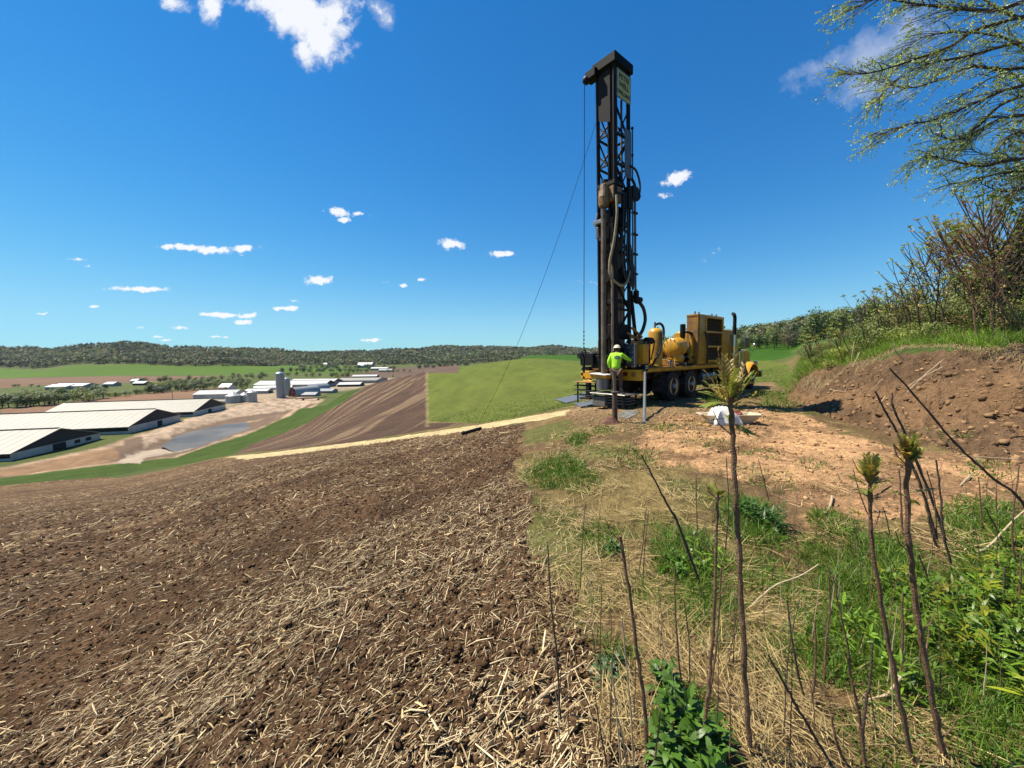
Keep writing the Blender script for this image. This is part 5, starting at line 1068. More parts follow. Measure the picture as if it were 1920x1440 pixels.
def bin_(px, py, r, h, label, leg=False):
    g = zf(G(px, py)); root = empty('grain_bin', g); tag(root, label, 'grain bin'); pr = [(0, r)]
    for i in range(12): z_ = h * (i + .5) / 12; pr += [(z_ - .12, r), (z_, r + .08), (z_ + .12, r)]
    MB().lathe((0, 0, 0), (0, 0, 1), pr + [(h, r)], 28).build('drum', galv_m, root, smooth=False)
    MB().lathe((0, 0, h), (0, 0, 1), [(0, r + .25), (r * .5, .5), (r * .5 + .35, .45), (r * .5 + .4, .02)], 28).build('cone_roof', roof_grey, root)
    if leg: MB().box((0, -r - .5, h * .5), (1.0, .25, h)).build('ladder', wall_white, root)
    return root
bin_(438, 755, 5.4, 5.8, 'largest wide grain bin, leftmost of the three beside the farthest cream barn')
bin_(459, 753, 4.2, 5.6, 'middle grain bin of the three')
bin_(473, 754, 3.6, 8.0, 'tall narrow grain bin with a white ladder, rightmost of the three', True)
# white van like trailer by the bins
g = zf(G(414, 756)); root = empty('farm_trailer', g, (0, 0, .3)); tag(root, 'low white trailer parked left of the largest grain bin', 'trailer')
MB().box((0, 0, 1.25), (9, 2.5, 1.5)).build('body', roof_white, root, bevel=.1)
for sx in (-2.6, -1.4, 3.2):
    for sy in (-1, 1): MB().cyl((sx, sy * 1.2, .5), (sx, sy * .95, .5), .5, n=14).build('wheel', opening_m, root)
# auger / slurry boom lying beside the lagoon end
g = zf(G(578, 751)); root = empty('slurry_pump', g, (0, 0, .1)); tag(root, 'long dark pump boom on wheels at the far end of the lagoon', 'farm machine')
MB().tube([(-10, 0, 1.3), (-4, 0, 1.8), (10, 0, 2.0), (15, 0, 3.0)], .32, 8).build('boom', wall_dark, root)
MB().beam((-4, 0, .2), (-4, 0, 2.0), .5, .5).beam((8, 0, .2), (8, 0, 2.2), .5, .5).build('frame', wall_dark, root)
for sx in (-4, 8):
    for sy in (-1.3, 1.3): MB().cyl((sx, sy, .6), (sx, sy * .8, .6), .6, n=12).build('wheel', opening_m, root)
# utility pole
g = zf(G(324, 752)); root = empty('utility_pole', g); tag(root, 'lone thin utility pole standing behind the farthest cream barn', 'pole')
MB().tube([(0, 0, -.5), (0, 0, 9.5)], [.22, .14], 8).build('post', bark_d, root); MB().box((0, 0, 8.8), (2.2, .14, .16)).build('crossarm', bark_d, root)
# far farmsteads
for (nm, px, py, L, W, wh, rh, ang, rf, wl, lab) in [
 ('far_shed',172,729,40,20,4.5,7.5,R(178),roof_white,wall_grey,'long white-roofed shed far out on the valley floor, left of the pair'),
 ('far_shed',139,730,26,18,4.0,6.6,R(178),roof_white,wall_grey,'short white-roofed shed joined to the left of the far long one'),
 ('far_shed',195,728,14,10,2.6,4.6,R(178),wall_dark,wall_dark,'small dark shed right of the far long white shed'),
 ('far_shed',220,724,13,11,3.6,6.0,R(178),roof_white,wall_grey,'small isolated white-roofed shed on the valley floor'),
 ('far_shed',277,722,16,11,3.2,5.6,R(178),roof_white,wall_dark,'white-roofed farm shed by dark trees on the valley floor'),
 ('far_shed',262,719,10,8,4.4,7.0,R(178),roof_grey,wall_grey,'grey house beside the white shed by dark trees on the valley floor')]:
    shed(nm, px, py, L, W, wh, rh, ang, rf, wl, lab, cat='shed')
for (px, py, L, W, wh, rh, rf, lab) in [(700,689,36,18,8,13,roof_white,'white-roofed barn of the distant farm among trees, beyond the valley farm'),(684,690,14,12,7,11,roof_white,'small white house at the left end of the distant farm'),(730,694,44,14,5,8,roof_white,'long low white shed of the distant farm'),(736,697,30,14,4,7,roof_grey,'grey-roofed shed in front of the long low distant one'),(615,682,10,10,5,8,roof_white,'tiny white building on the green slope left of the distant farm')]:
    g = G(px, py); s_ = max(1.0, g.y / 950); shed('distant_building', px, py, L * s_, W * s_, wh * s_, rh * s_, R(178), rf, wall_grey, lab, cat='building')
# ------------------------------------------------------------------ the drilling rig
Y_ = (.68, .36, .018)
yel = mat('yellow_paint', Y_, rough=.42, var=.12, scale=2.2, dirt=(.20, .11, .03), dirt_amt=.6, bump=.08, bscale=12)
yel_d = mat('grimy_yellow_paint', (.34, .16, .014), rough=.6, var=.25, scale=4, dirt=(.10, .065, .035), dirt_amt=.8, bump=.2, bscale=20)
blk = mat('black_paint', (.006, .006, .0075), rough=.6, spec=.25, var=.3, scale=4, dirt=(.020, .017, .014), dirt_amt=.5, bump=.1, bscale=14)
rub = mat('rubber', (.016, .016, .016), rough=.85, var=.3, scale=8, dirt=(.09, .07, .05), dirt_amt=.5, bump=.3, bscale=30)
stl = mat('bare_steel', (.34, .34, .35), rough=.4, metal=.7, var=.25, scale=6, dirt=(.16, .12, .09), dirt_amt=.5)
rim_m = mat('rim_steel', (.50, .50, .50), rough=.35, metal=.6, var=.2, scale=6, dirt=(.22, .18, .14), dirt_amt=.5)
pipe_m = mat('muddy_pipe', (.10, .075, .052), rough=.65, metal=.15, var=.4, scale=3, dirt=(.26, .20, .14), dirt_amt=.5)
grease = mat('greasy_ochre', (.26, .15, .045), rough=.5, var=.5, scale=9, dirt=(.05, .03, .02), dirt_amt=.8, bump=.6, bscale=25)
hose_m = mat('hose_black', (.018, .018, .02), rough=.5, var=.3, scale=10)
hose_t = mat('hose_tan', (.30, .25, .15), rough=.55, var=.3, scale=8)
glass = mat('cab_glass', (.035, .045, .05), rough=.06, spec=.8)
chrome = mat('chrome', (.62, .62, .64), rough=.16, metal=1.0, var=.05)
white_m = mat('white_cloth', (.74, .74, .72), rough=.85, var=.08, scale=5, dirt=(.40, .36, .30), dirt_amt=.35)
grey_m = mat('grey_plate', (.13, .14, .16), rough=.5, metal=.3, var=.2, scale=5)
sign_m = mat('sign_yellow', (.52, .46, .10), rough=.5, var=.12, scale=8, dirt=(.25, .22, .10), dirt_amt=.4)
TZ = EYE - 1.78; TA = math.atan2(.65, .76)
truck = empty('drilling_truck', (5.12, 14.91, TZ), (0, 0, TA)); tag(truck, 'yellow water-well drilling truck with its tall black mast raised at the rear', 'truck')
TM = Matrix.Translation(truck.location) @ Matrix.Rotation(TA, 4, 'Z'); TI = TM.inverted()
B = lambda mb, name, m, par=truck, bev=.008, sm=False: mb.build(name, m, par, bevel=bev, smooth=sm)
# chassis and deck
B(MB().box((3.6, .42, .84), (11.4, .10, .26)).box((3.6, -.42, .84), (11.4, .10, .26)), 'chassis', blk)
deck = B(MB().box((1.55, 0, 1.20), (6.9, 2.44, .16)), 'deck', yel_d)
B(MB().box((1.55, -1.235, 1.205), (6.9, .02, .10)), 'edge_strip', yel, deck, 0)
B(MB().box((1.5, -.6, 1.0), (6.4, .9, .22)), 'deck_frame', blk)
B(MB().box((3.4, .5, .62), (3.0, .9, .5)).box((.7, .1, .75), (2.6, .8, .35)).box((-1.4, .2, .7), (.7, 1.2, .5)), 'underbody', blk)
for x_ in (-1.2, 1.0, 2.4, 3.6, 4.6): B(MB().box((x_, 0, 1.03), (.14, 2.3, .16)), 'crossmember', blk, deck)
def wheel(x_, y_, z_, r=.52, w=.27, s=-1, dual=False, steer=0):
    wr = empty('wheel', (x_, y_, z_), (0, 0, steer), truck); n = 30
    for k, yo in enumerate((0, -s * .33) if dual else (0,)):
        pr = [(-w / 2, r * .60), (-w / 2 + .01, r * .80), (-w / 2 + .035, r * .97), (-w / 2 + .07, r)] + [(w / 2 - .07, r), (w / 2 - .035, r * .97), (w / 2 - .01, r * .80), (w / 2, r * .60)]
        t = MB().lathe((0, yo, 0), (0, s, 0), pr, n)
        for q in range(28):
            a = 2 * math.pi * q / 28; c = Vector((math.cos(a) * (r + .005), yo, math.sin(a) * (r + .005))); t.box(c, (.05, w * .78, .025), Matrix.Rotation(math.pi / 2 - a, 3, 'Y'))
        t.build('tyre', rub, wr)
    hub = w / 2
    prf = [(hub - .02, r * .62), (hub + .005, r * .60), (hub - .03, r * .55), (hub - (.13 if dual else .02), r * .42), (hub - (.15 if dual else .0), r * .30), (hub - .02, r * .22), (hub + .08, r * .17), (hub + .10, r * .02)]
    MB().lathe((0, 0, 0), (0, s, 0), prf, 30).build('rim', rim_m, wr, smooth=True)
    nuts = MB()
    for q in range(10): a = 2 * math.pi * q / 10; nuts.cyl((math.cos(a) * r * .34, s * (hub - (.14 if dual else .01)), math.sin(a) * r * .34), (math.cos(a) * r * .34, s * (hub - (.14 if dual else .01) + .045), math.sin(a) * r * .34), .016, n=6)
    nuts.build('wheel_nuts', stl, wr); return wr
for x_ in (0, 1.42):
    wheel(x_, -1.08, .56, dual=True, s=-1); wheel(x_, 1.08, .56, dual=True, s=1)
    B(MB().cyl((x_, -.9, .56), (x_, .9, .56), .12), 'axle', blk)
wheel(8.2, -1.06, .44, w=.30, s=-1, steer=.10); wheel(8.2, 1.06, .44, w=.30, s=1, steer=.10); B(MB().cyl((8.2, -.9, .44), (8.2, .9, .44), .09), 'axle', blk)
for y_ in (-1.08, 1.08): B(MB().box((-.75, y_, .68), (.03, .62, .62)), 'mudflap', rub)
B(MB().lathe((2.5, -.92, .72), (1, 0, 0), [(0, .02), (.01, .27), (.03, .29), (1.35, .29), (1.37, .27), (1.38, .02)], 24), 'fuel_tank', mat('tank_aluminium', (.30, .31, .33), rough=.35, metal=.7, var=.2, scale=4, dirt=(.12, .10, .08), dirt_amt=.6), sm=True)
for x_ in (2.8, 3.6): B(MB().lathe((x_, -.92, .72), (1, 0, 0), [(0, .296), (.05, .296)], 24), 'strap', blk, bev=0)
B(MB().box((4.6, -1.0, .62), (1.1, .5, .45)), 'battery_box', blk); B(MB().box((5.55, -1.08, .50), (1.3, .38, .06)).box((5.55, -1.06, .85), (1.3, .30, .05)), 'step', stl)
# cab, hood, front end
cab = B(MB().prism([(4.75, -1.05, 1.05), (6.55, -1.05, 1.05), (6.6, -1.05, 1.95), (6.32, -1.05, 2.66), (6.2, -1.05, 2.76), (4.8, -1.05, 2.80), (4.75, -1.05, 2.74)], (0, 2.1, 0)), 'cab', yel, bev=.03)
d_ = B(MB().box((5.95, -1.06, 1.62), (.95, .03, 1.1)), 'door', yel, cab); B(MB().prism([(5.55, -1.062, 1.98), (6.46, -1.062, 1.98), (6.24, -1.062, 2.58), (5.55, -1.062, 2.58)], (0, .03, 0)), 'side_window', glass, cab, 0)
B(MB().prism([(5.55, 1.032, 1.98), (6.46, 1.032, 1.98), (6.24, 1.032, 2.58), (5.55, 1.032, 2.58)], (0, .03, 0)), 'side_window', glass, cab, 0)
B(MB().prism([(6.615, -.93, 2.0), (6.615, .93, 2.0), (6.37, .90, 2.6), (6.37, -.90, 2.6)], (.012, 0, .004)), 'windscreen', glass, cab, 0)
hood = B(MB().prism([(6.58, -.72, 1.0), (9.45, -.66, 1.0), (9.5, -.64, 1.75), (9.35, -.58, 1.86), (6.62, -.66, 2.02)], (0, 1.34, 0)), 'hood', yel, bev=.05)
B(MB().box((9.52, 0, 1.42), (.06, 1.05, .78)), 'grille', chrome, hood); B(MB().box((9.72, 0, .62), (.14, 2.3, .34)), 'bumper', chrome, bev=.02)
for s in (-1, 1):
    arc = [(8.2 + .74 * math.cos(R(a)), .50 + .74 * math.sin(R(a))) for a in range(8, 176, 12)]
    mb = MB(); n = len(arc); vs = []
    for (k, (ax, az)) in enumerate(arc):
        ix, iz = 8.2 + (ax - 8.2) * .93, .50 + (az - .50) * .93
        vs += [(ax, s * .66, az + .06), (ax, s * 1.14, az + .03), (ax, s * 1.26, az - .05), (ix, s * 1.24, iz - .05), (ix, s * .66, iz)]
    fs = [(k * 5 + q, k * 5 + (q + 1) % 5, (k + 1) * 5 + (q + 1) % 5, (k + 1) * 5 + q) for k in range(n - 1) for q in range(5)] + [tuple(range(5)), tuple((n - 1) * 5 + q for q in range(5))[::-1]]
    B(mb.add(vs, fs), 'fender', yel, bev=.01, sm=True)
    hl = B(MB().lathe((9.32, s * .92, 1.18), (1, 0, 0), [(0, .02), (.02, .11), (.12, .12), (.14, .10), (.15, .01)], 16), 'headlight', chrome, sm=True)
    st = MB().tube([(6.5, s * 1.08, 1.75), (6.62, s * 1.42, 1.85), (6.62, s * 1.42, 2.55), (6.45, s * 1.08, 2.62)], .018, 6); B(st, 'mirror_bracket', chrome, cab, 0)
    B(MB().box((6.60, s * 1.42, 2.2), (.06, .22, .50)), 'mirror', chrome, cab)
    B(MB().tube([(8.7, s * .85, 1.45), (8.75, s * 1.05, 1.95), (8.75, s * 1.05, 2.05)], .012, 5).ball((8.75, s * 1.05, 2.12), .085, zs=(.5, 1, 1)), 'hood_mirror', chrome, hood, 0)
B(MB().lathe((7.0, -.95, 1.1), (0, 0, 1), [(0, .02), (.01, .15), (.75, .15), (.76, .05)], 20), 'air_cleaner', chrome, sm=True)
B(MB().cyl((6.9, -.95, 1.84), (6.9, -.95, 1.95), .10), 'air_cleaner_cap', blk, bev=0)
ex = B(MB().tube([(5.45, -1.26, .95), (5.45, -1.26, 1.5)], .06, 12).tube([(5.45, -1.26, 1.5), (5.45, -1.26, 2.55)], .11, 14), 'exhaust_stack', chrome, sm=True, bev=0)
B(MB().tube(spline([(5.45, -1.26, 2.5), (5.45, -1.26, 3.15), (5.44, -1.26, 3.32), (5.36, -1.26, 3.44), (5.22, -1.26, 3.48)], 5), .075, 12), 'exhaust_tip', blk, ex, 0, True)
B(MB().box((5.1, 0, 2.9), (.3, 1.9, .12)).cyl((4.95, -.8, 2.8), (4.95, -.8, 3.02), .05), 'roof_rack', chrome, cab)
# cooler housing with louvres
cool = B(MB().box((3.2, -.5, 1.33), (2.45, 1.3, .10)).box((2.05, -.93, 2.33), (.12, .46, 1.9)).box((4.36, -.93, 2.33), (.12, .43, 1.9)).box((3.2, -.93, 3.26), (2.45, .48, .08)).box((3.2, -.74, 2.3), (2.25, .08, 1.85)), 'cooler_housing', yel_d)
B(MB().box((2.36, -1.155, 2.30), (.50, .05, 1.98)), 'front_panel', yel, cool); B(MB().box((2.66, -1.175, 2.3), (.08, .06, 1.98)).box((4.34, -1.175, 2.3), (.10, .06, 1.98)), 'corner_post', yel, cool)
for z_ in (1.42, 2.02, 2.62, 3.22): B(MB().box((3.5, -1.17, z_), (1.60, .06, .08)), 'cross_rail', yel, cool)
for z0 in (1.46, 2.06, 2.66):
    lv = MB()
    for k in range(9): lv.box((3.5, -1.13, z0 + .035 + k * .059), (1.58, .055, .010), Matrix.Rotation(R(38), 3, 'X'))
    B(lv, 'louvre_panel', mat('louvre_brown', (.15, .085, .035), rough=.55, metal=.2, var=.3, scale=5) if z0 < 1.5 else bpy.data.materials['louvre_brown'], cool, 0)
B(MB().box((3.3, -.93, 2.3), (2.0, .25, 1.8)), 'radiator_core', blk, cool)
for x_ in (2.15, 2.5, 3.75, 4.2): B(MB().cyl((x_, -.95, 3.29), (x_, -.95, 3.42), .035, n=8), 'filler_neck', stl, cool, 0)
B(MB().box((3.2, .2, 1.75), (2.2, 1.1, .75)).cyl((2.4, .2, 2.1), (2.4, .2, 2.3), .12), 'deck_engine', blk)
B(MB().tube(spline([(2.75, -1.22, 1.35), (2.55, -1.3, 1.7), (2.6, -1.26, 2.3), (2.5, -1.22, 2.6)], 5), .035, 8), 'coolant_hose', hose_m, bev=0)
# receiver tank
tank = B(MB().lathe((-.62, -.80, 1.28), (0, 0, 1), [(0, .25), (.02, .27), (.06, .27), (.08, .25), (1.22, .25), (1.32, .21), (1.38, .12), (1.40, .02)], 28), 'receiver_tank', yel, sm=True, bev=0)
B(MB().cyl((-.66, -.8, 2.66), (-.66, -.8, 2.88), .035).cyl((-.46, -.8, 2.6), (-.46, -.8, 2.72), .03), 'fitting', stl, tank, 0)
B(MB().tube(spline([(-.64, -.8, 2.78), (-.35, -.82, 2.84), (-.15, -.84, 2.72), (-.12, -.85, 2.45), (-.2, -.85, 2.25)], 6), .045, 10), 'hose', hose_m, tank, 0, True)
B(MB().tube(spline([(-.75, -1.08, 2.5), (-.74, -1.09, 2.1), (-.8, -1.08, 1.8), (-.9, -1.0, 1.6), (-.95, -.9, 1.35)], 5), .04, 8), 'hose', hose_m, tank, 0, True)
# compressor and engine
comp = B(MB().lathe((.42, -.82, 1.98), (1, -.05, .03), [(0, .05), (.02, .26), (.08, .34), (.20, .36), (.62, .36), (.74, .30), (.80, .16), (.82, .02)], 26), 'compressor', yel, sm=True, bev=0)
B(MB().lathe((.50, -.86, 1.56), (1, 0, 0), [(0, .05), (.02, .22), (.1, .25), (.5, .25), (.58, .20), (.6, .02)], 22), 'lower_cylinder', yel, comp, 0, True)
B(MB().box((.75, -.6, 1.42), (.9, .5, .24)), 'mounting', yel_d, comp)
for k in range(12): a = R(30 * k); B(MB().cyl((.48, -.82 + .31 * math.cos(a), 1.98 + .31 * math.sin(a)), (.40, -.82 + .31 * math.cos(a), 1.98 + .31 * math.sin(a)), .018, n=6), 'flange_bolt', stl, comp, 0)
eng = B(MB().box((1.55, -.35, 1.70), (1.0, .75, .75)).box((1.5, -.75, 1.9), (.6, .16, .3)), 'engine', blk)
for k in range(6): B(MB().cyl((1.2 + .13 * k, -.84, 1.75), (1.2 + .13 * k, -.84, 2.0), .045, n=8), 'engine_manifold', stl if k % 2 else blk, eng, 0)
B(MB().tube(spline([(1.1, -.9, 1.45), (1.4, -1.0, 1.62), (1.7, -.95, 1.5), (1.95, -1.0, 1.62)], 5), .035, 8), 'engine_hose', hose_m, eng, 0, True)
ai = B(MB().lathe((1.25, -.9, 2.25), (0, 0, 1), [(0, .04), (.08, .05), (.16, .10), (.62, .10), (.64, .02)], 16).cyl((1.25, -.9, 1.75), (1.25, -.9, 2.3), .04), 'engine_exhaust', blk, sm=True, bev=0)
B(MB().tube([(1.28, -.9, 2.58), (1.75, -.9, 2.58), (2.0, -.9, 2.53)], [.035, .045, .06], 10), 'intake_pipe', blk, ai, 0)
B(MB().prism([(1.72, -1.0, 1.35), (1.98, -1.0, 1.35), (1.98, -1.0, 2.42), (1.84, -1.0, 2.42), (1.84, -1.0, 1.85), (1.72, -1.0, 1.62)], (0, .12, 0)), 'bracket', yel)
B(MB().box((1.62, -.6, 2.42), (.34, .3, .28)), 'filter_housing', yel)
# clutter along the deck: valves, coiled hose, chain binders
random.seed(4)
for k in range(26):
    x_ = random.uniform(-.3, 2.0); y_ = random.uniform(-1.12, -.85); z_ = 1.30
    t_ = random.choice('vhb')
    if t_ == 'v': B(MB().cyl((x_, y_, z_), (x_, y_, z_ + random.uniform(.08, .22)), .03, n=8).ball((x_, y_, z_ + .16), .045, 8, 6), 'valve', random.choice((stl, blk, yel_d)), bev=0)
    elif t_ == 'h': B(MB().tube(spline([(x_, y_, z_ + .03), (x_ + .12, y_ + .06, z_ + .10), (x_ + .25, y_ - .03, z_ + .05), (x_ + .35, y_ + .05, z_ + .02)], 4), .022, 6), 'deck_hose', random.choice((hose_m, hose_t)), bev=0)
    else: B(MB().box((x_, y_, z_ + .05), (random.uniform(.08, .2), .12, random.uniform(.07, .16)), Matrix.Rotation(random.uniform(0, 1), 3, 'Z')), 'toolbox', random.choice((blk, yel_d, stl)))
rustm = mat('rusty_iron', (.16, .06, .03), rough=.8, var=.4, scale=8)
for k in range(22):
    x_ = random.uniform(-1.6, 1.9); y_ = random.uniform(-1.0, -.2) if x_ < -1 or x_ > 1.2 else random.uniform(-.55, .2); h_ = random.uniform(.25, .75); m_ = random.choice((blk, blk, rustm, yel_d, stl, hose_m))
    B(MB().tube(spline([(x_, y_, 1.28), (x_ + random.uniform(-.1, .1), y_, 1.28 + h_ * .6), (x_ + random.uniform(-.3, .3), y_ + random.uniform(-.1, .1), 1.28 + h_), (x_ + random.uniform(-.5, .5), y_, 1.28 + h_ * random.uniform(.5, 1.0))], 4), random.uniform(.02, .05), 8), 'pipework', m_, bev=0)
for x_ in (.15, 2.0): B(MB().cyl((x_, -1.17, 1.28), (x_, -1.17, 1.72), .018, n=6), 'handrail_post', yel, bev=0)
B(MB().cyl((-.2, .5, 1.3), (-.2, .5, 1.9), .3, n=20).cyl((.6, .7, 1.3), (.6, .7, 1.8), .28, n=20).box((1.6, .75, 1.6), (1.4, .5, .6)), 'hydraulic_reservoir', yel_d)
B(MB().tube([(-.6, .2, 2.25), (.2, .3, 2.32), (1.2, .2, 2.2)], .05, 8).tube([(-.6, -.2, 2.15), (.4, .0, 2.2), (1.3, -.1, 2.1)], .04, 8), 'air_lines', stl, bev=0)
# driller's station on the near rear corner
B(MB().box((-1.98, -1.12, 1.74), (.32, .26, .66)), 'control_column', yel); B(MB().box((-1.98, -1.14, 1.33), (.30, .26, .20)), 'control_box', blk)
for k in range(3): B(MB().box((-1.98, -1.276, 1.28 + .045 * k), (.16, .012, .022)), 'decal', white_m, bev=0)
pn = B(MB().box((-2.32, -.86, 1.72), (.10, .62, .74), Matrix.Rotation(R(-22), 3, 'Z')), 'control_panel', grey_m)
random.seed(8)
for k in range(26):
    y_ = -1.12 + .52 * ((k % 7) + .5) / 7; z_ = 1.46 + .16 * (k // 7); x_ = -2.395 - (y_ + .86) * .38
    B(MB().cyl((x_, y_, z_), (x_ - .10, y_ - .02, z_ + random.uniform(.0, .05)), .008, n=6).ball((x_ - .105, y_ - .02, z_ + .03), random.choice((.018, .026)), 8, 6), 'lever', random.choice((stl, blk, stl, rim_m)), pn, 0)
B(MB().box((-2.1, -1.0, 2.12), (.7, .10, .10)).beam((-1.75, -1.0, 2.15), (-2.35, -.75, 2.45), .07, .07).beam((-1.9, -.9, 2.1), (-1.9, -.9, 1.3), .09, .09), 'station_frame', yel_d)
B(MB().ball((-2.25, -.98, 1.35), .06, 8, 6, (1.6, 1, .6)).ball((-2.1, -1.1, 1.37), .05, 8, 6, (1.5, 1, .6)), 'rag', white_m, bev=0)
rb = B(MB().box((-2.18, -.75, 1.06), (.36, 1.05, .36)), 'rear_bumper', yel); B(MB().box((-2.37, -.72, 1.09), (.02, .16, .12)), 'tail_light', mat('lamp_red', (.16, .01, .01), rough=.3), rb, 0)
B(MB().lathe((-2.365, -1.02, 1.08), (-1, 0, 0), [(0, .08), (.015, .08), (.02, .06), (.021, .01)], 16), 'round_plate', yel_d, rb, 0)
B(MB().box((-2.0, -1.18, .86), (.12, .12, .70)).box((-2.0, -1.18, .48), (.34, .34, .05)), 'outrigger', blk)
B(MB().box((-2.0, 1.1, .7), (.16, .16, 1.2)).box((-2.0, 1.1, .12), (.5, .5, .06)), 'outrigger', blk); B(MB().box((-2.05, -.55, .55), (.2, .2, .9)).box((-2.05, -.55, .12), (.5, .5, .06)), 'levelling_jack', blk)
rl = B(MB().box((-2.28, .78, 1.02), (.46, .55, .26)).box((-2.3, .45, 1.10), (.4, .14, .2)), 'rear_ledge', yel)
for (y_, z_) in ((.98, 1.22), (.85, 1.26), (1.0, 1.05), (.92, .92)): B(MB().cyl((-2.52, y_, z_), (-2.40, y_, z_), .05, n=10), 'knob', blk, rl, 0)
B(MB().beam((-2.5, .95, .8), (-2.5, .4, .8), .04, .04).beam((-2.45, .9, .9), (-2.45, .55, .78), .10, .04), 'linkage', yel, rl)
B(MB().box((-2.6, .55, .78), (.5, 1.2, .025)), 'rear_shelf', yel_d)
for k in range(3): B(MB().box((-2.6, .72, .30 + .17 * k), (.35, .9, .03)), 'ladder_rung', blk)
B(MB().box((-2.6, 1.12, .4), (.05, .05, .8)).box((-2.6, .32, .4), (.05, .05, .8)), 'ladder_rail', blk)
# operator's platform
for x_ in (-2.5, -3.2): B(MB().box((x_, -1.2, .3), (.06, .06, .5)), 'platform_leg', blk)
pl = B(MB().box((-2.85, -.62, .47), (.85, 1.35, .04)), 'platform', stl)
for z_ in (.36, .27, .18): B(MB().box((-2.85, -.75, z_), (.5, 1.05, .03)), 'platform_slat', grey_m, pl, 0)
# pan and table under the string
pan = B(MB().lathe((-2.98, -.26, .58), (0, 0, 1), [(0, .18), (.01, .20), (.36, .22), (.37, .20)], 24), 'mud_pan', mat('pan_grey', (.17, .19, .21), rough=.5, metal=.3, var=.25, scale=5, dirt=(.10, .09, .08), dirt_amt=.5), sm=True)
B(MB().box((-2.98, -.26, 1.02), (.40, .52, .13)), 'table_band', yel); B(MB().box((-3.0, -.24, 1.10), (.50, .66, .035), Matrix.Rotation(R(3), 3, 'X')), 'table_plate', white_m)
B(MB().box((-2.98, -.26, .20), (.44, .5, .30)), 'base_block', mat('block_grey', (.12, .12, .11), rough=.9, var=.2, scale=8))
# ------------------------------ mast (leans a touch towards the tail)
MZ0, MZ1 = 1.10, 10.98
def lean(p):
    p = Vector(p); s = (p.z - MZ0) / (MZ1 - MZ0); return Vector((p.x - .12 * s, p.y + .10 * s, p.z))
X0, X1, Y0, Y1 = -2.70, -1.94, -.60, .04
def LB(mb, a, b, w, h): return mb.beam(lean(a), lean(b), w, h)
mast = MB()
for (x_, y_) in ((X0, Y0), (X0, Y1), (X1, Y0), (X1, Y1)): LB(mast, (x_, y_, MZ0 - .15), (x_, y_, MZ1 - .1), .10, .11)
mast = B(mast, 'mast', blk)
br = MB(); zz = [MZ0 + .3 + i * .92 for i in range(12)]
for i in range(11):
    a, b = zz[i], zz[i + 1] - .02
    if b > MZ1 - 1.0: break
    for (p, q) in (((X0, Y1), (X1, Y1)), ((X1, Y0), (X1, Y1))):       # far side and front: full lattice
        LB(br, (p[0], p[1], a), (q[0], q[1], a), .055, .055); LB(br, (p[0], p[1], a), (q[0], q[1], b), .05, .05); LB(br, (q[0], q[1], a), (p[0], p[1], b), .035, .035)
    LB(br, (X0, Y0, a), (X1, Y0, a), .06, .06)                         # near side: rungs and single diagonals
    LB(br, (X0, Y0, a) if i % 2 else (X1, Y0, a), (X1, Y0, b) if i % 2 else (X0, Y0, b), .05, .05)
    LB(br, (X0, Y1, a + .4), (X0, Y1 - .34, a + .02), .045, .045); LB(br, (X0, Y1, a), (X0, Y1 - .36, a), .045, .045)
LB(br, (X0 + .12, Y1 - .36, MZ0), (X0 + .12, Y1 - .36, MZ1 - 1.2), .07, .07)
B(br, 'lattice', blk, mast, 0)
cr = MB()
c0 = lean(((X0 + X1) / 2, (Y0 + Y1) / 2, MZ1)); cr.box(c0 + Vector((0, 0, -.05)), (1.02, .88, .30)); cr.box(c0 + Vector((-.48, .42, -.22)), (.34, .42, .26)); cr.box(c0 + Vector((.05, .02, .20)), (.22, .14, .24))
cr = B(cr, 'crown_block', mat('crown_paint', (.0035, .0035, .0045), rough=.7, spec=.15, var=.3, scale=5), mast, .02)
B(MB().box(c0 + Vector((0, -.02, .335)), (.08, .10, .22), taper=.4), 'crown_peak', grey_m, mast)
B(MB().cyl(c0 + Vector((-.15, .15, .17)), c0 + Vector((.15, .15, .17)), .16, n=18), 'sheave', blk, mast, 0)
# outrigger arm, sheave and line
A1 = Vector((-3.02, .42, MZ1 - .30))
arm = B(MB().tube([c0 + Vector((-.5, .45, -.10)), A1 + Vector((.1, -.06, .06)), A1], [.085, .10, .13], 12).ball(A1, .135, 12, 8), 'hoist_arm', blk, mast, 0, True)
B(MB().tube([c0 + Vector((-.45, .35, .10)), A1 + Vector((.22, -.12, .30)), A1 + Vector((.05, 0, .1))], .018, 6), 'arm_stay', blk, mast, 0)
line = B(MB().tube([A1 + Vector((-.08, .02, -.05)), Vector((A1.x - .08, A1.y + .02, 6)), Vector((A1.x - .08, A1.y + .02, 2.55))], .011, 6), 'hoist_line', blk, truck, 0)
hx, hy = A1.x - .08, A1.y + .02; chn = MB()
for k in range(5): chn.ball((hx, hy, 2.52 - k * .13), .026, 8, 6, (1, 1, 1.5))
for k in range(5): chn.tube([(hx, hy, 2.52 - k * .13), (hx, hy, 2.39 - k * .13)], .009, 5)
B(chn, 'chain', blk, line, 0)
B(MB().tube([(hx + .06 * math.sin(a), hy - .06 * math.sin(a) * .6, 1.80 + .11 * math.cos(a)) for a in [R(30 * k) for k in range(13)]], .02, 7, cap=False), 'shackle', blk, line, 0, True)
B(MB().tube([(hx, hy, 1.70), (hx, hy, 1.32), (hx + .01, hy, 1.12)], [.045, .05, .03], 8), 'elevator_link', blk, line, 0)
B(MB().box((-2.55, .52, 1.58), (.62, .55, .42)).cyl((-2.9, .75, 1.72), (-2.5, .75, 1.72), .12).tube([(-3.02, .72 + .07 * math.sin(R(30 * k)), 1.70 + .09 * math.cos(R(30 * k))) for k in range(13)], .016, 6, cap=False), 'winch', blk)
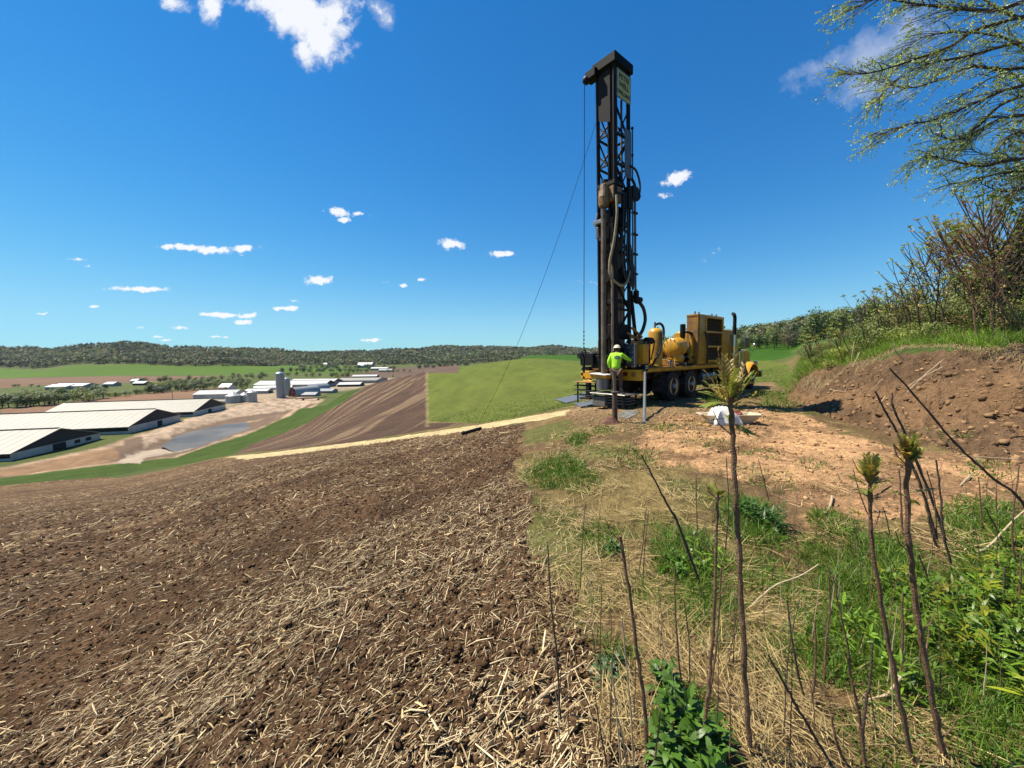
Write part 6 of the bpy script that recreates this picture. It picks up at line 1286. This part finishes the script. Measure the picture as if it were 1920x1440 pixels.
# dark sheet at the top of the rear face, grey guard plate on the near side
B(MB().prism([lean((X0 - .03, Y1 - .06, 9.3)), lean((X0 - .03, Y1 - .06, 10.7)), lean((X0 - .03, Y0 + .14, 10.7)), lean((X0 - .03, Y0 + .14, 9.1))], (-.012, 0, 0)), 'wind_plate', opening_m, mast, 0)
B(MB().prism([lean((-2.25, Y0 - .06, 7.5)), lean((-1.88, Y0 - .06, 7.5)), lean((-1.88, Y0 - .06, 9.0)), lean((-2.25, Y0 - .06, 9.0))], (0, -.02, 0)), 'guard_plate', grey_m, mast, 0)
B(MB().tube([lean((-1.82, Y0 - .08, z_)) for z_ in (9.1, 7.4)], .02, 6), 'guard_rail', blk, mast, 0)
for z_ in (9.15, 8.3): B(MB().ball(lean((-1.80, Y0 - .06, z_)), .05, 8, 6), 'bolt_head', blk, mast, 0)
# sign: three lines of dark capitals
s0 = lean((-2.30, Y0 - .075, 10.22))
sign = B(MB().box(s0, (.72, .02, .78)), 'sign', sign_m, truck, 0)
B(MB().box(s0 + Vector((-.37, 0, 0)), (.02, .03, .80)).box(s0 + Vector((.37, 0, 0)), (.02, .03, .80)).box(s0 + Vector((0, 0, -.41)), (.76, .03, .02)).box(s0 + Vector((0, 0, .41)), (.76, .03, .02)), 'sign_frame', stl, sign, 0)
ink = mat('sign_ink', (.012, .02, .012), rough=.6)
for k, (txt, sz) in enumerate((('PETRI', .23), ('WELL', .22), ('DRILLING', .165))):
    cu = bpy.data.curves.new('lettering', 'FONT'); cu.body = txt; cu.size = sz; cu.align_x = 'CENTER'; cu.align_y = 'CENTER'; cu.extrude = .002; cu.offset = .004
    tmp = bpy.data.objects.new('lettering_tmp', cu); COL.objects.link(tmp); dg = bpy.context.evaluated_depsgraph_get(); me = bpy.data.meshes.new_from_object(tmp.evaluated_get(dg)); bpy.data.objects.remove(tmp)
    me.name = 'lettering'; me.materials.clear(); me.materials.append(ink)
    o = link(bpy.data.objects.new('lettering', me), sign); o.rotation_euler = (R(90), 0, 0); o.location = s0 + Vector((0, -.014, .23 - .235 * k))
# drill string, rotary head, hoses
string = B(MB().tube([(-2.96, -.28, .95), lean((-2.90, -.30, 6.6))], .085, 12), 'drill_string', pipe_m, mast, 0, True)
rods = MB()
for (dx, dy, rr_, z1) in ((-2.6, -.42, .07, 6.2), (-2.45, -.50, .065, 5.6), (-2.3, -.52, .065, 5.6), (-2.15, -.50, .06, 5.2), (-2.2, -.3, .08, 6.4), (-2.5, -.2, .08, 6.4), (-2.0, -.4, .06, 5.0), (-2.35, -.35, .10, 10.2), (-2.5, -.02, .07, 6.0), (-2.62, -.12, .05, 6.3), (-2.1, -.45, .035, 10.0), (-2.25, -.15, .04, 10.3), (-2.05, -.2, .05, 9.6)):
    rods.tube([lean((dx, dy, 1.3)), lean((dx, dy, z1))], rr_, 8)
B(rods, 'rod_rack', pipe_m, mast, 0, True)
B(MB().tube([lean((-2.62, -.54, 1.4)), lean((-2.60, -.54, 10.4))], .035, 8).tube([lean((-2.42, -.2, 1.4)), lean((-2.42, -.2, 10.6))], .06, 8).tube([lean((-2.15, -.1, 1.4)), lean((-2.15, -.1, 10.6))], .045, 8), 'feed_cylinder', blk, mast, 0, True)
for c_, s_ in (((-2.32, -.36, 4.35), (.66, .50, .38)), ((-2.32, -.36, 3.5), (.62, .44, .14)), ((-2.3, -.36, 2.5), (.68, .50, .5)), ((-2.35, -.3, 5.5), (.5, .5, .16)), ((-2.25, -.3, 6.2), (.5, .5, .7))): B(MB().box(lean(c_), s_), 'rod_clamp', blk, mast)
head = B(MB().box(lean((-2.56, -.30, 6.9)), (.46, .62, .50)).lathe(lean((-2.86, -.28, 6.45)), (0, 0, 1), [(0, .08), (.05, .16), (.35, .19), (.55, .15), (.75, .12), (.78, .02)], 16), 'rotary_head', grease, mast, .02)
B(MB().box(lean((-2.52, -.30, 7.22)), (.56, .70, .12)).cyl(lean((-2.3, -.5, 7.2)), lean((-2.3, -.5, 7.52)), .10).cyl(lean((-2.6, -.15, 7.2)), lean((-2.6, -.15, 7.45)), .12), 'head_motor', blk, head)
B(MB().box(lean((-2.8, -.1, 6.1)), (.16, .5, .12)).tube([lean((-2.8, .02, 6.4)), lean((-2.86, .06, 6.0)), lean((-2.8, -.1, 5.5))], .04, 6).tube([lean((-2.9, -.05, 5.9)), lean((-2.9, -.05, 5.55))], .06, 8), 'pipe_elevator', stl, mast)
B(MB().tube(spline([lean((-2.72, -.66, 6.8)), lean((-2.76, -.70, 6.2)), lean((-2.80, -.62, 5.4)), lean((-2.88, -.50, 4.7)), lean((-2.84, -.52, 4.25)), lean((-2.6, -.70, 3.98)), lean((-2.3, -.74, 4.1)), lean((-2.1, -.72, 4.5))], 7), .045, 9), 'tan_hose', hose_t, mast, 0, True)
for k in range(4): B(MB().tube(spline([lean((-2.3 + .12 * k, -.66, 7.0)), lean((-2.45 + .13 * k, -.72, 6.0)), lean((-2.5 + .15 * k, -.70, 4.9)), lean((-2.35 + .14 * k, -.74, 4.2 - .1 * k)), lean((-2.1 + .08 * k, -.72, 4.6)), lean((-1.95, -.66, 5.4))], 6), .030, 7), 'hydraulic_hose', hose_m, mast, 0, True)
B(MB().tube(spline([lean((-1.98, -.70, 7.9)), lean((-1.70, -.74, 7.8)), lean((-1.52, -.76, 7.45)), lean((-1.55, -.76, 7.1)), lean((-1.72, -.72, 6.9))], 6), .035, 8).tube(spline([lean((-2.0, -.6, 7.6)), lean((-1.72, -.64, 7.5)), lean((-1.6, -.66, 7.2)), lean((-1.68, -.66, 6.9))], 6), .045, 8), 'hose_loop', hose_m, mast, 0, True)
B(MB().box(lean((-1.82, -.68, 7.05)), (.34, .26, .42)).lathe(lean((-1.66, -.70, 7.0)), (1, 0, 0), [(0, .05), (.02, .14), (.1, .14), (.12, .04)], 12).box(lean((-2.05, -.66, 6.85)), (.24, .22, .7)), 'hose_reel', blk, mast, .02)
B(MB().tube([lean((-1.72, -.70, 6.9)), lean((-1.70, -.70, 3.75))], .038, 8).tube([lean((-1.86, -.70, 6.9)), lean((-1.86, -.70, 3.9))], .028, 8), 'stand_pipe', grey_m, mast, 0, True)
for z_ in (6.45, 5.75, 5.1, 4.45): B(MB().box(lean((-1.74, -.70, z_)), (.26, .10, .06)), 'pipe_clamp', blk, mast, 0)
B(MB().ball(lean((-1.62, -.72, 3.58)), .13, 12, 8).box(lean((-1.7, -.72, 3.75)), (.14, .14, .28)).lathe(lean((-1.5, -.74, 3.6)), (1, 0, 0), [(0, .10), (.04, .10)], 12).tube([lean((-1.7 + .08 * math.sin(R(30 * k)), -.74, 3.86 + .08 * math.cos(R(30 * k)))) for k in range(13)], .012, 5, cap=False), 'gate_valve', blk, mast, 0, True)
B(MB().tube(spline([(-1.58, -.74, 3.5), (-1.36, -.76, 3.3), (-1.28, -.78, 2.95), (-1.42, -.78, 2.6), (-1.62, -.76, 2.35), (-1.6, -.74, 2.1)], 7), .06, 10), 'mud_hose', hose_m, truck, 0, True)
B(MB().beam((-1.25, -.5, 1.5), lean((-1.84, -.60, 3.9)), .10, .10).beam((-1.25, .1, 1.5), lean((-1.84, .12, 3.9)), .10, .10).tube([(-1.4, -.6, 1.5), lean((-1.78, -.64, 3.2))], .05, 8), 'mast_brace', blk)
B(MB().box((-1.35, -.3, 1.75), (.5, 1.2, .7)).box((-1.7, -.75, 1.95), (.5, .3, .35)).cyl((-1.5, -.95, 2.2), (-1.15, -.95, 2.2), .12).box((-2.3, .0, 1.5), (.9, .8, .45)), 'hoist_gearbox', blk)
B(MB().box((-2.05, -.85, 2.3), (.5, .08, .08)).beam((-2.3, -.9, 2.62), (-1.85, -1.0, 2.3), .09, .06).box((-1.5, -.98, 2.02), (.35, .1, .3)), 'breakout_arm', yel_d)
for k in range(10):
    a = random.uniform(-2.4, -1.2); b_ = random.uniform(-1.05, -.7)
    B(MB().tube(spline([(a, b_, 1.5 + random.uniform(0, .4)), (a + .1, b_ - .05, 1.9 + random.uniform(0, .2)), (a + random.uniform(.1, .4), b_, 2.2), (a + .3, b_ + .1, 1.8)], 4), .022, 6), 'control_hose', hose_m, bev=0)
B(MB().box((-2.42, .1, 2.0), (.06, .5, .5)), 'rust_plate', mat('rust_plate', (.20, .07, .025), rough=.8, var=.3, scale=6))
# ---- guy rope from the mast to the ground
ga_ = TM @ lean((X0, Y1, 9.5)); gb_ = G(890, 806); gb_.z = float(hz(gb_.x, gb_.y)); rp = empty('guy_rope', gb_); tag(rp, 'thin dark rope hanging slack from the mast to the ground beside the straw', 'rope')
pts = []
for k in range(25):
    s = k / 24; p = gb_.lerp(ga_, s); p.z -= 4 * .9 * s * (1 - s); pts.append(p - gb_)
MB().tube(pts, .007, 5).build('cord', hose_m, rp)
# black pipe stub lying by the straw
g1_, g2_ = G(866, 817), G(902, 807); c_ = (g1_ + g2_) / 2; c_.z = float(hz(c_.x, c_.y)); o = MB().tube([g1_ - c_ + Vector((0, 0, .08)), g2_ - c_ + Vector((0, 0, .08))], .07, 10).build('black_pipe', blk); o.location = c_; tag(o, 'short black pipe lying on the field edge beside the straw', 'pipe')
# ---- two posts in front of the rig
g = G(1153, 794); g.z = float(hz(g.x, g.y)); root = empty('drill_pipe_post', g); tag(root, 'dark pipe standing upright in a mound of earth, left of the silver one', 'post')
H1 = P(1151, 735, g.y).z - g.z; H2 = P(1150, 697, g.y).z - g.z
rust = mat('rusty_pipe', (.085, .05, .038), rough=.75, metal=.2, var=.35, scale=12, dirt=(.2, .13, .09), dirt_amt=.4)
MB().tube([(0, 0, -.05), (-.01, 0, H1)], [.072, .060], 14).build('lower_pipe', rust, root, smooth=True)
MB().lathe((-.012, 0, H1 - .01), (0, 0, 1), [(0, .05), (.005, .085), (.03, .085), (.035, .04)], 16).build('collar', stl, root)
MB().tube([(-.012, 0, H1 + .02), (-.02, 0, H1 + .28), (-.045, .02, H2)], [.035, .045, .05], 12).build('upper_pipe', pipe_m, root, smooth=True)
mm = MB(); mm.v = [(math.cos(R(30 * k)) * rr_ * random.uniform(.8, 1.2), math.sin(R(30 * k)) * rr_ * random.uniform(.8, 1.2), h_) for (rr_, h_) in ((.24, -.03), (.17, .06), (.10, .15)) for k in range(12)] + [(0, 0, .17)]
mm.f = [(a * 12 + k, a * 12 + (k + 1) % 12, (a + 1) * 12 + (k + 1) % 12, (a + 1) * 12 + k) for a in range(2) for k in range(12)] + [(24 + k, 24 + (k + 1) % 12, 36) for k in range(12)]
o = mm.build('soil_mound', mat('mound_soil', (.13, .06, .045), rough=.95, var=.4, scale=14, bump=.8, bscale=40)); o.location = g + Vector((-.10, 0, 0)); tag(o, 'small reddish mound of earth at the foot of the dark pipe', 'mound')
g = G(1208, 795); g.z = float(hz(g.x, g.y)); top = TM @ Vector((-2.1, -1.28, 1.22)); root = empty('silver_pipe', g); tag(root, 'silver pipe leaning between the ground and the rear corner of the truck deck', 'pipe')
MB().tube([Vector((0, 0, -.05)), top - g], .040, 14).build('tube', mat('galv_tube', (.24, .25, .26), rough=.4, metal=.5, var=.15, scale=6), root, smooth=True)
MB().beam(top - g - Vector((.02, 0, .12)), top - g + Vector((.12, .10, .02)), .03, .03).build('clip', blk, root)
# ---- rods lying on the ground behind the posts
for k in range(7):
    a = G(1158 + 2 * k, 781 - 1.8 * k); b_ = G(1181 + 3.0 * k, 787 - 2.0 * k); a.z = float(hz(a.x, a.y)) + .03; b_.z = float(hz(b_.x, b_.y)) + .03
    o = MB().tube([(0, 0, 0), b_ - a], .017, 7).build('steel_rod', rim_m, None, smooth=True); o.location = a; tag(o, 'pale steel rod lying in the row on the ground between the two posts', 'rod', 'steel rods lying in a row')
# ---- tub, sack and rag
g = G(1366, 793); g.z = float(hz(g.x, g.y)); root = empty('mud_tub', g, (0, 0, R(-3))); tag(root, 'beige boat-shaped tub on the orange dirt with a white sack over it', 'tub')
tubm = mat('tub_beige', (.62, .52, .36), rough=.5, var=.12, scale=4, dirt=(.35, .25, .16), dirt_amt=.5)
def tubprof(L_, W_, z_): return [(-L_, -W_, z_), (L_, -W_, z_), (L_, W_, z_), (-L_, W_, z_)]
o_, i_ = [], []
tub = MB(); tub.add(tubprof(.40, .16, .0) + tubprof(.66, .26, .24) + tubprof(.63, .235, .24) + tubprof(.38, .14, .03), [(3, 2, 1, 0)] + [(k, (k + 1) % 4, 4 + (k + 1) % 4, 4 + k) for k in range(4)] + [(4 + k, 4 + (k + 1) % 4, 8 + (k + 1) % 4, 8 + k) for k in range(4)] + [(8 + k, 8 + (k + 1) % 4, 12 + (k + 1) % 4, 12 + k) for k in range(4)] + [(12, 13, 14, 15)])
tub.build('hull', tubm, root, bevel=.01); MB().box((.68, 0, .235), (.06, .3, .03)).box((-.68, 0, .235), (.06, .3, .03)).build('lip', tubm, root)
def cloth(name, c, sx, sy, h, m, label, cat, seed, par=None):
    rs = np.random.default_rng(seed); n = 26; V = []
    for i in range(n):
        for j in range(n):
            a, b = (i / (n - 1) - .5) * 2, (j / (n - 1) - .5) * 2; r_ = max(abs(a), abs(b))
            fold = .5 * math.sin(a * 7 + b * 3 + seed) + .4 * math.sin(b * 11 - a * 4)
            z_ = h * (1 - r_ ** 2.6) + .035 * fold * (1 - .3 * r_); V.append((a * sx * (1 - .12 * math.sin(b * 5 + seed)), b * sy * (1 + .12 * math.sin(a * 6)), z_))
    F_ = [(i * n + j, (i + 1) * n + j, (i + 1) * n + j + 1, i * n + j + 1) for i in range(n - 1) for j in range(n - 1)]
    o = MB().add(V, F_).build(name, m, par, smooth=True); o.location = c; sm_ = o.modifiers.new('thickness', 'SOLIDIFY'); sm_.thickness = .012; tag(o, label, cat); return o
cloth('white_sack', g + Vector((-.22, -.14, .02)), .31, .30, .42, white_m, 'crumpled white sack draped over the beige tub', 'sack', 3)
cloth('red_rag', g + Vector((.20, .08, .20)), .15, .12, .09, mat('rag_red', (.26, .05, .06), rough=.9, var=.3, scale=12), 'crumpled dark red rag lying in the tub right of the white sack', 'rag', 5)
# steel mats behind the rig
for (q, lab) in (([(1040, 750), (1095, 738), (1118, 743), (1062, 757)], 'flat grey mat on the grass left of the rig'), ([(1075, 758), (1120, 751), (1132, 756), (1090, 765)], 'dark mat lying on the straw by the rig base')):
    ps = [G(*p) for p in q]; c_ = sum(ps, Vector()) / 4; mx = max(float(hz(p.x, p.y)) for p in ps) + .02
    o = MB().prism([Vector((p.x - c_.x, p.y - c_.y, float(hz(p.x, p.y)) - c_.z + .03)) for p in ps], (0, 0, .03)).build('ground_mat', grey_m, None); o.location = c_; tag(o, lab, 'mat')

# ------------------------------------------------------------------ the driller
def skin(name, J, E, m, parent, sub=2, root='pelvis'):
    names = list(J); me = bpy.data.meshes.new(name); me.from_pydata([J[n][0] for n in names], [(names.index(a), names.index(b)) for a, b in E], []); me.update()
    o = bpy.data.objects.new(name, me); COL.objects.link(o); md = o.modifiers.new('skin', 'SKIN'); md.use_smooth_shade = True
    for i, n in enumerate(names):
        r_ = J[n][1]; me.skin_vertices[0].data[i].radius = r_ if isinstance(r_, tuple) else (r_, r_); me.skin_vertices[0].data[i].use_root = (n == root)
    ss = o.modifiers.new('sub', 'SUBSURF'); ss.levels = sub; ss.render_levels = sub
    dg = bpy.context.evaluated_depsgraph_get(); me2 = bpy.data.meshes.new_from_object(o.evaluated_get(dg)); bpy.data.objects.remove(o)
    me2.name = name; me2.materials.clear(); me2.materials.append(m); me2.polygons.foreach_set('use_smooth', [True] * len(me2.polygons))
    return link(bpy.data.objects.new(name, me2), parent)
skin_m = mat('skin', (.42, .22, .15), rough=.55, var=.08, scale=10)
shirt_m = mat('hi_vis_shirt', (.42, .85, .03), rough=.75, var=.06, scale=6, bump=.25, bscale=18)
trou_m = mat('brown_trousers', (.10, .055, .038), rough=.9, var=.25, scale=8, dirt=(.16, .12, .09), dirt_amt=.4)
boot_m = mat('work_boot', (.26, .22, .18), rough=.8, var=.25, scale=12)
hat_m = mat('hard_hat', (.80, .70, .52), rough=.4, var=.05)
pw_ = TM @ Vector((-2.87, -.70, .492)); SC = .93
man = empty('person', pw_, (0, 0, R(-24))); man.scale = (SC, SC, SC); tag(man, 'person in neon yellow-green shirt and pale hard hat reaching to the drill levers', 'person')
J = dict(pelvis=((0, -.02, .84), .135), waist=((0, 0, .98), .125), spine=((0, .03, 1.12), .135), chest=((0, .07, 1.26), (.15, .13)), neck0=((0, .10, 1.38), .07), neck=((0, .13, 1.44), .055), head=((0, .16, 1.51), .085), crown=((0, .165, 1.58), .088),
 lsh=((-.16, .08, 1.33), .07), lel=((-.25, .02, 1.08), .047), lwr=((-.22, .12, .86), .034), rsh=((.16, .10, 1.33), .07), rel=((.34, .20, 1.20), .047), rwr=((.52, .34, 1.13), .034),
 lhip=((-.09, -.02, .78), .105), lkn=((-.11, .10, .47), .07), lan=((-.12, .0, .10), .045), lft=((-.12, .13, .045), .042), ltoe=((-.12, .22, .04), .035), rhip=((.09, -.01, .78), .105), rkn=((.13, .16, .48), .07), ran=((.15, .10, .10), .045), rft=((.17, .22, .045), .042), rtoe=((.18, .31, .04), .035))
E = [('pelvis','waist'),('waist','spine'),('spine','chest'),('chest','neck0'),('neck0','neck'),('neck','head'),('head','crown'),('chest','lsh'),('lsh','lel'),('lel','lwr'),('chest','rsh'),('rsh','rel'),('rel','rwr'),('pelvis','lhip'),('lhip','lkn'),('lkn','lan'),('lan','lft'),('lft','ltoe'),('pelvis','rhip'),('rhip','rkn'),('rkn','ran'),('ran','rft'),('rft','rtoe')]
for s, wn, d in (('l', 'lwr', Vector((.04, .10, -.22)).normalized()), ('r', 'rwr', Vector((.62, .72, -.12)).normalized())):
    w0 = Vector(J[wn][0]); up = Vector((0, 0, 1)); sd_ = d.cross(up).normalized(); nn = sd_.cross(d)
    J[s + 'palm'] = (tuple(w0 + d * .055), (.036, .020)); E.append((wn, s + 'palm'))
    for k, (o_, l_) in enumerate(((-.030, .070), (-.010, .080), (.010, .075), (.028, .060))):
        J[f'{s}f{k}a'] = (tuple(w0 + d * .095 + sd_ * o_), .0105); J[f'{s}f{k}b'] = (tuple(w0 + d * (.095 + l_ * .5) + sd_ * o_ - nn * .018), .009); J[f'{s}f{k}c'] = (tuple(w0 + d * (.095 + l_ * .7) + sd_ * o_ - nn * .045), .008)
        E += [(s + 'palm', f'{s}f{k}a'), (f'{s}f{k}a', f'{s}f{k}b'), (f'{s}f{k}b', f'{s}f{k}c')]
    tdir = -1 if s == 'l' else -1
    J[s + 'tha'] = (tuple(w0 + d * .04 + sd_ * .035 * tdir - nn * .012), .012); J[s + 'thb'] = (tuple(w0 + d * .075 + sd_ * .052 * tdir - nn * .03), .010); E += [(s + 'palm', s + 'tha'), (s + 'tha', s + 'thb')]
body = skin('body', J, E, skin_m, man)
fm = MB().ball((0, .245, 1.515), .016, 8, 6, (.8, 1.4, 1.2)); 
for sx in (-1, 1): fm.ball((sx * .088, .155, 1.51), .022, 8, 6, (.5, .9, 1.4))
fm.build('ears_and_nose', skin_m, body, smooth=True)
for sx in (-1, 1): MB().ball((sx * .032, .236, 1.535), .011, 8, 6).build('eye', blk, body, smooth=True)
MB().box((0, .236, 1.472), (.045, .012, .008)).build('mouth', mat('lips', (.30, .10, .09), rough=.6), body)
MB().ball((0, .145, 1.545), .098, 14, 8, (.98, 1, .95)).build('hair', mat('hair_brown', (.035, .02, .012), rough=.8), body, smooth=True)
hat = MB().lathe((0, .150, 1.575), (0, .08, 1), [(-.005, .135), (0, .14), (.012, .128), (.05, .118), (.09, .092), (.115, .05), (.122, .004)], 22).build('hard_hat', hat_m, man, smooth=True)
MB().prism([(math.sin(R(a)) * .13, .16 + math.cos(R(a)) * .13, 1.580) for a in range(-60, 61, 12)] + [(math.sin(R(a)) * .115, .20 + math.cos(R(a)) * .145, 1.572) for a in range(60, -61, -12)], (0, 0, .010)).build('brim', hat_m, hat)
MB().tube([(-.10, .02, 1.56), (-.115, .05, 1.50), (-.11, .08, 1.47)], .012, 6).build('ear_flap', white_m, hat)
SJ = dict(pelvis=((0, -.025, .80), (.175, .155)), waist=((0, -.005, .95), (.165, .15)), spine=((0, .02, 1.12), (.175, .155)), chest=((0, .055, 1.26), (.19, .155)), neck0=((0, .10, 1.385), .085), lsh=((-.175, .07, 1.32), .092), lel=((-.26, .015, 1.08), .070), lwr=((-.225, .115, .87), .055), rsh=((.175, .09, 1.325), .092), rel=((.345, .20, 1.19), .072), rwr=((.50, .325, 1.13), .056))
shirt = skin('shirt', SJ, [('pelvis','waist'),('waist','spine'),('spine','chest'),('chest','neck0'),('chest','lsh'),('lsh','lel'),('lel','lwr'),('chest','rsh'),('rsh','rel'),('rel','rwr')], shirt_m, man)
PJ = dict(pelvis=((0, -.02, .82), .15), lhip=((-.095, -.02, .76), .12), lkn=((-.115, .10, .47), .085), lan=((-.12, .01, .13), .065), rhip=((.095, -.01, .76), .12), rkn=((.135, .155, .48), .085), ran=((.15, .10, .13), .065))
skin('trousers', PJ, [('pelvis','lhip'),('lhip','lkn'),('lkn','lan'),('pelvis','rhip'),('rhip','rkn'),('rkn','ran')], trou_m, man)
for s, (a, b, c) in (('l', ((-.12, -.01, .13), (-.12, .07, .06), (-.12, .21, .045))), ('r', ((.15, .09, .13), (.165, .17, .06), (.18, .30, .045)))):
    skin('boot', dict(pelvis=(a, .058), m=(b, .055), t=(c, .045)), [('pelvis', 'm'), ('m', 't')], boot_m, man)
# emblem printed on the back: oval hugging the shirt
from mathutils.bvhtree import BVHTree
bv = BVHTree.FromPolygons([v_.co for v_ in shirt.data.vertices], [tuple(p_.vertices) for p_ in shirt.data.polygons])
def onback(x_, z_, off):
    h_ = bv.ray_cast(Vector((x_, -1, z_)), Vector((0, 1, 0))); q = h_[0] if h_[0] is not None else Vector((x_, -.08, z_)); n_ = h_[1] if h_[1] is not None else Vector((0, -1, 0))
    return q + (n_ if n_.y < 0 else -n_) * off
def patch(name, pts2, off, m, par):
    c_ = (sum(p[0] for p in pts2) / len(pts2), sum(p[1] for p in pts2) / len(pts2)); rings = (0, .33, .66, 1.0); vs = [onback(*c_, off)]
    for q in rings[1:]: vs += [onback(c_[0] + (x_ - c_[0]) * q, c_[1] + (z_ - c_[1]) * q, off) for x_, z_ in pts2]
    n = len(pts2); fs = [(0, 1 + k, 1 + (k + 1) % n) for k in range(n)] + [(1 + a * n + k, 1 + (a + 1) * n + k, 1 + (a + 1) * n + (k + 1) % n, 1 + a * n + (k + 1) % n) for a in range(2) for k in range(n)]
    return MB().add(vs, fs).build(name, m, par, smooth=True)
tealm = mat('print_green', (.004, .075, .035), rough=.8); lightm = mat('print_pale', (.30, .48, .30), rough=.8)
patch('emblem', [(.045 + .098 * math.cos(R(a)), 1.245 + .062 * math.sin(R(a))) for a in range(0, 360, 15)], .004, tealm, shirt)
for (x0_, x1_, z0_, z1_) in ((-.03, .10, 1.222, 1.236), (.04, .052, 1.262, 1.280), (-.015, .0, 1.205, 1.212), (.03, .07, 1.205, 1.212)):
    patch('emblem_lettering', [(x0_, z0_), (x1_, z0_), (x1_, z1_), (x0_, z1_)], .007, lightm, shirt)
# ------------------------------------------------------------------ haze
zlo, zhi = float(Z.min()) - 1.5, float(max(Z.max(), 60)) + 25
hzm = bpy.data.materials.new('haze'); hzm.use_nodes = True; t_ = hzm.node_tree; t_.nodes.clear()
pv = nd(t_, 'ShaderNodeVolumePrincipled', {'Color': (.78, .88, 1.0, 1), 'Density': .000022, 'Anisotropy': 0.2}); t_.links.new(pv.outputs[0], nd(t_, 'ShaderNodeOutputMaterial').inputs['Volume'])
hb = MB().box((0, 0, (zlo + zhi) / 2), (18800, 18800, zhi - zlo)).build('haze', hzm); tag(hb, kind='stuff')
